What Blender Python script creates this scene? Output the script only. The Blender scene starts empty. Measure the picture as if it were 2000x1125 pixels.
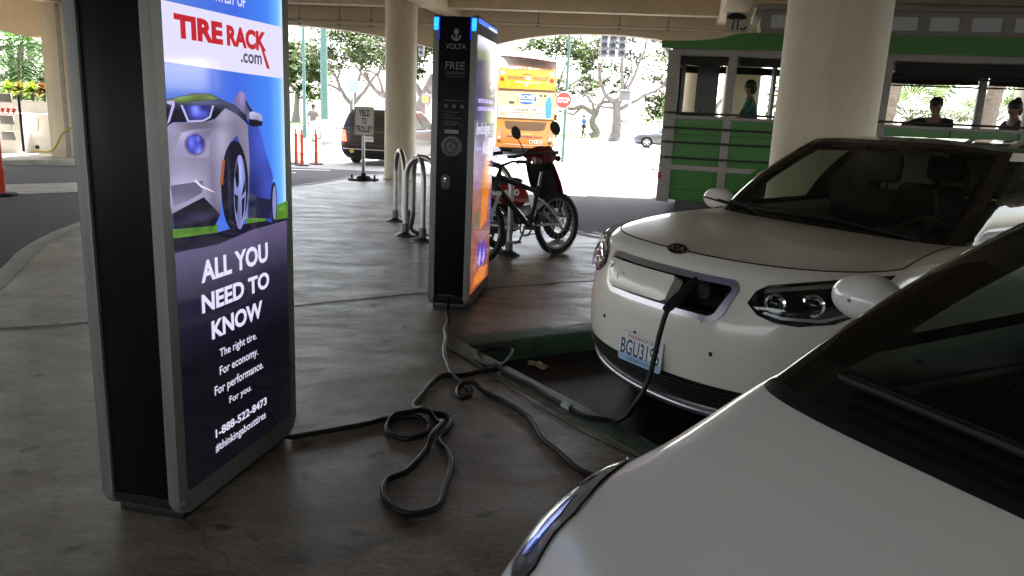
import bpy, bmesh, math, random
from mathutils import Vector, Matrix, Quaternion
from mathutils.geometry import delaunay_2d_cdt
from mathutils.noise import noise as pnoise
S = bpy.context.scene
COL = S.collection
R = math.radians
PI = math.pi
V = Vector

# ------------------------------------------------------------------ camera
PITCH, ROLL, CAM_H = R(13.012), R(2.611), 1.46
cd = bpy.data.cameras.new('camera')
cd.sensor_width = 36.0
cd.lens = 36.0 * 1502 / 2000
cd.clip_start, cd.clip_end = 0.05, 3000
cam = bpy.data.objects.new('camera', cd)
COL.objects.link(cam)
_f = V((0, math.cos(PITCH), -math.sin(PITCH)))
_u0 = V((0, math.sin(PITCH), math.cos(PITCH)))
_r0 = V((1, 0, 0))
_r = _r0 * math.cos(ROLL) + _u0 * math.sin(ROLL)
_u = _u0 * math.cos(ROLL) - _r0 * math.sin(ROLL)
cam.matrix_world = Matrix(((_r.x, _u.x, -_f.x, 0), (_r.y, _u.y, -_f.y, 0), (_r.z, _u.z, -_f.z, CAM_H), (0, 0, 0, 1)))
S.camera = cam

# ------------------------------------------------------------------ light
SUN_EL, SUN_AZ = R(60), R(22)      # azimuth clockwise from +Y
w = bpy.data.worlds.new('World')
S.world = w
w.use_nodes = True
nt = w.node_tree
sky = nt.nodes.new('ShaderNodeTexSky')
sky.sky_type = 'NISHITA'
sky.sun_disc = False
sky.sun_elevation = SUN_EL
sky.sun_rotation = SUN_AZ
sky.dust_density = 2.5
bg = nt.nodes['Background']
bg.inputs['Strength'].default_value = 0.15
hz = nt.nodes.new('ShaderNodeMix')          # hazy bright sky: less blue than clear air
hz.data_type = 'RGBA'
hz.inputs[0].default_value = 0.5
bw = nt.nodes.new('ShaderNodeRGBToBW')
tint = nt.nodes.new('ShaderNodeMix')
tint.data_type = 'RGBA'
tint.blend_type = 'MULTIPLY'
tint.inputs[0].default_value = 1
tint.inputs[7].default_value = (1.0, 1.0, 1.0, 1)
nt.links.new(sky.outputs[0], bw.inputs[0])
nt.links.new(sky.outputs[0], hz.inputs[6])
nt.links.new(bw.outputs[0], hz.inputs[7])
nt.links.new(hz.outputs[2], tint.inputs[6])
nt.links.new(tint.outputs[2], bg.inputs['Color'])
sl = bpy.data.lights.new('sun', 'SUN')
sl.energy = 4.5
sl.angle = R(0.5)
sl.color = (1, 0.95, 0.88)
sun = bpy.data.objects.new('sun', sl)
COL.objects.link(sun)
sd = V((math.sin(SUN_AZ) * math.cos(SUN_EL), math.cos(SUN_AZ) * math.cos(SUN_EL), math.sin(SUN_EL)))
sun.rotation_euler = (-sd).to_track_quat('-Z', 'Y').to_euler()
sun.location = (0, -5, 30)
S.view_settings.view_transform = 'Standard'
S.view_settings.look = 'None'
S.view_settings.exposure = 3.45
S.view_settings.gamma = 1
S.cycles.max_bounces = 10
S.cycles.diffuse_bounces = 5
S.cycles.transparent_max_bounces = 24
S.cycles.use_denoising = True

# ------------------------------------------------------------------ helpers
def M(name, rgb, rough=0.5, metal=0.0, var=0.0, scale=6.0, bump=0.0, coat=0.0, emit=0.0, ecol=None, spec=0.5, stretch=None, bscale=None, rvar=0.0):
    m = bpy.data.materials.new(name)
    m.use_nodes = True
    n, l = m.node_tree.nodes, m.node_tree.links
    b = n['Principled BSDF']
    b.inputs['Base Color'].default_value = (*rgb, 1)
    b.inputs['Roughness'].default_value = rough
    b.inputs['Metallic'].default_value = metal
    b.inputs['Specular IOR Level'].default_value = spec
    if coat:
        b.inputs['Coat Weight'].default_value = coat
        b.inputs['Coat Roughness'].default_value = 0.04
    if emit:
        b.inputs['Emission Color'].default_value = (*(ecol or rgb), 1)
        b.inputs['Emission Strength'].default_value = emit
    if var or bump or rvar:
        tc = n.new('ShaderNodeTexCoord')
        mp = n.new('ShaderNodeMapping')
        l.new(tc.outputs['Object'], mp.inputs[0])
        if stretch:
            mp.inputs['Scale'].default_value = stretch
        nz = n.new('ShaderNodeTexNoise')
        nz.inputs['Scale'].default_value = scale
        nz.inputs['Detail'].default_value = 6
        nz.inputs['Roughness'].default_value = 0.6
        l.new(mp.outputs[0], nz.inputs[0])
        if var:
            mr = n.new('ShaderNodeMapRange')
            mr.inputs[1].default_value = 0.3
            mr.inputs[2].default_value = 0.7
            mr.inputs[3].default_value = 1 - var
            mr.inputs[4].default_value = 1 + var
            l.new(nz.outputs[0], mr.inputs[0])
            mx = n.new('ShaderNodeVectorMath')
            mx.operation = 'SCALE'
            mx.inputs[0].default_value = rgb
            l.new(mr.outputs[0], mx.inputs['Scale'])
            l.new(mx.outputs[0], b.inputs['Base Color'])
        if rvar:
            m2 = n.new('ShaderNodeMapRange')
            m2.inputs[1].default_value = 0.3
            m2.inputs[2].default_value = 0.7
            m2.inputs[3].default_value = max(0.02, rough - rvar)
            m2.inputs[4].default_value = min(1, rough + rvar)
            l.new(nz.outputs[0], m2.inputs[0])
            l.new(m2.outputs[0], b.inputs['Roughness'])
        if bump:
            nb = n.new('ShaderNodeTexNoise')
            nb.inputs['Scale'].default_value = bscale or scale * 8
            nb.inputs['Detail'].default_value = 4
            l.new(mp.outputs[0], nb.inputs[0])
            bp = n.new('ShaderNodeBump')
            bp.inputs['Strength'].default_value = bump
            bp.inputs['Distance'].default_value = 0.01
            l.new(nb.outputs[0], bp.inputs['Height'])
            l.new(bp.outputs[0], b.inputs['Normal'])
    return m

def M_glass(name, tint, refl=1.0, rough=0.0):
    m = bpy.data.materials.new(name)
    m.use_nodes = True
    n, l = m.node_tree.nodes, m.node_tree.links
    n.remove(n['Principled BSDF'])
    tr = n.new('ShaderNodeBsdfTransparent')
    tr.inputs[0].default_value = (*tint, 1)
    gl = n.new('ShaderNodeBsdfGlossy')
    gl.inputs['Roughness'].default_value = rough
    fr = n.new('ShaderNodeFresnel')
    ge = n.new('ShaderNodeNewGeometry')        # a thin pane reflects alike from both sides
    mi = n.new('ShaderNodeMapRange')
    mi.inputs[3].default_value, mi.inputs[4].default_value = 1.5, 1 / 1.5
    l.new(ge.outputs['Backfacing'], mi.inputs[0])
    l.new(mi.outputs[0], fr.inputs[0])
    mu = n.new('ShaderNodeMath')
    mu.operation = 'MULTIPLY'
    mu.inputs[1].default_value = refl
    l.new(fr.outputs[0], mu.inputs[0])
    mx = n.new('ShaderNodeMixShader')
    l.new(mu.outputs[0], mx.inputs[0])
    l.new(tr.outputs[0], mx.inputs[1])
    l.new(gl.outputs[0], mx.inputs[2])
    l.new(mx.outputs[0], n['Material Output'].inputs[0])
    return m

def link(name, me, mat=None, parent=None, smooth=35):
    o = bpy.data.objects.new(name, me)
    COL.objects.link(o)
    if mat is not None:
        for q in (mat if isinstance(mat, (list, tuple)) else [mat]):
            me.materials.append(q)
    if parent is not None:
        o.parent = parent
    if smooth and len(me.polygons):
        me.polygons.foreach_set('use_smooth', [True] * len(me.polygons))
        me.set_sharp_from_angle(angle=R(smooth))
    return o

def tag(o, label=None, cat=None, group=None, kind=None):
    if label: o['label'] = label
    if cat: o['category'] = cat
    if group: o['group'] = group
    if kind: o['kind'] = kind
    return o

def empty(name, loc=(0, 0, 0), rz=0.0, label=None, cat=None, group=None):
    o = bpy.data.objects.new(name, None)
    COL.objects.link(o)
    o.location = loc
    o.rotation_euler = (0, 0, rz)
    o.empty_display_size = 0.2
    return tag(o, label, cat, group)

def copy_tree(o, parent=None):
    c = o.copy()
    COL.objects.link(c)
    c.parent = parent
    for ch in list(o.children):
        copy_tree(ch, c)
    return c

def frame(d):
    d = V(d).normalized()
    a = V((0, 0, 1)) if abs(d.z) < 0.95 else V((1, 0, 0))
    x = d.cross(a).normalized()
    return x, x.cross(d).normalized()

def spline(pts, per=8, closed=False):
    P = [V(p) for p in pts]
    n = len(P)
    out = []
    for i in range(n if closed else n - 1):
        p0 = P[(i - 1) % n] if closed or i > 0 else P[0] * 2 - P[1]
        p1, p2 = P[i], P[(i + 1) % n]
        p3 = P[(i + 2) % n] if closed or i + 2 < n else P[-1] * 2 - P[-2]
        for k in range(per):
            t = k / per
            out.append(0.5 * ((2 * p1) + (p2 - p0) * t + (2 * p0 - 5 * p1 + 4 * p2 - p3) * t * t + (3 * p1 - p0 - 3 * p2 + p3) * t ** 3))
    if not closed:
        out.append(P[-1].copy())
    return out

class MB:
    def __init__(s):
        s.bm = bmesh.new()
    def face(s, vs, mi=0):
        try:
            f = s.bm.faces.new(vs)
            f.material_index = mi
            return f
        except ValueError:
            return None
    def poly(s, pts, mi=0):
        return s.face([s.bm.verts.new(p) for p in pts], mi)
    def box(s, c, d, rot=None, bev=0.0, mi=0, seg=2):
        c, hx, hy, hz = V(c), d[0] / 2, d[1] / 2, d[2] / 2
        vs = []
        for z in (-hz, hz):
            for x, y in ((-hx, -hy), (hx, -hy), (hx, hy), (-hx, hy)):
                p = V((x, y, z))
                if rot is not None:
                    p = rot @ p
                vs.append(s.bm.verts.new(c + p))
        fs = [s.face([vs[i] for i in q], mi) for q in ((3, 2, 1, 0), (4, 5, 6, 7), (0, 1, 5, 4), (1, 2, 6, 5), (2, 3, 7, 6), (3, 0, 4, 7))]
        if bev:
            es = list({e for f in fs for e in f.edges})
            r = bmesh.ops.bevel(s.bm, geom=es, offset=bev, segments=seg, affect='EDGES', profile=0.5)
            for f in r['faces']:
                f.material_index = mi
        return s
    def tube(s, pts, r, n=8, closed=False, caps=True, mi=0):
        P = [V(p) for p in pts]
        k = len(P)
        rad = r if isinstance(r, (list, tuple)) else [r] * k
        rings = []
        x = None
        for i in range(k):
            d = (P[(i + 1) % k] - P[i - 1]) if closed or 0 < i < k - 1 else (P[1] - P[0] if i == 0 else P[-1] - P[-2])
            if d.length < 1e-9:
                d = V((0, 0, 1))
            d.normalize()
            if x is None:
                x, y = frame(d)
            else:
                x = (x - d * x.dot(d))
                if x.length < 1e-6:
                    x, y = frame(d)
                x.normalize()
            y = d.cross(x)
            rings.append([s.bm.verts.new(P[i] + (x * math.cos(a) + y * math.sin(a)) * rad[i]) for a in [2 * PI * j / n for j in range(n)]])
        for i in range(k if closed else k - 1):
            A, B = rings[i], rings[(i + 1) % k]
            for j in range(n):
                s.face((A[j], A[(j + 1) % n], B[(j + 1) % n], B[j]), mi)
        if caps and not closed:
            s.face(rings[0][::-1], mi)
            s.face(rings[-1], mi)
        return s
    def cyl(s, p0, p1, r0, r1=None, n=14, mi=0, caps=True):
        return s.tube([p0, p1], [r0, r0 if r1 is None else r1], n, mi=mi, caps=caps)
    def lathe(s, prof, n=24, mat=None, mi=0, arc=2 * PI):
        mat = mat or Matrix.Identity(4)
        full = abs(arc - 2 * PI) < 1e-6
        rings = []
        for r, z in prof:
            if r < 1e-6:
                rings.append([s.bm.verts.new(mat @ V((0, 0, z)))])
            else:
                rings.append([s.bm.verts.new(mat @ V((r * math.cos(a), r * math.sin(a), z))) for a in [arc * j / n for j in range(n if full else n + 1)]])
        for A, B in zip(rings, rings[1:]):
            for j in range(n):
                k = (j + 1) % n if full else j + 1
                if len(A) == 1 and len(B) == 1: continue
                if len(A) == 1: s.face((A[0], B[j], B[k])[::-1], mi)
                elif len(B) == 1: s.face((A[j], A[k], B[0]), mi)
                else: s.face((A[j], A[k], B[k], B[j]), mi)
        return s
    def prism(s, pts, h, mat=None, mi=0, bev=0.0):
        mat = mat or Matrix.Identity(4)
        a = [s.bm.verts.new(mat @ V((p[0], p[1], 0))) for p in pts]
        b = [s.bm.verts.new(mat @ V((p[0], p[1], h))) for p in pts]
        n = len(pts)
        fs = [s.face(a[::-1], mi), s.face(b, mi)] + [s.face((a[i], a[(i + 1) % n], b[(i + 1) % n], b[i]), mi) for i in range(n)]
        if bev:
            es = [e for f in fs[:2] if f for e in f.edges]
            bmesh.ops.bevel(s.bm, geom=es, offset=bev, segments=2, affect='EDGES', profile=0.5)
        return s
    def grid(s, fn, nu, nv, mi=0, wrap=False, mfn=None):
        g = [[s.bm.verts.new(fn(i / nu, j / nv)) for j in range(nv + 1)] for i in range(nu if wrap else nu + 1)]
        for i in range(nu):
            for j in range(nv):
                k = (i + 1) % len(g) if wrap else i + 1
                f = s.face((g[i][j], g[k][j], g[k][j + 1], g[i][j + 1]), mi if mfn is None else mfn((i + .5) / nu, (j + .5) / nv))
        return s
    def ball(s, c, r, n=10, mi=0, mat=None):
        rx, ry, rz = r if isinstance(r, (list, tuple)) else (r, r, r)
        m = Matrix.Translation(c) @ (mat or Matrix.Identity(4)) @ Matrix.Diagonal((rx, ry, rz, 1))
        prof = [(math.sin(PI * i / n), -math.cos(PI * i / n)) for i in range(n + 1)]
        return s.lathe(prof, n * 2, m, mi)
    def build(s, name, mat, parent=None, smooth=35, norm=True):
        if norm:
            bmesh.ops.recalc_face_normals(s.bm, faces=s.bm.faces)
        me = bpy.data.meshes.new(name)
        s.bm.to_mesh(me)
        s.bm.free()
        return link(name, me, mat, parent, smooth)

def rrect(x0, x1, y0, y1, r, n=5):
    out = []
    for cx, cy, a0 in ((x1 - r, y1 - r, 0), (x0 + r, y1 - r, 90), (x0 + r, y0 + r, 180), (x1 - r, y0 + r, 270)):
        for k in range(n + 1):
            a = R(a0 + 90 * k / n)
            out.append((cx + r * math.cos(a), cy + r * math.sin(a)))
    return out

def ell(cx, cy, rx, ry, n=28, rot=0.0):
    c, q = math.cos(rot), math.sin(rot)
    out = []
    for k in range(n):
        a, b = rx * math.cos(2 * PI * k / n), ry * math.sin(2 * PI * k / n)
        out.append((cx + a * c - b * q, cy + a * q + b * c))
    return out

def plane_m(o, ux, vy):
    ux, vy = V(ux).normalized(), V(vy).normalized()
    nz = ux.cross(vy)
    return Matrix(((ux.x, vy.x, nz.x, o[0]), (ux.y, vy.y, nz.y, o[1]), (ux.z, vy.z, nz.z, o[2]), (0, 0, 0, 1)))

def text(body, rect, m4, mat, parent, name, bold=0.0, ext=0.0004, shear=0.0, rot=0.0, spacing=1.0):
    """writing fitted to the rectangle (u0,u1,v0,v1) of the plane m4"""
    cu = bpy.data.curves.new(name, 'FONT')
    cu.body = body
    cu.size = 1
    cu.offset = bold
    cu.extrude = 0
    cu.shear = shear
    cu.space_character = spacing
    cu.resolution_u = 3
    cu.align_x = 'CENTER'
    t = bpy.data.objects.new(name, cu)
    COL.objects.link(t)
    bpy.context.view_layer.update()
    dg = bpy.context.evaluated_depsgraph_get()
    me = bpy.data.meshes.new_from_object(t.evaluated_get(dg))
    bpy.data.objects.remove(t)
    bpy.data.curves.remove(cu)
    xs = [v.co.x for v in me.vertices]
    ys = [v.co.y for v in me.vertices]
    x0, x1, y0, y1 = min(xs), max(xs), min(ys), max(ys)
    u0, u1, v0, v1 = rect
    mr = Matrix.Translation(((u0 + u1) / 2, (v0 + v1) / 2, 0)) @ Matrix.Rotation(rot, 4, 'Z') @ Matrix.Translation((-(u0 + u1) / 2, -(v0 + v1) / 2, 0))
    for v in me.vertices:
        v.co = m4 @ (mr @ V((u0 + (v.co.x - x0) / (x1 - x0) * (u1 - u0), v0 + (v.co.y - y0) / (y1 - y0) * (v1 - v0), ext)))
    me.materials.clear()
    return link(name, me, mat, parent, smooth=0)

def flat(polys, m4, mats, parent, name, z=0.0):
    """flat printed shapes: list of (points, material index) lying on the plane m4, each 0.2 mm above the one before"""
    b = MB()
    for k, (pts, mi) in enumerate(polys):
        b.poly([m4 @ V((p[0], p[1], z + 0.00004 * k)) for p in pts], mi)
    bmesh.ops.triangulate(b.bm, faces=b.bm.faces[:])
    return b.build(name, mats, parent, smooth=0, norm=False)

def decal(poly, fn, off, mat, parent, name, res=0.04, thick=0.0, centre=None, bulge=0.0, smooth=40):
    """a patch that follows the surface fn(u,v), cut to the outline poly, lifted by off; its rim goes back to the surface"""
    n = len(poly)
    dense = []
    for i in range(n):
        a, b = V(poly[i]), V(poly[(i + 1) % n])
        k = max(1, int((b - a).length / res))
        dense += [a.lerp(b, j / k) for j in range(k)]
    us, vs = [p.x for p in dense], [p.y for p in dense]
    pts = list(dense)
    nb = len(dense)
    def inside(x, y):
        c = False
        for i in range(nb):
            a, b = dense[i], dense[i - 1]
            if (a.y > y) != (b.y > y) and x < (b.x - a.x) * (y - a.y) / (b.y - a.y) + a.x:
                c = not c
        return c
    def edged(x, y):
        return min((V((x, y)) - q).length for q in dense)
    x = min(us) + res / 2
    while x < max(us):
        y = min(vs) + res / 2
        while y < max(vs):
            if inside(x, y) and edged(x, y) > res * 0.45:
                pts.append(V((x, y)))
            y += res
        x += res
    vo, eo, fo, *_ = delaunay_2d_cdt(pts, [(i, (i + 1) % nb) for i in range(nb)], [], 1, 1e-5)
    b = MB()
    top = []
    h = 1e-3
    wide = max(1e-6, max(edged(q.x, q.y) for q in vo))
    low = []
    for q in vo:
        p = fn(q.x, q.y)
        nn = (fn(q.x + h, q.y) - fn(q.x - h, q.y)).cross(fn(q.x, q.y + h) - fn(q.x, q.y - h)).normalized()
        if centre is not None and nn.dot(p - V(centre)) < 0:
            nn = -nn
        bl = 0
        if bulge:
            e = min(1, edged(q.x, q.y) / wide)
            bl = bulge * (1 - (1 - e) ** 2)
        top.append(b.bm.verts.new(p + nn * (off + bl)))
        low.append(p - nn * max(thick, 0.0))
    for f in fo:
        b.face([top[i] for i in f])
    bmesh.ops.recalc_face_normals(b.bm, faces=b.bm.faces)
    if thick:
        lowv = {}
        for e in [e for e in b.bm.edges if len(e.link_faces) == 1]:
            i, j = top.index(e.verts[0]), top.index(e.verts[1])
            for k in (i, j):
                if k not in lowv: lowv[k] = b.bm.verts.new(low[k])
            b.face((e.verts[0], e.verts[1], lowv[j], lowv[i]))
    return b.build(name, mat, parent, smooth=smooth)

def skin(nodes, name, mat, parent, sub=2):
    """nodes: list of (pos, radius, parent index); one continuous skinned surface"""
    me = bpy.data.meshes.new(name)
    me.from_pydata([n[0] for n in nodes], [(i, n[2]) for i, n in enumerate(nodes) if n[2] is not None], [])
    o = bpy.data.objects.new(name, me)
    COL.objects.link(o)
    o.modifiers.new('s', 'SKIN').use_smooth_shade = True
    for i, n in enumerate(nodes):
        r = n[1] if isinstance(n[1], tuple) else (n[1], n[1])
        me.skin_vertices[0].data[i].radius = r
        me.skin_vertices[0].data[i].use_root = (i == 0)
    m = o.modifiers.new('d', 'SUBSURF')
    m.levels = m.render_levels = sub
    bpy.context.view_layer.update()
    dg = bpy.context.evaluated_depsgraph_get()
    me2 = bpy.data.meshes.new_from_object(o.evaluated_get(dg))
    bpy.data.objects.remove(o)
    me2.materials.clear()
    return link(name, me2, mat, parent, smooth=80)
# ------------------------------------------------------------------ materials of the setting
def set_ramp(r, stops):
    els = r.color_ramp.elements
    els[1].position = 1.0
    els[0].position, els[0].color = stops[0][0], (*stops[0][1], 1)
    for p, c in stops[1:-1]:
        e = els.new(p)
        e.color = (*c, 1)
    els[len(els) - 1].position = stops[-1][0]
    els[len(els) - 1].color = (*stops[-1][1], 1)
def concrete_floor():
    m = M('worn_concrete_floor', (0.2, 0.165, 0.135), 0.5, spec=.28)
    n, l = m.node_tree.nodes, m.node_tree.links
    b = n['Principled BSDF']
    tc = n.new('ShaderNodeTexCoord')
    def noise(scale, stretch=(1, 1, 1), detail=6, rough=0.6, rot=0.0):
        mp = n.new('ShaderNodeMapping')
        mp.inputs['Scale'].default_value = stretch
        mp.inputs['Rotation'].default_value = (0, 0, rot)
        l.new(tc.outputs['Object'], mp.inputs[0])
        z = n.new('ShaderNodeTexNoise')
        z.inputs['Scale'].default_value = scale
        z.inputs['Detail'].default_value = detail
        z.inputs['Roughness'].default_value = rough
        l.new(mp.outputs[0], z.inputs[0])
        return z.outputs[0]
    def ramp(x, stops):
        r = n.new('ShaderNodeValToRGB')
        set_ramp(r, stops)
        l.new(x, r.inputs[0])
        return r.outputs[0]
    def mix(t, a, bb, fac):
        x = n.new('ShaderNodeMix')
        x.data_type = 'RGBA'
        x.blend_type = t
        if isinstance(fac, float): x.inputs[0].default_value = fac
        else: l.new(fac, x.inputs[0])
        l.new(a, x.inputs[6])
        l.new(bb, x.inputs[7])
        return x.outputs[2]
    g = lambda v: (v, v, v)
    base = ramp(noise(0.9, detail=8, rough=0.62), [(0.3, (0.165, 0.137, 0.108)), (0.5, (0.32, 0.275, 0.225)), (0.7, (0.50, 0.445, 0.38))])
    streak = ramp(noise(7, (1, 5, 1), 8, 0.78, R(-17)), [(0.3, g(0.62)), (0.5, g(0.96)), (0.72, g(1.2))])
    c = mix('MULTIPLY', base, streak, 0.7)
    fs = ramp(noise(26, (1, 7, 1), 5, 0.7, R(-17)), [(0.3, g(0.55)), (0.5, g(0.95)), (0.7, g(1.35))])
    c = mix('MULTIPLY', c, fs, 0.7)
    blot = ramp(noise(2.6, (1, 2.2, 1), 7, 0.72, R(-17)), [(0.34, g(0.36)), (0.46, g(0.9)), (0.6, g(1.0)), (0.72, g(1.35))])
    c = mix('MULTIPLY', c, blot, 0.8)
    rust = ramp(noise(1.7, (1, 1.6, 1), 5, 0.7), [(0.5, g(0)), (0.66, g(1))])
    rc = n.new('ShaderNodeRGB')
    rc.outputs[0].default_value = (0.14, 0.085, 0.05, 1)
    mm = n.new('ShaderNodeMath'); mm.operation = 'MULTIPLY'; mm.inputs[1].default_value = 0.45
    l.new(rust, mm.inputs[0])
    c = mix('MIX', c, rc.outputs[0], mm.outputs[0])
    fine = ramp(noise(60, detail=3), [(0.3, g(0.72)), (0.7, g(1.22))])
    c = mix('MULTIPLY', c, fine, 0.7)
    # gum spots and oil drips
    vo = n.new('ShaderNodeTexVoronoi')
    vo.voronoi_dimensions = '2D'
    vo.inputs['Scale'].default_value = 2.0
    mp = n.new('ShaderNodeMapping')
    l.new(tc.outputs['Object'], mp.inputs[0])
    wob = n.new('ShaderNodeTexNoise'); wob.inputs['Scale'].default_value = 9
    l.new(tc.outputs['Object'], wob.inputs[0])
    va = n.new('ShaderNodeVectorMath'); va.operation = 'MULTIPLY_ADD'
    va.inputs[1].default_value = (0.14, 0.14, 0)
    l.new(wob.outputs['Color'], va.inputs[0]); l.new(mp.outputs[0], va.inputs[2])
    l.new(va.outputs[0], vo.inputs[0])
    spot = ramp(vo.outputs['Distance'], [(0.03, g(0.22)), (0.085, g(1))])
    c = mix('MULTIPLY', c, spot, 0.75)
    vo2 = n.new('ShaderNodeTexVoronoi'); vo2.voronoi_dimensions = '2D'; vo2.inputs['Scale'].default_value = 5.5
    va2 = n.new('ShaderNodeVectorMath'); va2.operation = 'MULTIPLY_ADD'; va2.inputs[1].default_value = (0.07, 0.07, 0)
    l.new(wob.outputs['Color'], va2.inputs[0]); l.new(tc.outputs['Object'], va2.inputs[2]); l.new(va2.outputs[0], vo2.inputs[0])
    sp2 = ramp(vo2.outputs['Distance'], [(0.02, g(0.4)), (0.07, g(1))])
    c = mix('MULTIPLY', c, sp2, 0.6)
    grime = ramp(noise(0.55, (1, 1.3, 1), 7, 0.7), [(0.36, (0.5, 0.46, 0.42)), (0.5, g(1.0))])
    c = mix('MULTIPLY', c, grime, 0.65)
    # hairline cracks
    vc = n.new('ShaderNodeTexVoronoi')
    vc.voronoi_dimensions = '2D'
    vc.feature = 'DISTANCE_TO_EDGE'
    vc.inputs['Scale'].default_value = 0.42
    l.new(va.outputs[0], vc.inputs[0])
    crack = ramp(vc.outputs['Distance'], [(0.0, g(0.45)), (0.004, g(1))])
    c = mix('MULTIPLY', c, crack, 0.7)
    l.new(c, b.inputs['Base Color'])
    rr = ramp(noise(1.9, (1, 2.4, 1), 8, 0.72, R(-17)), [(0.3, g(0.30)), (0.5, g(0.44)), (0.72, g(0.62))])
    fr_ = n.new('ShaderNodeMath'); fr_.operation = 'MULTIPLY_ADD'; fr_.inputs[1].default_value = 0.34; fr_.inputs[2].default_value = -0.17
    l.new(noise(26, (1, 7, 1), 5, 0.7, R(-17)), fr_.inputs[0])
    ra_ = n.new('ShaderNodeMath'); l.new(fr_.outputs[0], ra_.inputs[0]); l.new(rr, ra_.inputs[1])
    l.new(ra_.outputs[0], b.inputs['Roughness'])
    bp = n.new('ShaderNodeBump')
    bp.inputs['Strength'].default_value = 0.3
    bp.inputs['Distance'].default_value = 0.006
    add = n.new('ShaderNodeMath')
    l.new(noise(30, (1, 2.2, 1), 7, 0.75, R(-17)), add.inputs[0])
    l.new(noise(70, (1, 2.5, 1), 3, 0.6, R(-17)), add.inputs[1])
    l.new(add.outputs[0], bp.inputs['Height'])
    l.new(bp.outputs[0], b.inputs['Normal'])
    return m

m_floor = concrete_floor()
m_road = M('asphalt', (0.030, 0.029, 0.031), 0.85, var=0.55, scale=38, bump=0.5, bscale=140, rvar=0.1, spec=.3)
m_far = M('asphalt_lightened_for_sun', (0.24, 0.24, 0.24), 0.9, var=0.2, scale=0.3, bump=0.3, bscale=40)  # far road surface, its colour raised so the sunlit part reads white
m_kerb = M('kerb_concrete', (0.3, 0.28, 0.24), 0.8, var=0.25, scale=5, bump=0.4)
m_green = M('green_kerb_paint', (0.035, 0.085, 0.05), 0.55, var=0.4, scale=9, bump=0.4, bscale=60, rvar=0.15)
m_green_worn = M('worn_green_kerb_paint', (0.085, 0.13, 0.09), 0.6, var=0.55, scale=14, bump=0.4, bscale=60)
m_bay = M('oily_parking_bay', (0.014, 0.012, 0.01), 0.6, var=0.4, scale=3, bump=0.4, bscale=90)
m_white_line = M('ground_line_white', (0.7, 0.7, 0.68), 0.7, var=0.15, scale=8)
m_ceil = M('painted_ceiling', (0.82, 0.72, 0.54), 0.85, var=0.05, scale=1.2, bump=0.1)
m_beam = M('painted_beam', (0.62, 0.52, 0.38), 0.8, var=0.06, scale=1.5, bump=0.1)
m_col = M('painted_column', (0.55, 0.485, 0.37), 0.6, var=0.07, scale=2.2, bump=0.15, bscale=12, stretch=(1, 1, 0.4))
def weather(m, strength=.5):
    n, l = m.node_tree.nodes, m.node_tree.links
    pb = n['Principled BSDF']; tc = n.new('ShaderNodeTexCoord')
    mp = n.new('ShaderNodeMapping'); mp.inputs['Scale'].default_value = (3.5, 3.5, .35); l.new(tc.outputs['Object'], mp.inputs[0])
    a = n.new('ShaderNodeTexNoise'); a.inputs['Scale'].default_value = 2.2; a.inputs['Detail'].default_value = 8; a.inputs['Roughness'].default_value = .75; l.new(mp.outputs[0], a.inputs[0])
    c = n.new('ShaderNodeTexNoise'); c.inputs['Scale'].default_value = 26; c.inputs['Detail'].default_value = 4; l.new(tc.outputs['Object'], c.inputs[0])
    r1 = n.new('ShaderNodeValToRGB'); r1.color_ramp.elements[0].position = .34; r1.color_ramp.elements[0].color = (.66, .6, .5, 1); r1.color_ramp.elements[1].position = .56; l.new(a.outputs[0], r1.inputs[0])
    r2 = n.new('ShaderNodeValToRGB'); r2.color_ramp.elements[0].position = .24; r2.color_ramp.elements[0].color = (.55, .5, .44, 1); r2.color_ramp.elements[1].position = .34; l.new(c.outputs[0], r2.inputs[0])
    m1 = n.new('ShaderNodeMix'); m1.data_type = 'RGBA'; m1.blend_type = 'MULTIPLY'; m1.inputs[0].default_value = strength
    m2 = n.new('ShaderNodeMix'); m2.data_type = 'RGBA'; m2.blend_type = 'MULTIPLY'; m2.inputs[0].default_value = strength
    src = pb.inputs['Base Color'].links[0].from_socket
    l.new(src, m1.inputs[6]); l.new(r1.outputs[0], m1.inputs[7]); l.new(m1.outputs[2], m2.inputs[6]); l.new(r2.outputs[0], m2.inputs[7]); l.new(m2.outputs[2], pb.inputs['Base Color'])
for mm_, ws_ in ((m_col, .3), (m_beam, .22), (m_ceil, .3)): weather(mm_, ws_)
m_groove = M('column_groove_grey', (0.3, 0.29, 0.27), 0.8, var=0.25, scale=5)
m_pipe = M('painted_pipe', (0.52, 0.44, 0.33), 0.5, var=0.1, scale=4)
m_wall = M('garage_back_wall', (0.32, 0.3, 0.27), 0.9, var=0.1, scale=1)
m_grass = M('park_grass', (0.12, 0.17, 0.05), 0.95, var=0.3, scale=0.5)
m_steel = M('galvanised_steel', (0.42, 0.42, 0.41), 0.38, 1.0, var=0.15, scale=12)
m_darksteel = M('dark_steel', (0.13, 0.13, 0.13), 0.45, 0.9)
m_black = M('black_plastic', (0.006, 0.006, 0.0065), 0.5, spec=.35)
m_rubber = M('black_rubber', (0.008, 0.008, 0.0085), 0.75, bump=0.1)
m_blackgloss = M('black_gloss', (0.006, 0.006, 0.007), 0.08)
m_white = M('white_paint', (0.8, 0.8, 0.78), 0.5)

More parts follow.
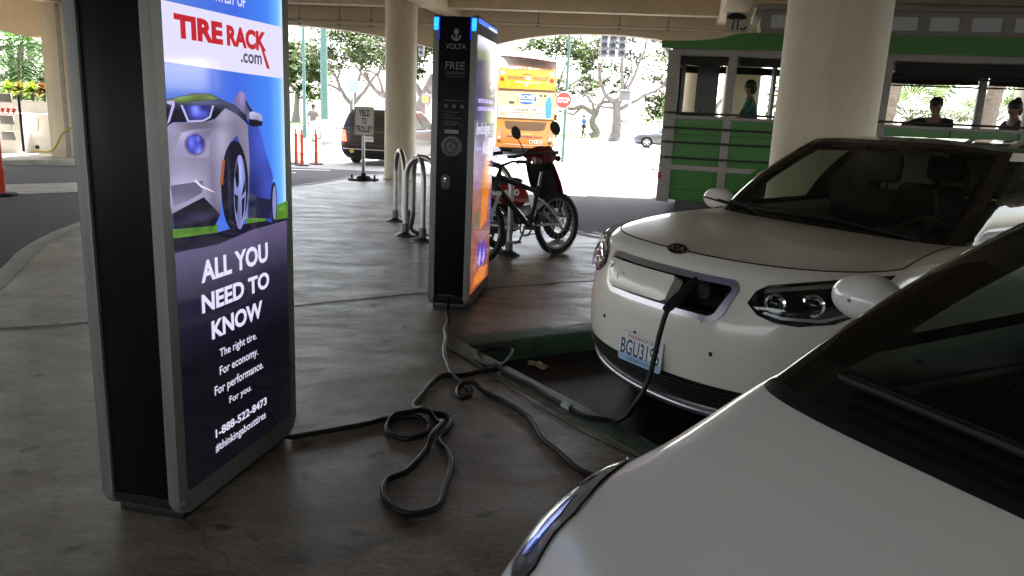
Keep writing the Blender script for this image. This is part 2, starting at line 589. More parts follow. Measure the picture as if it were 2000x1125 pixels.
# ------------------------------------------------------------------ ground
def smooth01(x):
    x = max(0.0, min(1.0, x))
    return x * x * (3 - 2 * x)
ROAD_Z = -0.135
def road_z(x, y):
    return ROAD_Z - 0.285 * smooth01((y - 13.5) / 11.0)
b = MB()
ys = [-60, -30, -10, 0, 5, 10, 13.5] + [13.5 + 0.75 * i for i in range(1, 17)] + [30, 34.5]
def sheet(xs, ys, fn):
    b = MB()
    g = [[b.bm.verts.new((x, y, fn(x, y))) for y in ys] for x in xs]
    for i in range(len(xs) - 1):
        for j in range(len(ys) - 1):
            b.face((g[i][j], g[i + 1][j], g[i + 1][j + 1], g[i][j + 1]))
    return b
tag(sheet([-600, -200, -60, -30, -15, -5, 0, 5, 15, 30, 60, 200, 600], ys + [1500], road_z).build('road', m_road), kind='structure')
tag(sheet([-600, -60, -20, 0, 20, 60, 600], [21.6, 22.5, 23.5, 24.5, 30, 45, 60, 1400], lambda x, y: road_z(x, y) + 0.004).build('street_pavement', m_far), kind='structure')
tag(sheet([-300, -40, 0, 40, 300], [58, 80, 140, 700], lambda x, y: -0.405 + 0.012 * max(0, min(y, 90) - 58)).build('park_ground', m_grass), kind='structure')

# raised concrete island; it ramps down to the bay of the nearest car
KX, KY, KA = 0.68, 3.663, R(214.47)
LX, LY, LA = 0.158, 0.604, R(207.5)
def leaf_local(x, y):
    c, q = math.cos(LA), math.sin(LA)
    dx, dy = x - LX, y - LY
    return (dx * -q + dy * c, dx * c + dy * q)          # lateral, forward
def isl_z(x, y):
    l, f = leaf_local(x, y)
    dl = max(0.0, -0.92 - l, l - 3.0)
    df = max(0.0, f - 0.02)
    d = math.hypot(dl, df)
    back = smooth01((f + 4.5) / 0.6)
    return -0.129 * (1 - smooth01(d / 0.75))
ISL = [(-3.2, -6), (-3.35, 0), (-3.55, 3.2), (-3.85, 5.15), (-4.22, 6.17), (-4.56, 6.96), (-4.85, 7.95), (-5.02, 9.2), (-4.98, 10.6), (-4.6, 12.3), (-3.91, 13.56), (-3.61, 14.74), (-3.25, 16.2),
       (-2.6, 16.7), (-1.9, 16.5), (-1.2, 15.0), (0.0, 11.8), (0.9, 9.57), (1.19, 9.34), (2.2, 9.0), (4.2, 8.35), (6.5, 8.0), (6.2, 8.52),
       (0.51, 5.06), (-0.26, 4.65), (0.63, 3.37), (1.12, 2.62), (1.25, 1.96), (4.6, 3.9), (4.6, -6)]
ISL[21:23] = [(7.5, 8.0), (5.9, 7.93)]
def fill_island(poly, res, zf, name, mat, wall_mat, z_low):
    pts = []
    nb0 = len(poly)
    for i in range(nb0):
        a, c = V(poly[i]), V(poly[(i + 1) % nb0])
        k = max(1, int((c - a).length / res))
        pts += [a.lerp(c, j / k) for j in range(k)]
    nb = len(pts)
    bd = list(pts)
    def inside(x, y):
        c = False
        for i in range(nb):
            p, q = bd[i], bd[i - 1]
            if (p.y > y) != (q.y > y) and x < (q.x - p.x) * (y - p.y) / (q.y - p.y) + p.x:
                c = not c
        return c
    x = min(p.x for p in bd)
    while x < max(p.x for p in bd):
        y = min(p.y for p in bd)
        while y < max(p.y for p in bd):
            if inside(x, y) and min((V((x, y)) - p).length_squared for p in bd) > (res * .4) ** 2:
                pts.append(V((x, y)))
            y += res
        x += res
    vo, eo, fo, *_ = delaunay_2d_cdt(pts, [(i, (i + 1) % nb) for i in range(nb)], [], 1, 1e-5)
    b = MB()
    vs = [b.bm.verts.new((p.x, p.y, zf(p.x, p.y))) for p in vo]
    for f in fo:
        b.face([vs[i] for i in f])
    for f in b.bm.faces:
        f.normal_update()
        if f.normal.z < 0: f.normal_flip()
    o = b.build(name, mat, smooth=40, norm=False)
    return o, bd
isl, ISLB = fill_island(ISL, 0.3, isl_z, 'sidewalk', m_floor, m_kerb, -0.3)
tag(isl, kind='structure')
# kerb stones: top strip + face along the road edge (light concrete) and round the bay (green paint)
def kerb(pts, name, mat, wid, side, zf, drop=0.2, lift=0.004, rnd=0.02):
    P = [V(p) for p in pts]
    b = MB()
    rows = []
    for i, p in enumerate(P):
        d = (P[min(i + 1, len(P) - 1)] - P[max(i - 1, 0)]).normalized()
        nrm = V((-d.y, d.x)) * side                  # points to the inside
        o = p - nrm * 0.006
        q = p + nrm * wid
        z0 = zf(p.x, p.y)
        zq = zf(q.x, q.y)
        rows.append([b.bm.verts.new(x) for x in ((o.x, o.y, z0 - drop), (o.x, o.y, z0 - rnd), (o.x + nrm.x * rnd * .3, o.y + nrm.y * rnd * .3, z0 - rnd * .3 + lift), (o.x + nrm.x * rnd, o.y + nrm.y * rnd, z0 + lift), (q.x, q.y, zq + lift), (q.x, q.y, zq - 0.02))])
    for A, B in zip(rows, rows[1:]):
        for j in range(5):
            b.face((A[j], B[j], B[j + 1], A[j + 1]))
    return b.build(name, mat, smooth=40)
L2 = lambda pts, per=6: [(p.x, p.y) for p in spline([(x, y, 0) for x, y in pts], per)]
tag(kerb(L2(ISL[0:20]), 'kerb', m_kerb, 0.16, -1, isl_z), kind='structure')
tag(kerb(L2(ISL[18:22], 4), 'kerb', m_kerb, 0.12, -1, isl_z), kind='structure')
tag(kerb([V(ISL[22]).lerp(V(ISL[24]), k / 12) for k in range(13)], 'bay_kerb', m_green, 0.2, -1, isl_z, drop=0.17), kind='structure')
tag(kerb([V(ISL[24]).lerp(V(ISL[25]), k / 8) for k in range(9)] + [V(ISL[25]).lerp(V(ISL[26]), k / 5) for k in range(1, 6)], 'bay_kerb', m_green_worn, 0.15, -1, isl_z, drop=0.17, lift=0.006), kind='structure')
hx, hy = math.cos(KA), math.sin(KA)
c0 = V((-0.26, 4.65))
bk = V((0.866, 0.5)); lf = V((0.571, -0.821))
q = [c0 + V((0.02, 0)), c0 + lf * 2.8, c0 + lf * 2.8 + bk * 6, c0 + bk * 6]
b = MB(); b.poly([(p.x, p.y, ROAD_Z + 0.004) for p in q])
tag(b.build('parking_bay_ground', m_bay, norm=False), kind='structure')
# joint cut and crack lines in the slab
def strip_line(pts, wid, z, name, mat):
    b = MB(); P = [V(p) for p in pts]; rows = []
    for i, p in enumerate(P):
        d = (P[min(i + 1, len(P) - 1)] - P[max(i - 1, 0)]).normalized(); nr = V((-d.y, d.x)) * wid / 2
        rows.append((b.bm.verts.new((p.x - nr.x, p.y - nr.y, z(p.x, p.y) if callable(z) else z)), b.bm.verts.new((p.x + nr.x, p.y + nr.y, z(p.x, p.y) if callable(z) else z))))
    for A, B in zip(rows, rows[1:]): b.face((A[0], B[0], B[1], A[1]))
    for f in b.bm.faces:
        f.normal_update()
        if f.normal.z < 0: f.normal_flip()
    return b.build(name, mat, norm=False)
m_joint = M('floor_joint_sealant', (0.05, 0.045, 0.04), 0.8, var=0.4, scale=20)
wig = lambda pts, a, sd: [(x + a * pnoise((x * 3, y * 3, sd)), y + a * pnoise((x * 3, y * 3, sd + 7))) for x, y in pts]
tag(strip_line(wig(L2([(-3.2, 4.5), (-1.56, 5.43), (-0.67, 5.99), (1.4, 7.1)], 12), 0.04, 1), 0.03, 0.004, 'floor_joint', m_joint), kind='structure')
tag(strip_line(wig(L2([(-0.42, 4.64), (0.32, 3.42), (0.82, 2.9)], 10), 0.01, 3), 0.012, lambda x, y: isl_z(x, y) + 0.005, 'floor_joint', m_joint), kind='structure')
# light concrete strip and far pavement across the left lane
b = MB(); z = ROAD_Z + 0.005
b.poly([(-9.8, 10.3, z), (-7.4, 11.9, z), (-5.4, 14.3, z), (-5.4, 15.4, z), (-7.8, 13.6, z), (-9.9, 11.6, z)])
tag(b.build('crossing_strip', m_kerb, norm=False), kind='structure')
b = MB()
pv = [(-25, 13.4), (-12.6, 15.0), (-10.34, 17.5), (-9.6, 19.0), (-9.6, 22.5), (-25, 22.5)]
b.prism(pv[::-1], 0.16, Matrix.Translation((0, 0, -0.14 - 0.1)), bev=0.02)
tag(b.build('pavement', m_kerb), kind='structure')
b = MB()
for x, y, a, n in ((-6.2, 18.4, 1.2, 1), (-5.9, 20.6, 1.35, 1), (0.5, 15.4, 1.5, 1)):
    d = V((math.sin(a), math.cos(a), 0)) * 0.9; e = V((math.cos(a), -math.sin(a), 0)) * 0.07
    c = V((x, y, road_z(x, y) + 0.006))
    b.poly([c - d - e, c - d + e, c + d + e, c + d - e])
tag(b.build('road_markings', m_white_line, norm=False), kind='structure')
tag(strip_line(L2([(1.0, 9.66), (1.35, 9.2), (2.3, 8.8), (4.4, 8.1)], 6), 0.09, ROAD_Z + 0.2 - 0.06, 'kerb_line', m_white_line), kind='structure')  # white strip along the island edge

# ------------------------------------------------------------------ parking deck above
EDGE_Y, EDGE_S = 17.45, -0.105
ey = lambda x: EDGE_Y + EDGE_S * x
ea = math.atan(EDGE_S)
SOF, SLAB = 3.42, 3.95
b = MB()
b.poly([(-25, -17, SLAB), (26, -17, SLAB), (26, ey(26), SLAB), (-25, ey(-25), SLAB)])
b.poly([(-25, -17, SLAB + .4), (26, -17, SLAB + .4), (26, ey(26), SLAB + .4), (-25, ey(-25), SLAB + .4)])
for p, q in (((-25, -17), (26, -17)), ((26, -17), (26, ey(26))), ((26, ey(26)), (-25, ey(-25))), ((-25, ey(-25)), (-25, -17))):
    b.poly([(*p, SLAB), (*q, SLAB), (*q, SLAB + .4), (*p, SLAB + .4)])
ceil = tag(b.build('ceiling', m_ceil), kind='structure')
rzm = Matrix.Rotation(ea, 3, 'Z')
for k in range(14):      # joists parallel to the street edge
    y0 = EDGE_Y - 1.05 - 2.5 * k
    b = MB()
    b.box((.5, y0 + EDGE_S * .5, (SOF + SLAB + 0.02) / 2), (50, 0.26, SLAB - SOF + 0.02), rzm, bev=0.025)
    tag(b.build('ceiling_beam', m_beam), kind='structure')
gd = V((0.19, 0.98, 0)).normalized()
gm = Matrix(((gd.y, gd.x, 0), (-gd.x, gd.y, 0), (0, 0, 1)))
for gx, gw in ((4.22, 0.45), (-1.55, 0.4), (-10.6, 0.5), (12, 0.5)):
    b = MB()
    L = 34
    c = V((gx, ey(gx) - 0.12, (SOF - 0.06 + SLAB) / 2)) - gd * (L / 2)
    b.box(c, (gw, L, SLAB - SOF + 0.06), gm, bev=0.02)
    tag(b.build('ceiling_beam', m_beam), kind='structure')
# edge beam with flat arches between the piers
def arch_z(x):
    for x0, x1, zc, dr in ((-23, -11.4, 3.1, 0.5), (-10.35, -1.95, 3.1, 0.4), (-1.0, 4.3, 3.11, 0.42), (5.05, 11.6, 3.05, 0.4), (12.4, 19, 3.05, 0.4)):
        if x0 <= x <= x1:
            return zc - dr * abs((x - (x0 + x1) / 2) / ((x1 - x0) / 2)) ** 2.3
    return 2.62
xs = [-24 + 0.2 * i for i in range(216)]
for e in (-23, -11.4, -10.35, -1.95, -1.0, 4.3, 5.05, 11.6, 12.4, 19):
    xs += [e - 1e-3, e + 1e-3]
xs = sorted(xs)
b = MB()
rows = []
for x in xs:
    y = ey(x); z = arch_z(x)
    rows.append([b.bm.verts.new(p) for p in ((x, y - .16, SLAB + .6), (x, y - .16, z), (x, y + .16, z), (x, y + .16, SLAB + .6))])
for A, B in zip(rows, rows[1:]):
    for j in range(3):
        b.face((A[j], B[j], B[j + 1], A[j + 1]))
    b.face((A[3], B[3], B[0], A[0]))
tag(b.build('edge_beam', m_beam, smooth=20), 'long cream edge beam with flat arched undersides at the street edge of the deck', 'beam')
def pier(x, wd, label):
    b = MB()
    b.box((x, ey(x), 1.1), (wd, 0.42, 3.1), rzm, bev=0.03)
    tag(b.build('concrete_pier', m_col), label, 'pillar')
pier(-1.47, 0.85, 'cream concrete pier behind the upright blue lit kiosk, carrying the arched beam')
pier(4.68, 0.7, 'cream concrete pier beside the front end of the green trolley')
pier(12.0, 0.7, 'cream concrete pier behind the middle of the green trolley')
# unseen slab added overhead to cast shade on the left lane and the van
b = MB(); b.box((-5.5, 22.9, 6.1), (9.4, 10.2, .5)); b.box((-5.5, 18.2, 5.2), (9.4, .4, 1.6)); tag(b.build('added_shade_slab', m_beam), kind='structure')
# drain pipe slung under the edge beam
def hung_pipe(x0, x1, z, r, dy, label, hangers):
    ro = empty('pipe_run', (0, 0, 0), 0, label, 'pipe')
    b = MB(); b.tube([(x0, ey(x0) - dy, z), (x1, ey(x1) - dy, z)], r, 12)
    b.build('pipe', m_pipe, ro)
    for hx_ in hangers:
        b = MB()
        y = ey(hx_) - dy
        b.tube([(hx_, y, z + r), (hx_, y, SLAB)], 0.008, 6)
        b.tube([(hx_ + (r + .012) * math.cos(a), y, z + (r + .012) * math.sin(a)) for a in [2 * PI * j / 14 for j in range(14)]], 0.012, 6, closed=True)
        b.build('hanger', m_darksteel, ro)
hung_pipe(-10.2, -1.9, 3.15, 0.05, 0.35, 'cream pipe on rod hangers along the beam left of the round middle column', (-8, -6.4, -4.9, -4.0, -3.3))
hung_pipe(-1.0, 4.4, 3.25, 0.025, 0.3, 'thin cream conduit along the arched beam above the orange bus', (0.3, 2.0, 3.0))
b = MB()
def round_col(x, y, r, label, z0):
    b = MB()
    b.lathe([(0, z0), (r + .02, z0), (r + .02, z0 + .03), (r, z0 + .05), (r, SLAB - .02), (0, SLAB - .02)], 48, Matrix.Translation((x, y, 0)))
    o = b.build('concrete_column', m_col, smooth=40)
    return tag(o, label, 'column')
round_col(-2.38, 15.7, 0.31, 'slim round cream column behind the yield sign', 0)
round_col(2.72, 7.05, 0.43, 'thick round cream column rising behind the windscreen of the charging white car', -0.02)
round_col(10.8, 16.6, 0.45, 'round cream column seen through the rear of the green trolley', -0.2)
round_col(3.9, 17.6, 0.35, 'round column glimpsed through the open cab of the green trolley', -0.3)
r = empty('concrete_column', (-10.52, 18.6, 0), ea, 'square cream column with a grey vertical groove at the far left', 'column')
b = MB(); b.box((0, 0, 1.9), (0.86, 0.8, 4.1), bev=0.02); b.build('shaft', m_col, r)
b = MB(); b.box((0.02, -0.403, 1.9), (0.1, 0.012, 4.1)); b.build('groove', m_groove, r)
# rear wall of the garage, behind the camera
b = MB(); b.box((.5, -17.2, .5), (51, 0.3, 1.6), bev=.02); tag(b.build('garage_wall', m_wall), 'plain grey wall closing the garage at the back', 'wall')
# ------------------------------------------------------------------ cars
m_wpaint = M('white_car_paint', (0.77, 0.735, 0.66), 0.24, coat=.35, spec=0.35, var=0.02, scale=3)
m_wpaint2 = M('pearl_white_car_paint', (0.76, 0.75, 0.73), 0.28, coat=1.0, spec=0.4, var=0.02, scale=3)
m_bpaint = M('black_car_paint', (0.012, 0.009, 0.009), 0.2, coat=1.0)
m_mpaint = M('dark_maroon_car_paint', (0.005, 0.0018, 0.0018), 0.35, coat=.15, spec=.3)
m_gpaint = M('dark_grey_car_paint', (0.03, 0.033, 0.04), 0.25, coat=1.0)
m_glass = M_glass('tinted_car_glass', (0.52, 0.60, 0.53), 1.0)
m_glass2 = M_glass('deep_tinted_car_glass', (0.30, 0.37, 0.32), 1.0)
m_privacy = M_glass('privacy_car_glass', (0.07, 0.085, 0.075), 1.0)
m_sglass = M_glass('dark_side_glass', (0.70, 0.76, 0.70), 1.0)
m_clear = M_glass('clear_lamp_cover', (0.93, 0.95, 0.96), 1.2)
m_frit = M('black_glass_frit', (0.006, 0.006, 0.006), 0.06, spec=0.5)
m_trim = M('black_trim', (0.008, 0.008, 0.0085), 0.5, spec=.35)
m_gap = M('panel_gap', (0.01, 0.01, 0.01), 0.9)
m_chrome = M('chrome', (0.75, 0.75, 0.76), 0.08, 1.0)
m_satin = M('satin_silver', (0.40, 0.39, 0.43), 0.3, 0.9)
m_int = M('dark_interior', (0.011, 0.012, 0.011), 0.75, bump=0.1)
m_int2 = M('grey_dashboard', (0.045, 0.05, 0.045), 0.7, bump=0.15)
m_seat = M('dark_seat_cloth', (0.025, 0.024, 0.024), 0.9)
m_tyre = M('tyre', (0.008, 0.008, 0.008), 0.8, bump=0.2)
m_rim = M('alloy_rim', (0.5, 0.5, 0.52), 0.3, 0.9)
m_red = M('red_lamp_lens', (0.5, 0.01, 0.01), 0.15, coat=1)
m_redlit = M('lit_brake_lamp', (0.6, 0.02, 0.01), 0.2, emit=0.9, ecol=(1, 0.05, 0.03))
m_amber = M('amber_lens', (0.6, 0.2, 0.02), 0.2)
m_plate = M('number_plate_white', (0.72, 0.74, 0.78), 0.45)
m_plateblue = M('number_plate_blue', (0.3, 0.48, 0.72), 0.45)
m_navy = M('plate_navy', (0.03, 0.045, 0.12), 0.5)
m_pred = M('plate_red', (0.5, 0.02, 0.03), 0.5)

def cat(levels, t):
    n = len(levels) - 1
    x = max(0.0, min(1.0, t)) * n
    i = min(int(x), n - 1)
    f = x - i
    p1, p2 = levels[i], levels[i + 1]
    p0 = levels[i - 1] if i > 0 else [2 * a - c for a, c in zip(p1, p2)]
    p3 = levels[i + 2] if i + 2 <= n else [2 * c - a for a, c in zip(p1, p2)]
    return [0.5 * (2 * q1 + (q2 - q0) * f + (2 * q0 - 5 * q1 + 4 * q2 - q3) * f * f + (3 * q1 - q0 - 3 * q2 + q3) * f ** 3) for q0, q1, q2, q3 in zip(p0, p1, p2, p3)]

def plan(s, yf, yr, w, nF, cF, nR, cR):
    """half outline: s 0 at the nose .. 1 at the tail, x>=0"""
    if s < 0.4:
        a = s / 0.4 * PI / 2
        return w * math.sin(a) ** (2 / nF), yf - cF * (1 - max(0, math.cos(a)) ** (2 / nF))
    if s < 0.7:
        k = (s - 0.4) / 0.3
        return w, (yf - cF) * (1 - k) + (yr + cR) * k
    a = (s - 0.7) / 0.3 * PI / 2
    return w * max(0, math.cos(a)) ** (2 / nR), yr + cR * (1 - math.sin(a) ** (2 / nR))

class Car:
    def __init__(c, P):
        c.P = P
        c.z0 = P['levels'][0][0]
        c.zt = P['levels'][-1][0]
    def lift(c, y):
        P = c.P
        f = smooth01((P['rise'][1] - y) / (P['rise'][1] - P['rise'][2]))
        return 1 + P['rise'][0] * f / (c.zt - c.z0)
    def body(c, s, t):
        P = c.P
        z, yf, yr, w = cat(P['levels'], t)
        x, y = plan(abs(s), yf, yr, w, P['nF'], P['cF'], P['nR'], P['cR'])
        z = c.z0 + (z - c.z0) * c.lift(y)
        return V((x if s >= 0 else -x, y, z))
    def green(c, s, t):
        P = c.P
        z, yf, yr, w = [a + (b - a) * t for a, b in zip(P['G0'], P['G1'])]
        w += P.get('tumble', 0.03) * math.sin(PI * t)
        yf += P.get('wsb', 0.04) * math.sin(PI * t)
        x, y = plan(abs(s), yf, yr, w, P['gnF'], P['gcF'], P['gnR'], P['gcR'])
        if t < 1:
            z += (1 - t) * P.get('grise', 0.0) * smooth01((P['G0'][1] - y) / 1.5)
        z -= t * 0.03 * (x / w) ** 4
        return V((x if s >= 0 else -x, y, z))
    def deck(c, s, v):
        P = c.P
        a, b = c.body(s, 1), c.green(s, 0)
        p = a.lerp(b, v)
        pw = P.get('hoodpow', 1.9)
        fr = smooth01((0.42 - abs(s)) / 0.12)
        f = (1 - max(0, 1 - v) ** pw) * fr + v * (1 - fr)
        if P.get('flow'):          # bonnet leaves the wing at the wing's own slope
            q = c.body(s, .95)
            m0 = (a.z - q.z) / max(1e-4, math.hypot(a.x - q.x, a.y - q.y)) * math.hypot(b.x - a.x, b.y - a.y) / max(.02, b.z - a.z)
            m0 = max(.2, min(2.8, m0)); m1 = .75
            f = ((v ** 3 - 2 * v * v + v) * m0 + (3 * v * v - 2 * v ** 3) + (v ** 3 - v * v) * m1) * fr + v * (1 - fr) if fr > 0 else v
        p.z = a.z + (b.z - a.z) * f
        return p
    def front(c, x, z):
        """point of the nose at lateral x, height z"""
        sg = 1 if x >= 0 else -1
        ax = abs(x)
        t = 0.5
        s = 0.2
        for _ in range(4):
            lo, hi = 0.0, 1.0
            for _ in range(24):
                t = (lo + hi) / 2
                if c.body(s, t).z < z: lo = t
                else: hi = t
            lo, hi = 0.0, 0.4
            for _ in range(24):
                s = (lo + hi) / 2
                if c.body(s, t).x < ax: lo = s
                else: hi = s
        p = c.body(s, t)
        p.x *= sg
        return p

def punch(bm, inside, snap):
    dead = [f for f in bm.faces if inside(f.calc_center_median())]
    dv = {v for f in dead for v in f.verts}
    bmesh.ops.delete(bm, geom=dead, context='FACES')
    for v in dv:
        if v.is_valid and v.link_faces:
            snap(v)

def wheel(parent, x, y, z, r, wd, rimr, spokes=5, both=True):
    sg = 1 if x > 0 else -1
    m = Matrix.Translation((x, y, z)) @ Matrix.Rotation(R(90) * sg, 4, 'Y')
    we = MB()
    we.lathe([(rimr, -wd / 2 + .01), (r - .03, -wd / 2), (r - .008, -wd / 2 + .02), (r, -wd / 4), (r, wd / 4), (r - .008, wd / 2 - .02), (r - .03, wd / 2), (rimr, wd / 2 - .01)], 40, m)
    wo = we.build('wheel', m_tyre, parent)
    b = MB()
    b.lathe([(rimr + .004, wd / 2 - .012), (rimr - .012, wd / 2 - .006), (rimr - .03, wd / 2 - .05), (rimr - .03, -wd / 2 + .02)], 40, m)
    b.lathe([(0, wd / 2 - .02), (.05, wd / 2 - .025), (.06, wd / 2 - .06)], 20, m)
    for k in range(spokes):
        a = 2 * PI * k / spokes
        d = V((math.cos(a), math.sin(a), 0)); e = V((-d.y, d.x, 0))
        q = []
        for rr, hw, zz in ((.03, .028, wd / 2 - .03), (rimr - .02, .02, wd / 2 - .02)):
            for sgn in (-1, 1):
                for dz in (0, -.03):
                    q.append(b.bm.verts.new(m @ (d * rr + e * hw * sgn + V((0, 0, zz + dz)))))
        for ix in ((0, 2, 6, 4), (1, 5, 7, 3), (0, 4, 5, 1), (2, 3, 7, 6)):
            b.face([q[i] for i in ix])
    b.build('rim', m_rim, wo)
    b = MB(); b.lathe([(0, 0), (rimr - .035, 0), (rimr - .035, -.03), (0, -.03)], 30, m)
    b.build('brake_disc', m_darksteel, wo)
    return wo

def car(P, root, paint, glass, sglass, roof_mat, pillar_mat, hole=None, detail=True):
    c = Car(P)
    b = MB()
    NS, NT = (200, 64) if detail else (110, 30)
    b.grid(lambda u, v: c.body((u * 2 - 1), v), NS * 2 if detail else NS, NT, wrap=False)
    for yw in P['wheels']:
        ra = P['ra']
        for sg in (-1, 1):
            def ins(q, yw=yw, sg=sg):
                return q.x * sg > 0.45 and math.hypot(q.y - yw, q.z - P['rw']) < ra
            def snp(v, yw=yw):
                d = V((0, v.co.y - yw, v.co.z - P['rw']))
                if d.length > 1e-4:
                    d = d.normalized() * ra
                    v.co.y, v.co.z = yw + d.y, P['rw'] + d.z
            punch(b.bm, ins, snp)
    if hole:
        punch(b.bm, lambda q: q.y > -0.5 and hole(q.x, q.z) < 0, lambda v: None)
    body = b.build('body', paint, root, smooth=50)
    b = MB()
    b.grid(lambda u, v: c.deck((u * 2 - 1), v), NS, 20)
    b.build('hood', paint, root, smooth=50)
    # under-body and wheel wells
    b = MB()
    L0, L1 = P['levels'][0][1], P['levels'][0][2]
    wt = P['levels'][0][3]
    b.box((0, (L0 + L1) / 2, c.z0 + .03), (wt * 1.6, (L0 - L1) * .92, .05))
    for yw in P['wheels']:
        for sg in (-1, 1):
            n = 16
            rows = [[b.bm.verts.new((sg * x, yw + (P['ra'] + .002) * math.cos(PI * k / n * 1.3 - .47), P['rw'] + (P['ra'] + .002) * math.sin(PI * k / n * 1.3 - .47))) for x in (0.42, P['wmax'] - .012)] for k in range(n + 1)]
            for A, B in zip(rows, rows[1:]): b.face((A[0], A[1], B[1], B[0]))
            b.face([r[0] for r in rows])
    b.build('underbody', m_black, root)
    # glazing
    sA, sA2, sB, sB2, sC, sC2, sR = P['s']
    def patch(name, s0, s1, t0, t1, mat, nu=24, nv=16, fr=0.0, out=0.0):
        obs = []
        for sg in ((-1, 1) if s0 > 0 else (0,)):
            b = MB()
            if sg == 0: fn = lambda u, v: c.green(-s1 + 2 * s1 * u, t0 + (t1 - t0) * v)
            else: fn = lambda u, v, sg=sg: c.green(sg * (s0 + (s1 - s0) * u), t0 + (t1 - t0) * v)
            mf = None
            if fr:
                mf = lambda u, v: 1 if (v < fr or v > 1 - fr * .8 or u < fr * .6 or u > 1 - fr * .6) else 0
            b.grid(fn, nu, nv, mfn=mf)
            obs.append(b.build(name, mat, root, smooth=60))
        return obs
    patch('windscreen', 0, sA, 0, P.get('tw', .97), [glass, m_frit], 60, 40, fr=P.get('fritw', .07))
    patch('pillar', sA, sA2, 0, 1, pillar_mat, 6, 20)
    tb, tt = P.get('tb', .03), P.get('tt', .9)
    for sg in (-1, 1):
        b = MB()
        pth = [c.green(sg * (sA + .25 * (sA2 - sA)), k / 14) for k in range(15)]
        b.tube([p + (V((0, (P['G0'][1] + P['G0'][2]) / 2, .6)) - p).normalized() * P.get('ptr', .035) * 1.35 for p in pth], [P.get('ptr', .035) * min(1, .35 + k / 4) for k in range(15)], 10)
        b.build('pillar_trim', m_frit, root)
    b = MB(); g1 = P['G1']; b.box((0, (g1[1] + g1[2]) / 2 - .06, g1[0] - .035), (g1[3] * 1.75, (g1[1] - g1[2]) * .86, .02), bev=.008); b.build('headliner', m_int, root)
    patch('belt_trim', sA2, sR, 0, tb, pillar_mat, 60, 2)
    patch('side_window', sA2, sB, tb, tt, [sglass, m_frit], 30, 16, fr=.05)
    patch('pillar', sB, sB2, tb, tt, m_frit, 4, 10)
    patch('side_window', sB2, sC, tb, tt, [P.get('rear_glass', sglass), m_frit], 30, 16, fr=.05)
    patch('pillar', sC, sC2, tb, tt, P.get('cmat', paint), 8, 10)
    if sR < 1:
        for sg in (0,):
            b = MB()
            b.grid(lambda u, v: c.green((sR + (1 - sR) * 2 * u) if u < .5 else -(1 - (u - .5) * 2 * (1 - sR)), tb + (tt - tb) * v), 40, 14, mfn=lambda u, v: 1 if (v < .08 or v > .92 or u < .06 or u > .94) else 0)
            b.build('rear_window', [P.get('rear_glass', sglass), m_frit], root, smooth=60)
        patch('pillar', sC2, sR, tb, tt, P.get('cmat', paint), 8, 10)
    patch('cant_rail', sA2, 1.0, tt, 1, paint, 60, 3)
    b = MB()
    def roof(u, v):
        s = (u * 2 - 1)
        e = c.green(s, 1)
        cy = (P['G1'][1] + P['G1'][2]) / 2
        ctr = V((0, cy + (e.y - cy) * .55, P['G1'][0] + .025))
        p = e.lerp(ctr, v)
        p.z = e.z + (ctr.z - e.z) * (1 - max(0, 1 - v) ** 2.2)
        return p
    b.grid(roof, 120, 12)
    cy = (P['G1'][1] + P['G1'][2]) / 2
    vs = [b.bm.verts.new(roof(k / 60, 1)) for k in range(60)]
    b.face(vs)
    if P.get('tw', .97) < 1:
        b.grid(lambda u, v: c.green(-sA + 2 * sA * u, P.get('tw', .97) + (1 - P.get('tw', .97)) * v), 40, 3)
    b.build('roof', roof_mat, root, smooth=60)
    for yw in P['wheels']:
        for sg in (-1, 1):
            wheel(root, sg * (P['wmax'] - P['tw_w'] / 2 - .02), yw, P['rw'], P['rw'], P['tw_w'], P['rim'], P.get('spokes', 5))
    return c

def line_on(c_fn, pts, name, root, r=0.003, mat=None):
    b = MB()
    b.tube([c_fn(*p) for p in pts], r, 5)
    return b.build(name, mat or m_gap, root)

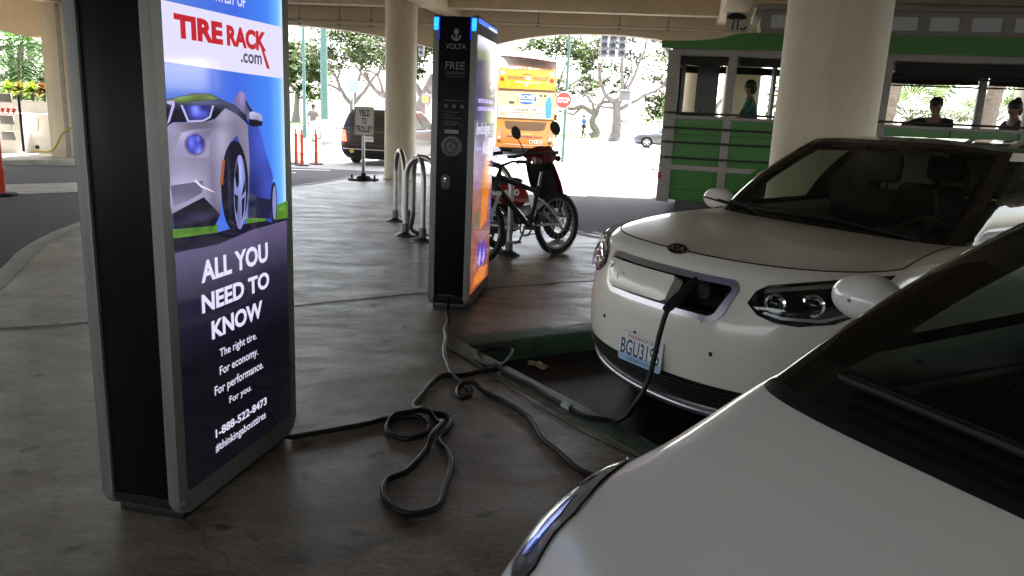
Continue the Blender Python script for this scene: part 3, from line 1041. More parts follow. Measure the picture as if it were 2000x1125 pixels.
def interior(root, ys, zs, w, dash_y, dash_z, steer_x, cowl):
    b = MB()
    b.grid(lambda u, v: V(((u * 2 - 1) * w, cowl - (cowl - dash_y) * v - .10 * (abs(u * 2 - 1)) ** 3, dash_z - .05 * (1 - v) ** 2 - .12 * max(0, v - .75) * 4 * .5)), 24, 10)
    b.grid(lambda u, v: V(((u * 2 - 1) * w, dash_y - .05 * v, dash_z - .06 - .4 * v)), 8, 3)
    d = b.build('dashboard', m_int2, root, smooth=60)
    b = MB()
    b.ball((steer_x, dash_y + .12, dash_z + .0), (.2, .16, .07), 10)
    b.build('instrument_hood', m_int2, d)
    b = MB()
    m = Matrix.Translation((steer_x, dash_y - .12, dash_z - .06)) @ Matrix.Rotation(R(-65), 4, 'X')
    ring = [m @ V((.185 * math.cos(a), .185 * math.sin(a), 0)) for a in [2 * PI * k / 28 for k in range(28)]]
    b.tube(ring, .016, 8, closed=True)
    b.ball(m @ V((0, 0, -.01)), .06, 6)
    for a in (0, 180, 270): b.tube([m @ V((0, 0, 0)), m @ V((.18 * math.cos(R(a)), .18 * math.sin(R(a)), 0))], .018, 6)
    b.build('steering_wheel', m_int, root)
    for y in ys:
        for sx in (-.36, .36):
            b = MB()
            b.box((sx, y, zs), (.5, .52, .16), bev=.05)
            b.box((sx, y - .3, zs + .33), (.48, .13, .62), Matrix.Rotation(R(-14), 3, 'X'), bev=.05)
            b.tube([(sx - .06, y - .38, zs + .6), (sx - .06, y - .4, zs + .72)], .008, 5)
            b.tube([(sx + .06, y - .38, zs + .6), (sx + .06, y - .4, zs + .72)], .008, 5)
            b.box((sx, y - .41, zs + .75), (.27, .1, .18), bev=.04)
            b.build('car_seat', m_seat, root)
    b = MB(); b.box((0, sum(ys) / len(ys), .42), (w * 2, 2.6, .04)); b.build('cabin_floor', m_int, root)

def mirror(root, x, y, z, sg, mat, big=1.0):
    b = MB()
    b.grid(lambda u, v: V((x, y, z)) + V((sg * (.12 * big * math.cos(2 * PI * u) * math.sin(PI * (.02 + .5 * v) ) ), .0, .075 * big * math.sin(2 * PI * u) * math.sin(PI * (.02 + .5 * v)))) + V((0, .10 * big * math.cos(PI * .5 * v), 0)), 28, 8, wrap=True)
    o = b.build('wing_mirror', mat, root, smooth=70)
    b = MB()
    b.prism([(px * big, pz * big) for px, pz in ell(0, 0, .112, .068, 24)], .008, Matrix.Translation((x, y - .004, z)) @ Matrix.Rotation(R(90), 4, 'X'))
    b.build('mirror_glass', m_chrome, o)
    b = MB()
    b.tube([(x - sg * .03, y + .04, z - .05), (x - sg * .13, y + .03, z - .085), (x - sg * .2, y + .02, z - .1)], [.035, .03, .035], 10)
    b.build('mirror_arm', m_trim, o)
    return o

# --- the charging car
root = empty('parked_car', (KX, KY, -0.131), KA - R(90), 'white boxy electric car with black roof, charging cable plugged into its open nose flap', 'car')
kia = root
PK = dict(levels=[(0.17, -0.17, -4.02, 0.77), (0.256, -0.075, -4.1, 0.815), (0.352, -0.02, -4.13, 0.845), (0.478, 0, -4.14, 0.863), (0.624, -0.006, -4.14, 0.87), (0.751, -0.03, -4.12, 0.87), (0.847, -0.062, -4.1, 0.863), (0.913, -0.1, -4.08, 0.85), (0.954, -0.155, -4.06, 0.832)],
          nF=2.31, cF=.661, nR=4, cR=.35, rise=(.03, -.1, -1.2), G0=(1.03, -1.211, -3.98, .778), G1=(1.513, -1.881, -3.8, .64), gnF=3.59, gcF=.279, gnR=4, gcR=.22, grise=.03,
          wheels=(-.86, -3.43), ra=.37, rw=.32, wmax=.87, tw_w=.2, rim=.215, s=(.262, .33, .50, .515, .62, .7, .8), tw=.95, tt=.9, hoodpow=2.2, spokes=5, cmat=m_wpaint, rear_glass=m_privacy)
def kia_hole(x, z):
    # signed: <0 inside the rounded nose opening
    x0, x1, z0, z1 = -.41, .41, .704, .868
    cx, cz, hw, hh, r = 0, (z0 + z1) / 2, (x1 - x0) / 2, (z1 - z0) / 2, .03
    dx, dz = abs(x - cx) - (hw - r) + .06 * max(0, (cz - z) / hh), abs(z - cz) - (hh - r)
    return math.hypot(max(dx, 0), max(dz, 0)) + min(max(dx, dz), 0) - r
KC = car(PK, root, m_wpaint, m_glass, m_sglass, m_bpaint, m_bpaint, hole=lambda x, z: kia_hole(x, z))
kf = KC.front
ctr = (0, -2, .7)
# nose opening: frame, cavity, flap
def hole_outline(g, n=14):
    x0, x1, z0, z1, r = -.41 - g, .41 + g, .704 - g, .868 + g, .028 + g
    pts = rrect(x0, x1, z0, z1, r, n // 2)
    cz, hh = (z0 + z1) / 2, (z1 - z0) / 2
    return [(x - math.copysign(.06 * max(0, (cz - z) / hh), x), z) for x, z in pts]
b = MB()
o1, o2 = hole_outline(.02), hole_outline(-.008)
def dense(P, k=4):
    return [V(P[i]).lerp(V(P[(i + 1) % len(P)]), j / k) for i in range(len(P)) for j in range(k)]
A = [kf(*p) for p in dense(o1)]; B = [kf(*p) for p in dense(o2)]
prof = ((A, .001), (A, .012), (B, .012), (B, -.05))
rows = [[b.bm.verts.new(p + V((0, d, 0))) for p in ring] for ring, d in prof]
for r0, r1 in zip(rows, rows[1:]):
    for i in range(len(r0)): b.face((r0[i], r0[(i + 1) % len(r0)], r1[(i + 1) % len(r0)], r1[i]))
b.build('nose_frame', m_satin, root, smooth=50)
b = MB()
rows = [[b.bm.verts.new(p + V((0, d, 0))) for p in B] for d in (-.05, -.16)]
for i in range(len(B)): b.face((rows[0][i], rows[0][(i + 1) % len(B)], rows[1][(i + 1) % len(B)], rows[1][i]))
b.face(rows[1])
b.cyl((-.23, -.28, .80), (-.22, -.12, .805), .05, .045, 20)
b.cyl((-.33, -.28, .79), (-.33, -.17, .79), .03, .028, 20)
b.build('charge_port', m_black, root)
fo = [(.345, .734), (.30, .718), (-.07, .722), (-.098, .736), (-.118, .834), (-.105, .845), (.358, .846), (.374, .832)]
fl = decal([tuple(p) for p in [V(fo[i]).lerp(V(fo[(i + 1) % 8]), j / 3) for i in range(8) for j in range(3)]], kf, .034, m_wpaint, root, 'charge_flap', .03, .035, ctr, bulge=.004)
b = MB(); p = kf(.24, .785); b.tube([p + V((.028 * math.cos(a), .041, .028 * math.sin(a))) for a in [2 * PI * k / 20 for k in range(20)]], .0025, 5, closed=True); b.build('badge_ring', m_wpaint2, fl)
b = MB(); p = kf(.345, .825); b.box(p + V((.0, .042, 0)), (.02, .006, .035), bev=.002); b.build('flap_badge', m_satin, fl)
# emblem on the bonnet edge
nn = V((0, .72, .69))
em = plane_m(KC.deck(0, .01) + V((0, .004, .001)), (-1, 0, 0), nn.cross(V((-1, 0, 0))))
b = MB(); b.prism(ell(0, 0, .066, .034, 36), .008, em, bev=.002); eo = b.build('bonnet_emblem', m_blackgloss, root)
b = MB(); b.tube([em @ V((p[0], p[1], .008)) for p in ell(0, 0, .064, .032, 36)], .003, 6, closed=True)
b.build('emblem_rim', m_chrome, eo)
text('KIA', (-.048, .048, -.016, .016), em @ Matrix.Translation((0, 0, .009)), m_chrome, eo, 'emblem_letters', .02)
# headlamps
HL = [(.478, .80), (.495, .855), (.53, .885), (.61, .905), (.70, .926), (.79, .945), (.832, .952), (.836, .93), (.834, .86), (.82, .79), (.775, .75), (.68, .728), (.60, .732), (.53, .755)]
for sg in (-1, 1):
    pl = [(sg * x, z) for x, z in HL]
    hl = decal(pl, kf, .004, m_blackgloss, root, 'headlight', .03, .01, ctr)
    gx = [(.68 + (x - .68) * .94, .84 + (z - .84) * .86) for x, z in HL]
    for nm, cx, cz, rr in (('projector_lens', .585, .815, .036), ('projector_lens', .705, .825, .04)):
        p = kf(sg * cx, cz)
        n_ = V((sg * .35, .93, .08)).normalized()
        x_, y_ = frame(n_)
        mm = Matrix(((x_.x, y_.x, n_.x, p.x), (x_.y, y_.y, n_.y, p.y), (x_.z, y_.z, n_.z, p.z), (0, 0, 0, 1)))
        b = MB(); b.lathe([(rr + .012, .0), (rr + .01, .016), (rr, .018), (rr - .006, .006)], 24, mm); b.build('lamp_bezel', m_chrome, hl)
        b = MB(); b.lathe([(rr - .004, .004), (rr * .6, .014), (0, .018)], 24, mm); b.build(nm, m_frit, hl)
    strip = [(.53, .868), (.61, .888), (.79, .93), (.79, .912), (.61, .872), (.53, .853)]
    decal([(sg * x, z) for x, z in strip], kf, .010, m_satin, hl, 'lamp_strip', .02, .004, ctr)
    strip = [(.555, .775), (.62, .763), (.74, .768), (.80, .80), (.805, .79), (.745, .755), (.62, .75), (.55, .765)]
    decal([(sg * x, z) for x, z in strip], kf, .010, m_satin, hl, 'lamp_strip', .02, .004, ctr)
    decal([(sg * x, z) for x, z in gx], kf, .03, m_clear, hl, 'lamp_cover', .03, .02, ctr, bulge=.01)
# lower intake, skid strip, plate, sensors
IN = [(-.68, .392), (-.56, .388), (0, .384), (.56, .388), (.68, .392), (.74, .345), (.66, .285), (0, .235), (-.66, .285), (-.74, .345)]
it = decal(IN, kf, .003, m_trim, root, 'lower_intake', .04, .005, ctr)
for k in range(4):
    z = .30 + .022 * k
    b = MB(); b.tube([kf(x, z) + V((0, .008, 0)) for x in [-.62 + 1.24 * i / 24 for i in range(25)]], .005, 5); b.build('intake_bar', m_black, it)
b = MB(); b.tube([kf(x, .212 + .085 * (abs(x) / .80) ** 2.2) + V((0, .022, 0)) for x in [-.80 + 1.6 * i / 40 for i in range(41)]], [.012 + .012 * (1 - abs(2 * i / 40 - 1) ** 4) for i in range(41)], 8)
b.build('skid_strip', m_satin, root, smooth=60)
lip = [(-.84, .24), (0, .225), (.84, .24), (.80, .185), (0, .176), (-.80, .185)]
decal(lip, kf, .004, m_trim, root, 'bumper_lip', .05, .004, ctr)
for x, z, rr in ((.37, .54, .011), (-.37, .54, .011), (.09, .527, .009), (-.30, .678, .004)):
    p = kf(x, z)
    b = MB(); b.lathe([(rr, 0), (rr, .002), (0, .0025)], 14, Matrix.Translation(p) @ Matrix.Rotation(R(-90), 4, 'X')); b.build('parking_sensor', m_black, root)
pz = .447
p0 = kf(0, pz) + V((.03, .012, 0))
pm = plane_m(p0, (-1, 0, 0), (0, -.06, 1))
pl = MB(); pl.prism(rrect(-.152, .152, -.076, .076, .012), .003, pm); pl = pl.build('number_plate', m_plate, root)
flat([(rrect(-.150, .150, -.074, -.035, .010), 0)], pm, [m_plateblue], pl, 'plate_band', .0032)
tm = pm @ Matrix.Translation((0, 0, .0036))
text('WASHINGTON', (-.098, .098, .048, .066), tm, m_pred, pl, 'plate_state', .01)
text('BGU3196', (-.138, .138, -.042, .040), tm, m_navy, pl, 'plate_number', .012)
text('EVERGREEN STATE', (-.085, .085, -.066, -.053), tm, m_navy, pl, 'plate_motto', .01)
# shut lines, wipers, mirrors, cabin
line_on(lambda s, v: KC.deck(s, v) + V((0, .003, .002)), [(-.37 + .74 * i / 60, .012) for i in range(61)], 'bonnet_shut_line', root, .003)
for sg in (-1, 1):
    line_on(lambda s, v: KC.deck(s, v) + V((0, 0, .001)), [(sg * (.37 - .06 * i / 16), .012 + .9 * i / 16) for i in range(17)], 'bonnet_shut_line', root, .003)
    line_on(lambda x, z: kf(x, z), [(sg * .78 * i / 24, .605 - .05 * smooth01(i / 16) - .2 * max(0, (i - 15) / 9) ** 1.3) for i in range(25)], 'bumper_crease', root, .0022, m_wpaint)
    b = MB()
    P0 = KC.green(-sg * .12 - .06, 0) + V((0, .02, .012)); P1 = KC.green(-sg * .05 + .17, .10) + V((0, .03, .01))
    b.tube([P0, P0.lerp(P1, .5) + V((0, 0, .02)), P1], .008, 6); b.tube([P1 + V((-.28, .015, -.05)), P1 + V((.25, -.02, .0))], .006, 6)
    b.build('wiper', m_trim, root)
    mirror(root, sg * .965, -1.55, 1.06, sg, m_wpaint)
    for s0, s1, nm in ((.415, .52, 'door'), (.525, .63, 'door')):
        dr = decal([(sg * s0, .06 + .0), (sg * s1, .06), (sg * s1, 1.0 - 1e-3), (sg * s0, 1 - 1e-3)], lambda u, v: KC.body(u, .2 + .78 * v), .004, m_wpaint, root, nm, .06, .006, ctr)
        h = KC.body(sg * (s1 - .015), .9)
        b = MB(); b.box(h + V((sg * .02, .05, -.02)), (.025, .2, .03), bev=.008); b.build('handle', m_chrome, dr)
interior(root, (-2.05, -2.9), .56, .68, -1.6, .99, -.36, -1.28)
b = MB(); b.box((0, -1.84, 1.41), (.24, .03, .075), bev=.02); b.tube([(0, -1.82, 1.43), (0, -1.9, 1.50)], .012, 6); b.build('rear_view_mirror', m_int, root)

# --- the near car
root = empty('parked_car', (LX, LY, -0.129), LA - R(90), 'white hatchback with long bulging headlights in the near right corner', 'car')
leaf = root
PL = dict(levels=[(0.17, -0.2, -4.25, 0.78), (0.27, -0.06, -4.38, 0.83), (0.4, 0, -4.43, 0.865), (0.54, -0.02, -4.44, 0.882), (0.617, -0.07, -4.43, 0.885), (0.717, -0.15, -4.4, 0.882), (0.797, -0.25, -4.36, 0.866), (0.847, -0.36, -4.32, 0.84)],
          nF=3.86, cF=.6, nR=3.2, cR=.5, rise=(.052, -.3, -1.5), G0=(1.033, -.818, -4.15, .746), G1=(1.528, -1.759, -3.6, .578), gnF=5.9, gcF=.25, gnR=3, gcR=.35, grise=.04,
          wheels=(-.96, -3.66), ra=.36, rw=.318, wmax=.885, tw_w=.2, rim=.205, s=(.285, .335, .51, .525, .62, .7, .82), tw=.96, tt=.88, hoodpow=1.5, flow=1, fritw=.12, cmat=m_wpaint2, rear_glass=m_privacy, ptr=.045)
LC = car(PL, root, m_wpaint2, m_glass2, M_glass('deep_side_glass', (0.4, 0.46, 0.42), 1.0), m_wpaint2, m_frit)
ctr = (0, -2, .7)
def lh(s, v):
    # combined surface: v<1 body, v>1 bonnet
    return LC.body(s, v) if v <= 1 else LC.deck(s, v - 1)
for sg in (-1, 1):
    # long headlamp running back over the wing
    hp = [(.285, .955), (.22, .915), (.193, .88), (.18, .82), (.166, .79), (.155, .765), (.152, .735), (.175, .70), (.21, .705), (.25, .74), (.29, .80), (.315, .88), (.31, .94)]
    pl = [(sg * a, c_ * .6) for a, c_ in hp]
    hl = decal(pl, lambda u, v: lh(u, v / .6), .006, m_black, root, 'headlight', .016, .01, ctr)
    ip = [(.24, .87), (.21, .84), (.195, .79), (.18, .76), (.19, .735), (.22, .76), (.25, .82)]
    decal([(sg * a, c_ * .6) for a, c_ in ip], lambda u, v: lh(u, v / .6), .008, M('blue_lamp_reflector', (.06, .1, .5), .12, .8), hl, 'lamp_reflector', .016, .004, ctr)
    decal(pl, lambda u, v: lh(u, v / .6), .010, m_clear, hl, 'lamp_cover', .016, .008, ctr, bulge=.008)
    mirror(root, sg * .985, -1.51, 1.105, sg, m_wpaint2, .95)
    line_on(lambda s, v: LC.deck(s, v) + V((0, 0, .001)), [(sg * (.372 - .02 * i / 16), .24 + .7 * i / 16) for i in range(17)], 'bonnet_shut_line', root, .0025)
    for s0, s1 in ((.43, .525), (.53, .63)):
        dr = decal([(sg * s0, 0), (sg * s1, 0), (sg * s1, 1 - 1e-3), (sg * s0, 1 - 1e-3)], lambda u, v: LC.body(u, .2 + .78 * v), .004, m_wpaint2, root, 'door', .06, .006, ctr)
        h = LC.body(sg * (s1 - .015), .9)
        b = MB(); b.box(h + V((sg * .02, .05, -.02)), (.025, .2, .03), bev=.008); b.build('handle', m_wpaint2, dr)
# black scuttle, wipers
def scut(u, v):
    s = -.26 + .52 * u
    p = LC.green(s, 0); q = LC.deck(s, .90)
    r_ = p.lerp(q, v); r_.z += .006 * math.sin(PI * v) + .002
    return r_
b = MB(); b.grid(scut, 40, 4); b.build('scuttle', m_trim, root, smooth=60)
m_bluewiper = M('blue_wiper_blade', (.02, .025, .12), .4)
b = MB(); b.tube([LC.green(-.16, .01) + V((0, .02, .03)), LC.green(-.03, .05) + V((0, .03, .03)), LC.green(.10, .07) + V((0, .03, .03))], [.014, .011, .008], 8); wp = b.build('wiper', m_trim, root)
b = MB(); b.tube([LC.green(-.19, .10) + V((0, .02, .012)), LC.green(-.05, .08) + V((0, .025, .012)), LC.green(.1, .09) + V((0, .02, .012))], .009, 6); b.build('wiper_blade', m_bluewiper, wp)
interior(root, (-2.1, -2.95), .54, .66, -1.45, .97, -.36, -.95)
b = MB(); b.box((0, -1.85, 1.38), (.24, .03, .075), bev=.02); b.tube([(0, -1.83, 1.40), (0, -1.87, 1.46)], .012, 6); b.build('rear_view_mirror', m_int, root)
# outlines of the printed poster car (metres on the panel) and the cable runs (metres on the floor)
AD = [
    ('grass', [(0.042, 1.038), (0.287, 1.023), (0.285, 0.988), (0.044, 1.008)]),
    ('grass', [(0.465, 1.02), (0.786, 1.057), (0.782, 0.977), (0.468, 0.991)]),
    ('ground', [(0.044, 1.01), (0.29, 0.994), (0.469, 1.002), (0.783, 0.984), (0.782, 0.977), (0.499, 0.972), (0.287, 0.952), (0.046, 0.962)]),
    ('side', [(0.359, 1.305), (0.43, 1.352), (0.508, 1.379), (0.576, 1.356), (0.606, 1.304), (0.621, 1.262), (0.657, 1.195), (0.673, 1.157), (0.667, 1.146), (0.651, 1.074), (0.69, 1.008), (0.682, 0.977), (0.626, 0.988), (0.601, 1.006), (0.486, 1.021), (0.473, 1.069), (0.453, 1.241)]),
    ('sill', [(0.496, 1.104), (0.651, 1.074), (0.642, 1.001), (0.486, 1.021)]),
    ('front', [(0.218, 1.18), (0.259, 1.198), (0.317, 1.118), (0.308, 1.053), (0.251, 1.093), (0.211, 1.122), (0.124, 1.104), (0.044, 1.088), (0.038, 1.116), (0.041, 1.184)]),
    ('front', [(0.044, 1.364), (0.075, 1.375), (0.229, 1.374), (0.3, 1.385), (0.358, 1.424), (0.433, 1.404), (0.501, 1.363), (0.507, 1.238), (0.491, 1.104), (0.476, 1.022), (0.449, 1.014), (0.474, 1.251), (0.428, 1.328), (0.382, 1.302), (0.349, 1.235), (0.317, 1.118), (0.306, 1.057), (0.243, 1.104), (0.231, 1.179), (0.043, 1.174)]),
    ('lowfront', [(0.043, 1.179), (0.214, 1.181), (0.206, 1.142), (0.125, 1.122), (0.053, 1.112)]),
    ('bumper', [(0.047, 1.09), (0.124, 1.107), (0.214, 1.126), (0.252, 1.098), (0.305, 1.055), (0.278, 1.027), (0.273, 1.02), (0.048, 1.039)]),
    ('pillar', [(0.406, 1.444), (0.458, 1.485), (0.488, 1.477), (0.514, 1.429), (0.541, 1.413), (0.511, 1.382), (0.435, 1.428)]),
    ('sidewin', [(0.489, 1.456), (0.526, 1.424), (0.544, 1.413), (0.52, 1.41), (0.495, 1.435)]),
    ('hood', [(0.045, 1.445), (0.194, 1.468), (0.279, 1.469), (0.35, 1.449), (0.425, 1.433), (0.493, 1.399), (0.507, 1.365), (0.433, 1.401), (0.362, 1.423), (0.3, 1.386), (0.229, 1.374), (0.146, 1.376), (0.071, 1.375), (0.044, 1.364)]),
    ('hoodgreen', [(0.051, 1.445), (0.194, 1.465), (0.279, 1.467), (0.327, 1.452), (0.234, 1.445), (0.111, 1.434)]),
    ('hlrim', [(0.114, 1.429), (0.126, 1.429), (0.154, 1.381), (0.229, 1.383), (0.265, 1.394), (0.285, 1.431), (0.296, 1.43), (0.273, 1.389), (0.229, 1.376), (0.146, 1.375)]),
    ('hlblue', [(0.126, 1.426), (0.283, 1.431), (0.26, 1.394), (0.225, 1.384), (0.158, 1.383)]),
    ('hlspark', [(0.164, 1.405), (0.19, 1.422), (0.202, 1.415), (0.218, 1.405), (0.18, 1.393)]),
    ('hlrim', [(0.047, 1.441), (0.085, 1.442), (0.086, 1.428), (0.057, 1.378), (0.045, 1.369), (0.045, 1.375), (0.071, 1.428), (0.048, 1.432)]),
    ('recess', [(0.08, 1.299), (0.111, 1.342), (0.168, 1.351), (0.269, 1.354), (0.255, 1.261), (0.233, 1.257), (0.137, 1.264), (0.078, 1.274)]),
    ('tyre', [(0.491, 1.145), (0.488, 1.115), (0.482, 1.086), (0.474, 1.06), (0.463, 1.036), (0.451, 1.016), (0.437, 1.001), (0.422, 0.99), (0.406, 0.984), (0.391, 0.984), (0.376, 0.989), (0.362, 0.998), (0.349, 1.012), (0.338, 1.031), (0.329, 1.052), (0.323, 1.077), (0.319, 1.103), (0.317, 1.131), (0.317, 1.159), (0.321, 1.186), (0.326, 1.211), (0.334, 1.235), (0.344, 1.256), (0.355, 1.275), (0.368, 1.29), (0.382, 1.3), (0.397, 1.307), (0.412, 1.309), (0.427, 1.306), (0.441, 1.299), (0.455, 1.287), (0.466, 1.27), (0.476, 1.25), (0.484, 1.227), (0.489, 1.201), (0.492, 1.173)]),
    ('rim', [(0.472, 1.119), (0.47, 1.093), (0.466, 1.067), (0.461, 1.043), (0.454, 1.023), (0.447, 1.006), (0.44, 0.994), (0.432, 0.987), (0.424, 0.986), (0.417, 0.989), (0.41, 0.998), (0.405, 1.012), (0.4, 1.029), (0.397, 1.051), (0.395, 1.075), (0.394, 1.1), (0.395, 1.126), (0.398, 1.153), (0.401, 1.178), (0.406, 1.2), (0.412, 1.22), (0.419, 1.237), (0.426, 1.249), (0.434, 1.256), (0.442, 1.258), (0.449, 1.255), (0.456, 1.247), (0.462, 1.234), (0.466, 1.217), (0.47, 1.196), (0.472, 1.172), (0.473, 1.146)]),
    ('tyre', [(0.698, 1.057), (0.696, 1.035), (0.693, 1.015), (0.688, 0.998), (0.682, 0.986), (0.675, 0.978), (0.668, 0.976), (0.661, 0.98), (0.655, 0.989), (0.651, 1.003), (0.647, 1.02), (0.646, 1.041), (0.646, 1.062), (0.648, 1.083), (0.652, 1.103), (0.657, 1.119), (0.663, 1.132), (0.669, 1.14), (0.676, 1.142), (0.683, 1.138), (0.689, 1.13), (0.693, 1.116), (0.697, 1.099), (0.698, 1.078)]),
    ('rim', [(0.692, 1.057), (0.691, 1.039), (0.689, 1.023), (0.685, 1.009), (0.682, 0.998), (0.677, 0.992), (0.673, 0.99), (0.669, 0.993), (0.666, 1.0), (0.663, 1.011), (0.662, 1.026), (0.661, 1.043), (0.661, 1.06), (0.663, 1.078), (0.665, 1.094), (0.668, 1.108), (0.672, 1.119), (0.676, 1.125), (0.68, 1.127), (0.684, 1.125), (0.687, 1.118), (0.69, 1.106), (0.692, 1.092), (0.693, 1.075)]),
    ('tyre', [(0.423, 1.243), (0.432, 1.209), (0.43, 1.153), (0.414, 1.137), (0.404, 1.188)]),
    ('tyre', [(0.442, 1.106), (0.471, 1.172), (0.47, 1.126), (0.451, 1.111)]),
    ('tyre', [(0.397, 1.122), (0.422, 1.108), (0.41, 1.041), (0.399, 1.065)]),
    ('tyre', [(0.444, 1.095), (0.465, 1.104), (0.456, 1.047), (0.439, 1.015)]),
    ('ring', [(0.242, 1.303), (0.24, 1.295), (0.236, 1.287), (0.229, 1.28), (0.219, 1.274), (0.209, 1.27), (0.197, 1.267), (0.184, 1.266), (0.172, 1.266), (0.16, 1.269), (0.149, 1.273), (0.139, 1.278), (0.132, 1.284), (0.126, 1.291), (0.123, 1.299), (0.122, 1.307), (0.124, 1.315), (0.129, 1.322), (0.135, 1.329), (0.144, 1.335), (0.154, 1.34), (0.166, 1.343), (0.178, 1.344), (0.19, 1.344), (0.203, 1.342), (0.214, 1.338), (0.224, 1.333), (0.232, 1.327), (0.238, 1.32), (0.241, 1.312)]),
    ('hlblue', [(0.23, 1.304), (0.228, 1.297), (0.225, 1.291), (0.219, 1.285), (0.212, 1.28), (0.203, 1.276), (0.194, 1.274), (0.184, 1.273), (0.173, 1.273), (0.164, 1.275), (0.155, 1.278), (0.147, 1.283), (0.141, 1.288), (0.137, 1.294), (0.134, 1.3), (0.134, 1.307), (0.135, 1.313), (0.139, 1.319), (0.144, 1.325), (0.151, 1.33), (0.159, 1.333), (0.169, 1.336), (0.178, 1.337), (0.189, 1.337), (0.198, 1.335), (0.207, 1.332), (0.215, 1.328), (0.222, 1.323), (0.227, 1.317), (0.23, 1.311)]),
    ('hlspark', [(0.157, 1.321), (0.195, 1.33), (0.215, 1.304), (0.2, 1.279), (0.163, 1.286), (0.181, 1.305)]),
    ('amber', [(0.331, 1.244), (0.348, 1.246), (0.328, 1.157), (0.309, 1.161)]),
    ('tyre', [(0.508, 1.385), (0.525, 1.404), (0.571, 1.379), (0.604, 1.376), (0.598, 1.359), (0.538, 1.357), (0.507, 1.365)]),
    ('mirror', [(0.512, 1.407), (0.536, 1.413), (0.589, 1.405), (0.603, 1.39), (0.599, 1.376), (0.566, 1.382), (0.513, 1.385)]),
    ('scratch', [(0.163, 1.186), (0.176, 1.188), (0.204, 1.167), (0.277, 1.138), (0.273, 1.137), (0.199, 1.161)]),
]
CB = [[0.824, 3.507, 0.689], [0.762, 3.455, 0.65], [0.728, 3.434, 0.615], [0.707, 3.421, 0.564], [0.69, 3.418, 0.478], [0.677, 3.411, 0.393], [0.662, 3.407, 0.293], [0.636, 3.409, 0.203], [0.605, 3.42, 0.133]]
CA = [(-0.467, 5.406), (-0.431, 5.132), (-0.439, 4.938), (-0.413, 4.792), (-0.395, 4.466), (-0.362, 4.274), (-0.317, 4.077), (-0.274, 3.977), (-0.226, 3.902), (-0.19, 3.829), (-0.193, 3.753), (-0.227, 3.723), (-0.262, 3.774), (-0.254, 3.851), (-0.19, 3.875), (-0.105, 3.802), (-0.008, 3.686), (0.083, 3.559), (0.138, 3.421), (0.175, 3.249), (0.239, 3.12), (0.308, 2.978), (0.395, 2.882)]
CBg = [(-0.935, 3.149), (-0.812, 3.224), (-0.678, 3.307), (-0.552, 3.41), (-0.434, 3.443), (-0.374, 3.347), (-0.373, 3.245), (-0.435, 3.187), (-0.515, 3.223), (-0.548, 3.298), (-0.525, 3.391), (-0.435, 3.449), (-0.329, 3.494), (-0.261, 3.431), (-0.264, 3.33), (-0.298, 3.197), (-0.246, 3.069), (-0.219, 2.948), (-0.225, 2.789), (-0.231, 2.644), (-0.262, 2.574), (-0.334, 2.543), (-0.405, 2.58), (-0.456, 2.683), (-0.459, 2.788), (-0.399, 2.86), (-0.37, 2.957), (-0.341, 3.072), (-0.314, 3.237), (-0.292, 3.342), (-0.36, 3.442), (-0.457, 3.561), (-0.443, 3.703), (-0.403, 3.939), (-0.357, 4.041), (-0.258, 4.055), (-0.148, 4.144), (-0.062, 4.2), (-0.006, 4.373), (0.015, 4.553), (-0.073, 4.566), (-0.181, 4.508), (-0.194, 4.395), (-0.155, 4.294), (-0.046, 4.158), (0.057, 4.042), (0.154, 3.912), (0.231, 3.77), (0.317, 3.638)]
# ------------------------------------------------------------------ kiosks
EM = 1.0 / 2 ** S.view_settings.exposure
def lit(name, col, k=1.0, rough=0.06, base=(0.01, 0.01, 0.012)):
    return M(name, base, rough, emit=EM * k, ecol=col, spec=0.5)
m_kframe = M('brushed_grey_aluminium', (0.2, 0.2, 0.195), 0.45, 0.5, var=0.12, scale=2, stretch=(14, 14, .6), rvar=.08)
m_kblack = M('kiosk_black_panel', (0.004, 0.004, 0.0045), 0.35, spec=0.12)
m_kbase = M('kiosk_dark_base', (0.03, 0.028, 0.026), 0.4, 0.6)
m_print = M('grey_printed_letters', (0.2, 0.2, 0.21), 0.5)
m_printdim = M('dim_printed_letters', (0.09, 0.09, 0.095), 0.5)
m_led = lit('blue_led', (0.03, 0.45, 1.0), 1.6)
m_led2 = lit('deep_blue_led', (0.02, 0.02, 0.9), 0.9)
m_led3 = lit('sky_blue_led_bar', (0.09, 0.22, 1.0), 1.1)
def poster_grad(name, axis, stops, k=1.0):
    m = lit(name, (1, 1, 1), k)
    n, l = m.node_tree.nodes, m.node_tree.links
    tc = n.new('ShaderNodeTexCoord'); sp = n.new('ShaderNodeSeparateXYZ'); r = n.new('ShaderNodeValToRGB')
    l.new(tc.outputs['Object'], sp.inputs[0])
    mr = n.new('ShaderNodeMapRange')
    mr.inputs[1].default_value, mr.inputs[2].default_value = stops[0][0], stops[-1][0]
    l.new(sp.outputs[axis], mr.inputs[0]); l.new(mr.outputs[0], r.inputs[0])
    a, z = stops[0][0], stops[-1][0]
    set_ramp(r, [((p - a) / (z - a), c) for p, c in stops])
    l.new(r.outputs[0], n['Principled BSDF'].inputs['Emission Color'])
    return m
KW, KD, KH = 0.822, 0.306, 2.078
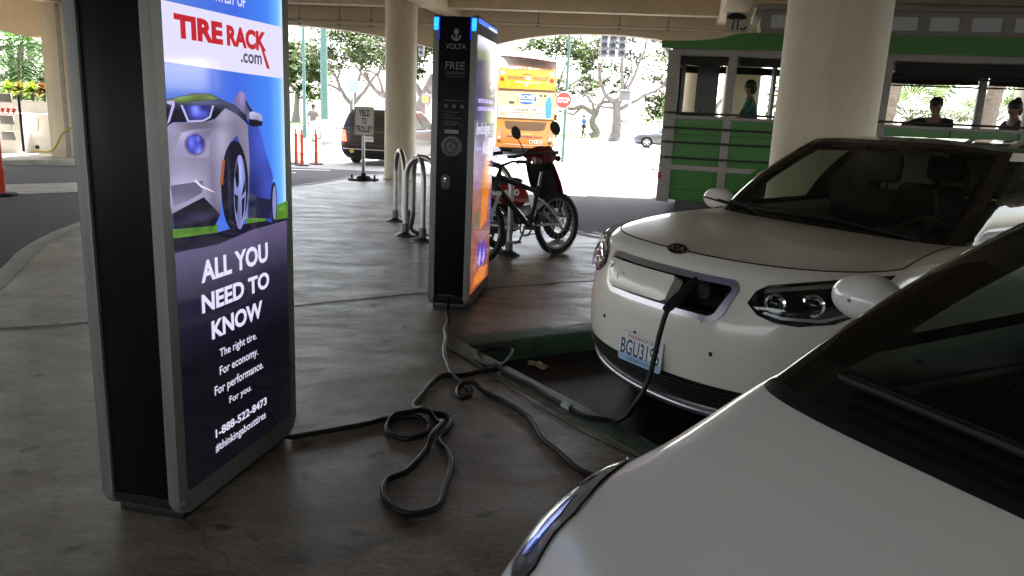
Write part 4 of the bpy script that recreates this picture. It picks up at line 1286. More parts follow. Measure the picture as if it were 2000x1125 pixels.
def kiosk(C, yaw, label):
    bx = V((-math.sin(yaw), math.cos(yaw), 0)); ax = V((-math.cos(yaw), -math.sin(yaw), 0))
    loc = V((C[0], C[1], 0)) + bx * KW / 2 + ax * KD / 2
    ro = empty('charging_kiosk', loc, math.atan2(bx.y, bx.x), label, 'charging kiosk', 'lit advertising charging kiosks on the island')
    x0, x1, y0, y1 = -KW / 2, KW / 2, -KD / 2, KD / 2
    for s in (-1, 1):   # the two side plates with their round corners
        b = MB()
        o = [(x, z) for x, z in rrect(x0, x1, .035, KH, .055, 6)]
        m = plane_m((0, s * KD / 2 - (.042 if s > 0 else 0), 0), (1, 0, 0), (0, 0, 1)) if s < 0 else plane_m((0, KD / 2 - .042, 0), (1, 0, 0), (0, 0, 1))
        m = plane_m((0, y0 + .042, 0), (1, 0, 0), (0, 0, 1)) if s < 0 else plane_m((0, y1, 0), (1, 0, 0), (0, 0, 1))
        b.prism(o, .042, m, bev=.012)
        b.build('side_frame', m_kframe, ro)
    b = MB(); b.box((0, 0, (.10 + KH - .014) / 2), (KW - .016, KD - .086, KH - .014 - .10), bev=.004); b.build('black_panel', m_kblack, ro)
    b = MB()
    pr = [(x0 + .004, .10)] + [(x0 + .004 + .06 * (1 - math.cos(R(a))), .10 - .065 * math.sin(R(a))) for a in range(0, 91, 15)] + [(x1 - .004 - .06 * (1 - math.cos(R(a))), .10 - .065 * math.sin(R(a))) for a in range(90, -1, -15)]
    b.prism(pr, KD - .088, plane_m((0, y1 - .044, 0), (1, 0, 0), (0, 0, 1))); b.build('curved_foot', m_kbase, ro)
    b = MB(); b.box((0, 0, .02), (KW - .1, KD - .05, .04), bev=.004); b.build('plinth', m_kbase, ro)
    b = MB()
    for sx in (x0 + .02, x1 - .02):
        for sy in (y0 - .001, y1 + .001): b.lathe([(.012, -.003), (.012, .003), (0, .004)], 12, Matrix.Translation((sx + .0, sy, .085)) @ Matrix.Rotation(R(90 if sy < 0 else -90), 4, 'X'))
    b.build('bolt', m_chrome, ro)
    # LED corner lamps and light bars
    for sy in (y0 + .021, y1 - .021):
        b = MB(); b.box((x0 + .006, sy, KH - .065), (.026, .034, .085), bev=.008); b.build('corner_lamp', m_led, ro)
        b = MB(); b.box((x0 - .0005, sy + (.022 if sy < 0 else -.022), KH - .09), (.006, .006, .15)); b.build('corner_strip', m_led2, ro)
    for sy in (y0 - .0015, y1 + .0015):
        b = MB(); b.box((0.0, sy, KH - .032), (KW - .09, .006, .03), bev=.002); b.build('light_bar', m_led3, ro)
    ad = plane_m((x0, y0 - .0008, 0), (1, 0, 0), (0, 0, 1))
    nf = plane_m((x0 + .0078 - .0008, y0, 0), (0, -1, 0), (0, 0, 1))
    return ro, ad, nf
AX0, AX1, AZ0, AZ1 = .047, .771, .116, 1.955

k1, ad, nf = kiosk((-1.10545, 2.39197), -.212, 'near kiosk with a lit tyre shop poster of a silver car on its side')
gx = lambda u: u - KW / 2
m_skyp = poster_grad('poster_sky_and_edge_glow', 0, [(gx(.047), (.10, .22, .72)), (gx(.45), (.05, .15, .80)), (gx(.66), (.06, .25, .95)), (gx(.735), (.16, .48, 1.0)), (gx(.771), (.55, .85, 1.0))])  # right edge runs pale, the panel's edge lighting put into the print colour
m_groundp = poster_grad('poster_ground_print', 2, [(.116, (.003, .003, .006)), (.55, (.004, .004, .008)), (.78, (.02, .017, .04)), (.98, (.125, .1, .22))])
m_pw = lit('poster_white', (.80, .76, .98), 1.0)
m_pr = lit('poster_red', (.55, .02, .03)); m_pg = lit('poster_grey', (.09, .09, .14))
disp = flat([(rrect(AX0, AX1, AZ0, AZ1, .02), 0)], ad, [m_groundp], k1, 'display')
pz = .00004
def fl(poly, mat, name): 
    global pz
    o = flat([(poly, 0)], ad, [mat], disp, name, z=pz); pz += .00004; return o
fl([(AX0, 1.0), (AX1, .99), (AX1, 1.935)] + [(AX1 - .006, 1.949), (AX1 - .02, 1.955), (AX0 + .02, 1.955), (AX0 + .006, 1.949), (AX0, 1.935)], m_skyp, 'sky_print')
fl([(AX0, 1.558), (.25, 1.552), (.5, 1.546), (AX1, 1.541), (AX1, 1.735), (AX0, 1.737)], m_pw, 'white_band')
def g2(u, z, b): return math.exp(-((u - b[0]) / b[2]) ** 2 - ((z - b[1]) / b[3]) ** 2) * b[4]
PRINT = {   # printed tones: colour, then soft lighter and darker areas of the picture (centre, size, gain)
 'front': ((.27, .245, .375), [(.11, 1.165, .10, .055, .9), (.09, 1.29, .05, .05, .25), (.335, 1.31, .04, .07, .55), (.22, 1.365, .16, .018, -.55), (.43, 1.2, .05, .14, -.45), (.31, 1.05, .08, .05, -.55), (.36, 1.40, .05, .03, .35), (.27, 1.16, .02, .09, -.35), (.06, 1.36, .06, .02, .5)]),
 'side': ((.035, .06, .36), [(.60, 1.30, .06, .10, .8), (.66, 1.12, .05, .05, .5), (.53, 1.1, .05, .12, -.6), (.58, 1.42, .05, .05, -.5), (.7, 1.02, .05, .03, -.5)]),
 'hood': ((.013, .015, .03), [(.22, 1.44, .16, .012, 9.0), (.42, 1.415, .05, .02, 4.0), (.30, 1.40, .06, .02, -.6)]),
 'hoodgreen': ((.10, .15, .05), [(.12, 1.455, .05, .01, 2.2), (.3, 1.455, .06, .008, 1.0), (.22, 1.44, .1, .008, -.5)]),
 'lowfront': ((.15, .13, .22), [(.08, 1.12, .08, .02, .7), (.2, 1.09, .06, .03, -.4)]),
 'bumper': ((.010, .009, .022), [(.17, 1.06, .1, .012, 4.0), (.1, 1.0, .1, .03, -.5)]),
 'pillar': ((.19, .155, .33), [(.47, 1.46, .02, .03, .9), (.5, 1.42, .02, .03, -.5)]),
 'recess': ((.34, .31, .5), [(.12, 1.34, .04, .03, .5), (.25, 1.34, .05, .02, -.5), (.2, 1.22, .07, .025, .45)]),
 'hlblue': ((.03, .035, .2), [(.19, 1.415, .02, .018, 9), (.23, 1.40, .03, .01, 3), (.16, 1.31, .015, .02, 6), (.2, 1.28, .018, .015, 8), (.195, 1.32, .012, .01, 6)]),
 'rim': ((.24, .27, .6), [(.44, 1.2, .012, .06, .9), (.46, 1.02, .012, .05, .6), (.42, 1.05, .01, .05, -.6)]),
 'tyre': ((.008, .008, .02), [(.37, 1.15, .008, .12, 4.0)]), 'grass': ((.09, .22, .028), [(.1, 1.0, .05, .01, .6), (.2, 1.02, .05, .01, -.3), (.74, 1.03, .03, .01, .7)]),
 'mirror': ((.42, .40, .64), [(.53, 1.41, .02, .01, .8), (.56, 1.38, .02, .01, -.5)]), 'ring': ((.19, .165, .32), [(.15, 1.35, .03, .02, 1.2)]),
}
m_print_car = lit('poster_car_print', (1, 1, 1))
_n, _l = m_print_car.node_tree.nodes, m_print_car.node_tree.links
_at = _n.new('ShaderNodeAttribute'); _at.attribute_name = 'print'
_l.new(_at.outputs['Color'], _n['Principled BSDF'].inputs['Emission Color'])
FLATC = {'ground': (.006, .005, .02), 'sill': (.01, .01, .05), 'sidewin': (.015, .02, .08), 'hlrim': (.5, .48, .8), 'hlspark': (.4, .4, .75), 'amber': (.35, .1, .04), 'scratch': (.8, .78, .95)}
def print_patch(poly, key, z, res=.014):
    n = len(poly); dn = []
    for i in range(n):
        p, q = V(poly[i]), V(poly[(i + 1) % n]); k = max(1, int((q - p).length / res)); dn += [p.lerp(q, j / k) for j in range(k)]
    def ins(x, y):
        c = False
        for i in range(len(dn)):
            p, q = dn[i], dn[i - 1]
            if (p.y > y) != (q.y > y) and x < (q.x - p.x) * (y - p.y) / (q.y - p.y) + p.x: c = not c
        return c
    pts = list(dn); x = min(p.x for p in dn) + res / 2
    while x < max(p.x for p in dn):
        y = min(p.y for p in dn) + res / 2
        while y < max(p.y for p in dn):
            if ins(x, y) and min((V((x, y)) - p).length_squared for p in dn) > (res * .4) ** 2: pts.append(V((x, y)))
            y += res
        x += res
    nb = len(dn)
    vo, eo, fo, *_ = delaunay_2d_cdt(pts, [(i, (i + 1) % nb) for i in range(nb)], [], 1, 1e-6)
    col, bl = PRINT.get(key, (FLATC.get(key, (.1, .1, .1)), []))
    cs = []
    for p in vo:
        k = max(.08, 1 + sum(g2(p.x, p.y, b_) for b_ in bl)); nn_ = .10 * pnoise((p.x * 60, p.y * 60, 1)) if key == 'grass' else 0
        cs.append([min(.95, c * k + nn_ * c * 5) for c in col])
    return [ad @ V((p.x, p.y, z)) for p in vo], [tuple(f) for f in fo], cs
_v, _f2, _c = [], [], []
for i_, (k_, p_) in enumerate(AD):
    if k_ in ('hlspark',): continue
    a_, f_, c_ = print_patch(p_, k_, pz + .00004 * (i_ + 1)); o_ = len(_v)
    _v += a_; _c += c_; _f2 += [tuple(o_ + q for q in f) for f in f_]
_me = bpy.data.meshes.new('poster_car'); _me.from_pydata(_v, [], _f2)
_ca = _me.color_attributes.new('print', 'FLOAT_COLOR', 'POINT')
for i_, c_ in enumerate(_c): _ca.data[i_].color = (*c_, 1)
link('poster_car', _me, m_print_car, disp, smooth=0)
pz += .00004 * (len(AD) + 1)
tm = ad @ Matrix.Translation((0, 0, pz))
for body, rect, mat, bold in (('COURTESY OF', (.235, .51, 1.772, 1.812), m_pw, .018), ('TIRE', (.101, .362, 1.633, 1.706), m_pr, .055), ('RACK', (.385, .645, 1.633, 1.703), m_pr, .055), ('.com', (.468, .610, 1.583, 1.617), m_pg, .025),
                              ('ALL YOU', (.178, .615, .832, .91), m_pw, .034), ('NEED TO', (.174, .62, .725, .793), m_pw, .034), ('KNOW', (.224, .563, .617, .686), m_pw, .034),
                              ('The right tire.', (.266, .515, .53, .57), m_pw, .008), ('For economy.', (.262, .52, .462, .505), m_pw, .008), ('For performance.', (.226, .556, .395, .44), m_pw, .008), ('For you.', (.315, .465, .335, .37), m_pw, .008),
                              ('1-888-522-8473', (.22, .575, .243, .276), m_pw, .022), ('#thinkingabouttires', (.216, .564, .178, .22), m_pw, .008)):
    text(body, rect, tm, mat, disp, 'poster_lettering', bold)
flat([([(.608, 1.640), (.625, 1.640), (.668, 1.572), (.645, 1.572)], 0)], tm, [m_pr], disp, 'poster_lettering')
text('R', (.662, .668, 1.69, 1.697), tm, m_pg, disp, 'poster_lettering', .01)

k2, ad, nf = kiosk((-.31589, 5.47368), -.14, 'farther kiosk with a black charging panel and blue lights along its top')
m_ad2 = poster_grad('poster_evening_print', 2, [(.116, (.30, .07, .02)), (.35, (.34, .10, .07)), (.62, (.30, .12, .12)), (.85, (.45, .17, .05)), (1.15, (.16, .11, .28)), (1.5, (.07, .06, .17)), (1.78, (.05, .045, .10)), (1.84, (.16, .22, .05)), (1.9, (.75, .75, .95)), (1.955, (.8, .8, 1))], .9)
d2 = flat([(rrect(AX0 - .02, AX1 + .02, AZ0, AZ1, .02), 0)], ad, [m_ad2], k2, 'display')
P2 = {'orange': lit('poster_orange', (.75, .22, .03)), 'mauve': lit('poster_mauve', (.30, .16, .36)), 'violet': lit('poster_violet', (.12, .06, .5)), 'skin': lit('poster_skin', (.40, .17, .11)), 'green': lit('poster_leaf', (.08, .2, .04)), 'dark': lit('poster_dark', (.05, .03, .06)), 'edge': lit('poster_edge_glow', (.03, .03, .85)), 'lilac': lit('poster_lilac', (.5, .42, .9))}
kk = list(P2)
A2 = [('orange', [(.35, .56), (.62, .60), (.70, .85), (.66, 1.12), (.50, 1.10), (.40, .85)]), ('mauve', [(.10, 1.10), (.30, 1.18), (.36, .95), (.30, .80), (.18, .72), (.10, .8)]), ('skin', [(.16, .70), (.34, .82), (.45, 1.0), (.40, 1.05), (.28, .92), (.16, .84)]),
      ('orange', [(.10, .15), (.62, .13), (.72, .22), (.40, .26), (.2, .22)]), ('violet', [(.25, .34), (.34, .50), (.43, .40), (.53, .52), (.60, .36), (.70, .44), (.66, .28), (.5, .26), (.36, .27)]), ('green', [(.12, .62), (.2, .72), (.26, .7), (.2, .58)]), ('skin', [(.12, .28), (.26, .42), (.3, .32), (.2, .24)]),
      ('lilac', [(.3, .31), (.40, .42), (.44, .33), (.38, .27)]), ('lilac', [(.48, .29), (.56, .40), (.6, .31), (.54, .27)]), ('dark', [(.30, 1.60), (.46, 1.76), (.66, 1.74), (.72, 1.5), (.6, 1.3), (.4, 1.4)]), ('lilac', [(.55, 1.62), (.66, 1.66), (.64, 1.58)]),
      ('edge', [(AX1, 1.5), (AX1 + .02, 1.5), (AX1 + .02, .5), (AX1, .5)])]
flat([(p, kk.index(k)) for k, p in A2], ad, [P2[k] for k in kk], d2, 'poster_picture', z=.0001)
tm = ad @ Matrix.Translation((0, 0, .0006))
for body, rect in (('Indulge', (.10, .60, 1.25, 1.36)), ('with a little', (.12, .30, 1.16, 1.20)), ('Aloha', (.33, .74, 1.12, 1.22))):
    text(body, rect, tm, m_pw if body in ('Indulge', 'Aloha') else P2['lilac'], d2, 'poster_lettering', .012)
bars = []
rb = random.Random(2)
for z0, z1, e in ((1.50, 1.53, .68), (1.445, 1.475, .72)):
    u = .12
    while u < e - .03:
        q = rb.uniform(.03, .09); bars.append((rrect(u, min(e, u + q), z0, z1, .006, 2), 0)); u += q + .018
flat(bars, ad, [P2['lilac']], d2, 'poster_small_print', z=.0007)
def nt_(body, rect, mat, bold=.01, par=None):
    return text(body, rect, nf @ Matrix.Translation((0, 0, .0004)), mat, par or k2, 'panel_lettering', bold)
nt_('VOLTA', (-.218, -.075, 1.85, 1.886), m_print)
nt_('FREE', (-.215, -.08, 1.716, 1.766), m_print, .0)
nt_('CHARGING', (-.215, -.08, 1.682, 1.702), m_printdim)
nt_('voltacharging.com', (-.214, -.082, 1.662, 1.673), m_printdim)
bars = []
for z, e in ((1.503, -.078), (1.425, -.11), (1.405, -.13), (1.385, -.09), (1.36, -.12), (1.345, -.1)):
    u = -.218
    while u < e - .01:
        q = rb.uniform(.008, .03); bars.append((rrect(u, min(e, u + q), z, z + .005, .001, 2), 0)); u += q + .006
flat(bars, nf, [m_printdim], k2, 'panel_small_print', z=.0005)
b = MB()
for u in (-.205, -.147, -.09): b.prism(ell(u, 1.468, .013, .013, 16), .0008, nf)
for u in (-.2, -.147, -.09): b.prism(rrect(u - .01, u + .01, 1.335, 1.339, .001, 2), .0008, nf)
b.build('panel_pictogram', m_printdim, k2)
b = MB()     # emblem: bulb over a toothed ring
b.prism(ell(-.145, 1.965, .018, .019, 20), .0008, nf)
b.prism([(-.151, 1.95), (-.139, 1.95), (-.140, 1.915), (-.150, 1.915)], .0008, nf)
for k in range(9):
    a = R(180 + 180 * k / 8); c, q = math.cos(a), math.sin(a)
    pts = [(-.145 + r_ * math.cos(a + da), 1.937 + r_ * math.sin(a + da)) for r_, da in ((.022, -.17), (.022, .17), (.035, .14), (.035, -.14))]
    b.prism(pts, .0008, nf)
b.prism([(-.145 + .028 * math.cos(R(a)), 1.937 + .028 * math.sin(R(a))) for a in range(170, 371, 10)] + [(-.145 + .02 * math.cos(R(a)), 1.937 + .02 * math.sin(R(a))) for a in range(370, 169, -10)], .0007, nf)
b.build('panel_emblem', m_print, k2)
b = MB(); b.prism(rrect(-.21, -.112, 1.283, 1.306, .003, 3), .001, nf); lb = b.build('number_label', M('label_tape', (.35, .35, .34), .5), k2)
text('EVSE #2', (-.203, -.119, 1.288, 1.301), nf @ Matrix.Translation((0, 0, .0012)), m_black, lb, 'label_lettering', .02)
rm = nf @ Matrix.Translation((-.153, 1.194, 0))
b = MB(); b.lathe([(.076, 0), (.076, .012), (.068, .02), (.052, .022), (.046, .008), (.034, .006), (.034, .016), (.028, .02), (.018, .02), (.016, .004), (0, .004)], 40, rm); b.build('plug_holster', M('holster_grey', (.10, .10, .105), .45, .3), k2)
b = MB(); b.prism(rrect(-.226, -.162, .888, .996, .031, 8), .006, nf, bev=.002); lk = b.build('lock_plate', M('lock_plate_grey', (.07, .07, .072), .5, .4), k2)
b = MB(); b.lathe([(.014, 0), (.014, .006), (0, .007)], 16, nf @ Matrix.Translation((-.196, .955, .006))); b.build('lock', m_chrome, lk)
nt_('MADE IN HAWAII', (-.227, -.105, .105, .115), m_printdim, .01)

# ------------------------------------------------------------------ charging cables
m_cable = M('black_cable_sheath', (0.004, 0.004, 0.004), 0.5, spec=.3, var=.15, scale=30)
def ground_path(pts, r, z0=0.0):
    """lies on the slab; a later run that crosses an earlier one climbs over it"""
    P = spline([(x, y, 0) for x, y in pts], 7)
    zs = [isl_z(p.x, p.y) + r for p in P]
    n = len(P)
    up = [0.0] * n
    for i in range(n):
        for j in range(0, i - 12):
            d = (P[i] - P[j]).length
            if d < 0.05: up[i] = max(up[i], 2 * r * 1.02 * (1 - smooth01((d - 2 * r) / .03)))
    for _ in range(3): up = [max(up[i], (up[max(0, i - 1)] + up[i] + up[min(n - 1, i + 1)]) / 3) for i in range(n)]
    return [V((p.x + .006 * pnoise((p.x * 9, p.y * 9, 3)), p.y + .006 * pnoise((p.x * 9, p.y * 9, 8)), z + u)) for p, z, u in zip(P, zs, up)]
CR = 0.0125
ro = empty('charging_cable', (-.36, 4.2, 0), 0, 'black cable from the foot of the farther kiosk, passing under the near white car', 'cable', 'charging cables on the floor')
off = V((.36, -4.2, 0))
pa = ground_path(CA + [(.62, 2.66), (.95, 2.42)], CR)
b = MB(); b.tube([p + off for p in [V((-.46, 5.50, .10)), V((-.463, 5.44, .03))] + pa], CR, 10); b.build('cable', m_cable, ro)
ro = empty('charging_cable', (-.3, 3.4, 0), 0, 'black looped cable from the near kiosk, plugged into the nose of the boxy white car', 'cable', 'charging cables on the floor')
off = V((.3, -3.4, 0))
pb = ground_path(CBg + [(.39, 3.545), (.46, 3.52)], CR)
tail = spline([tuple(pb[-1])] + [(.53, 3.50, .012), (.575, 3.455, .06)] + [tuple(p) for p in CB[::-1]][:-2], 6)
b = MB(); b.tube([p + off for p in [V((-1.0, 3.06, .06))] + pb + tail[1:]], CR, 10); b.build('cable', m_cable, ro)
b = MB()
e0, e1 = V(CB[2]), V(CB[0]); dd = (e1 - e0).normalized()
b.tube([p + off for p in (e0 - dd * .03, e0 + dd * .0, e0 + dd * .04, e1, e1 + dd * .10)], [.018, .024, .026, .022, .02], 12); b.build('plug_handle', m_rubber, ro)
b = MB(); c = V((.305, 3.655, .015)); d = V((.6, -.8, 0)); b.tube([c - d * .03 + off, c + d * .03 + off], .019, 10); b.build('cable_sleeve', M('grey_tape', (.33, .34, .34), .5), ro)

# ------------------------------------------------------------------ litter
b = MB()
random.seed(4)
b.grid(lambda u, v: V((.13 * (u - .5) + .012 * math.sin(9 * v), .075 * (v - .5) + .02 * math.sin(5 * u), .016 + .022 * abs(math.sin(7 * u + 2 * v)) * (1 - abs(2 * v - 1)) + .008 * math.sin(11 * v))), 12, 8)
lt = b.build('food_wrapper', [M('paper_wrapper', (.55, .47, .36), .8, var=.35, scale=20)], None, smooth=0)
lt.location = (.19, 4.66, ROAD_Z + .004); lt.rotation_euler = (0, 0, R(-25))
tag(lt, 'crumpled paper food wrapper lying in the bay beside the green kerb', 'litter')
for i, (x, y) in enumerate(((-.53, 3.02), (-.72, 5.0))):
    b = MB(); b.grid(lambda u, v: V((.03 * (u - .5), .018 * (v - .5), .003 + .005 * math.sin(3 * u) * (1 - v))), 4, 3)
    o = b.build('leaf_scrap', M('dry_leaf', (.25, .2, .12), .8), None, smooth=0); o.location = (x, y, 0.002); o.rotation_euler = (0, 0, i + .4)
    tag(o, ('small pale leaf scrap on the slab left of the big cable loop', 'small pale leaf scrap on the slab in front of the farther kiosk')[i], 'leaf')

# ------------------------------------------------------------------ bicycle racks
def wave_rack(P0, d, n, label):
    ro = empty('bicycle_rack', (P0[0], P0[1], 0), 0, label, 'bicycle rack', 'steel wave bicycle racks')
    d = V((d[0], d[1], 0)).normalized(); w_ = .5; r = w_ / 2
    path = [V((0, 0, .02)), V((0, 0, .66))]
    for k in range(n):
        c = d * (r + k * w_)
        up = k % 2 == 0
        zc = .66 if up else .28
        for a in range(0, 181, 15):
            path.append(c - d * r * math.cos(R(a)) + V((0, 0, zc + (1 if up else -1) * r * math.sin(R(a)))))
    path.append(d * (n * w_) + V((0, 0, .02)))
    b = MB(); b.tube(path, .03, 14); b.build('tube', m_steel, ro, smooth=60)
    for q in (V((0, 0, 0)), d * (n * w_)):
        b = MB(); b.lathe([(.12, 0), (.115, .012), (.06, .035), (.04, .05), (.04, .14), (.033, .145)], 24, Matrix.Translation(q)); b.build('foot_flange', m_darksteel, ro)
    return ro
wave_rack((-1.54, 9.84), (.35, -.94), 3, 'empty steel wave rack left of the farther kiosk')
wave_rack((-.05, 7.83), (-.8, .6), 3, 'steel wave rack with the mountain bicycle against it')
b = MB()      # chain wound on the rack
pth = spline([(-1.28, 9.12, .16), (-1.24, 9.06, .08), (-1.2, 8.96, .03), (-1.12, 8.8, .025), (-1.02, 8.7, .03), (-1.0, 8.62, .03)], 4)
for i, (p, q) in enumerate(zip(pth, pth[1:])):
    dn = (q - p).normalized(); x, y = frame(dn); s_ = x if i % 2 else y
    L = (q - p).length * .75
    b.tube([p + dn * L * math.cos(a) + s_ * .022 * math.sin(a) for a in [2 * PI * k / 10 for k in range(10)]], .009, 5, closed=True)
b.box((-1.28, 9.12, .2), (.07, .05, .09), bev=.01)
tag(b.build('lock_chain', m_black), 'black lock chain hanging on the empty wave rack', 'chain')

# ------------------------------------------------------------------ yield sign
ro = empty('yield_sign', (-2.99, 15.05, 0), 0, 'white rectangular sign reading yield to trolley on a low black base', 'sign')
b = MB(); b.prism(ell(0, 0, .30, .17, 8, R(22)), .035, bev=.008); b.lathe([(.16, .035), (.12, .09), (.05, .11), (.05, .14)], 8)
for x in (-.22, .22): b.cyl((x, -.02, .03), (x, -.02, .11), .025, .015, 10)
b.build('base', m_black, ro)
b = MB(); b.box((0, 0, .62), (.055, .05, 1.06), bev=.004); b.build('post', m_steel, ro)
b = MB()
for k in range(26): b.lathe([(.009, 0), (.0, .001)], 8, Matrix.Translation((0.0, -.0255, .14 + .036 * k)) @ Matrix.Rotation(R(90), 4, 'X'))
b.build('post_holes', m_black, ro)
b = MB(); sm = plane_m((0, -.035, 0), (1, 0, 0), (.02, 0, 1)); b.prism(rrect(-.185, .185, .86, 1.40, .035), .008, sm, bev=.002); pl = b.build('sign_plate', M('sign_white', (.62, .62, .6), .4), ro)
b = MB(); b.tube([sm @ V((x, y, .009)) for x, y in rrect(-.175, .175, .87, 1.39, .028)], .004, 4, closed=True); b.build('sign_border', m_black, pl)
tm = sm @ Matrix.Translation((0, 0, .009))
for body, rect in (('YIELD', (-.105, .105, 1.22, 1.34)), ('TO', (-.045, .045, 1.075, 1.19)), ('TROLLEY', (-.16, .16, .92, 1.045))): text(body, rect, tm, m_black, pl, 'sign_lettering', .03)

# ------------------------------------------------------------------ orange delineator posts
m_orange = M('orange_post_plastic', (.62, .07, .025), .5, var=.15, scale=8)
def delineator(x, y, h, label, group):
    z = road_z(x, y)
    ro = empty('delineator_post', (x, y, z), 0, label, 'delineator', group)
    b = MB(); b.prism(ell(0, 0, .2, .2, 8, R(22)), .04, bev=.01); b.build('base', m_rubber, ro)
    b = MB(); b.lathe([(.055, .04), (.055, h * .3), (.062, h * .31), (.062, h * .36), (.05, h * .37), (.046, h * .80), (.052, h * .81), (.052, h * .86), (.03, h * .88), (.022, h * .9), (.03, h * .93), (.03, h * .97), (.02, h)], 16); b.build('post', m_orange, ro)
for (px, py), lb in zip(((-6.62, 23.2), (-6.28, 22.6), (-6.1, 23.5)), ('back left of the three orange posts left of the van', 'front one of the three orange posts left of the van', 'back right of the three orange posts left of the van')):
    delineator(px, py, 1.05, lb, 'orange lane posts')
delineator(-7.75, 11.55, 1.12, 'tall orange post at the far left edge of the lane', 'orange lane posts')
# ------------------------------------------------------------------ bicycles and scooter
m_bikeblack = M('black_bike_paint', (.014, .014, .015), .3, coat=.6)
m_bikewhite = M('white_bike_paint', (.55, .55, .53), .35, coat=.5)
m_bikered = M('red_enamel', (.30, .012, .014), .25, coat=.8)
m_sred = M('red_scooter_plastic', (.36, .014, .014), .25, coat=.8)
m_dkred = M('dark_red_scooter_plastic', (.11, .014, .012), .3, coat=.6)
def bike_wheel(parent, c, r, tw=.029, spokes=28, name='wheel', rimmat=None, steer=0.0):
    m = Matrix.Translation(c) @ Matrix.Rotation(steer, 4, 'Z') @ Matrix.Rotation(R(90), 4, 'X')
    b = MB()
    ring = lambda rr: [m @ V((rr * math.cos(a), rr * math.sin(a), 0)) for a in [2 * PI * k / 44 for k in range(44)]]
    b.tube(ring(r - tw), tw, 10, closed=True)
    for k in range(66):       # tread knobs
        a = 2 * PI * k / 66
        for z in (-.012, .012): b.box(m @ V(((r - .001) * math.cos(a), (r - .001) * math.sin(a), z)), (.012, .012, .012))
    wo = b.build(name, m_tyre, parent)
    b = MB(); b.lathe([(r - 2 * tw + .004, -.013), (r - 2 * tw - .014, -.008), (r - 2 * tw - .014, .008), (r - 2 * tw + .004, .013)], 44, m); b.build('rim', rimmat or m_darksteel, wo)
    b = MB()
    for k in range(spokes):
        a = 2 * PI * k / spokes
        b.tube([m @ V((.02 * math.cos(a + .5 * (-1) ** k), .02 * math.sin(a + .5 * (-1) ** k), .025 * (-1) ** k)), m @ V(((r - 2 * tw - .01) * math.cos(a), (r - 2 * tw - .01) * math.sin(a), 0))], .0016, 4)
    b.tube([m @ V((0, 0, -.05)), m @ V((0, 0, .05))], .018, 10)
    b.build('spokes', m_steel, wo)
    return wo
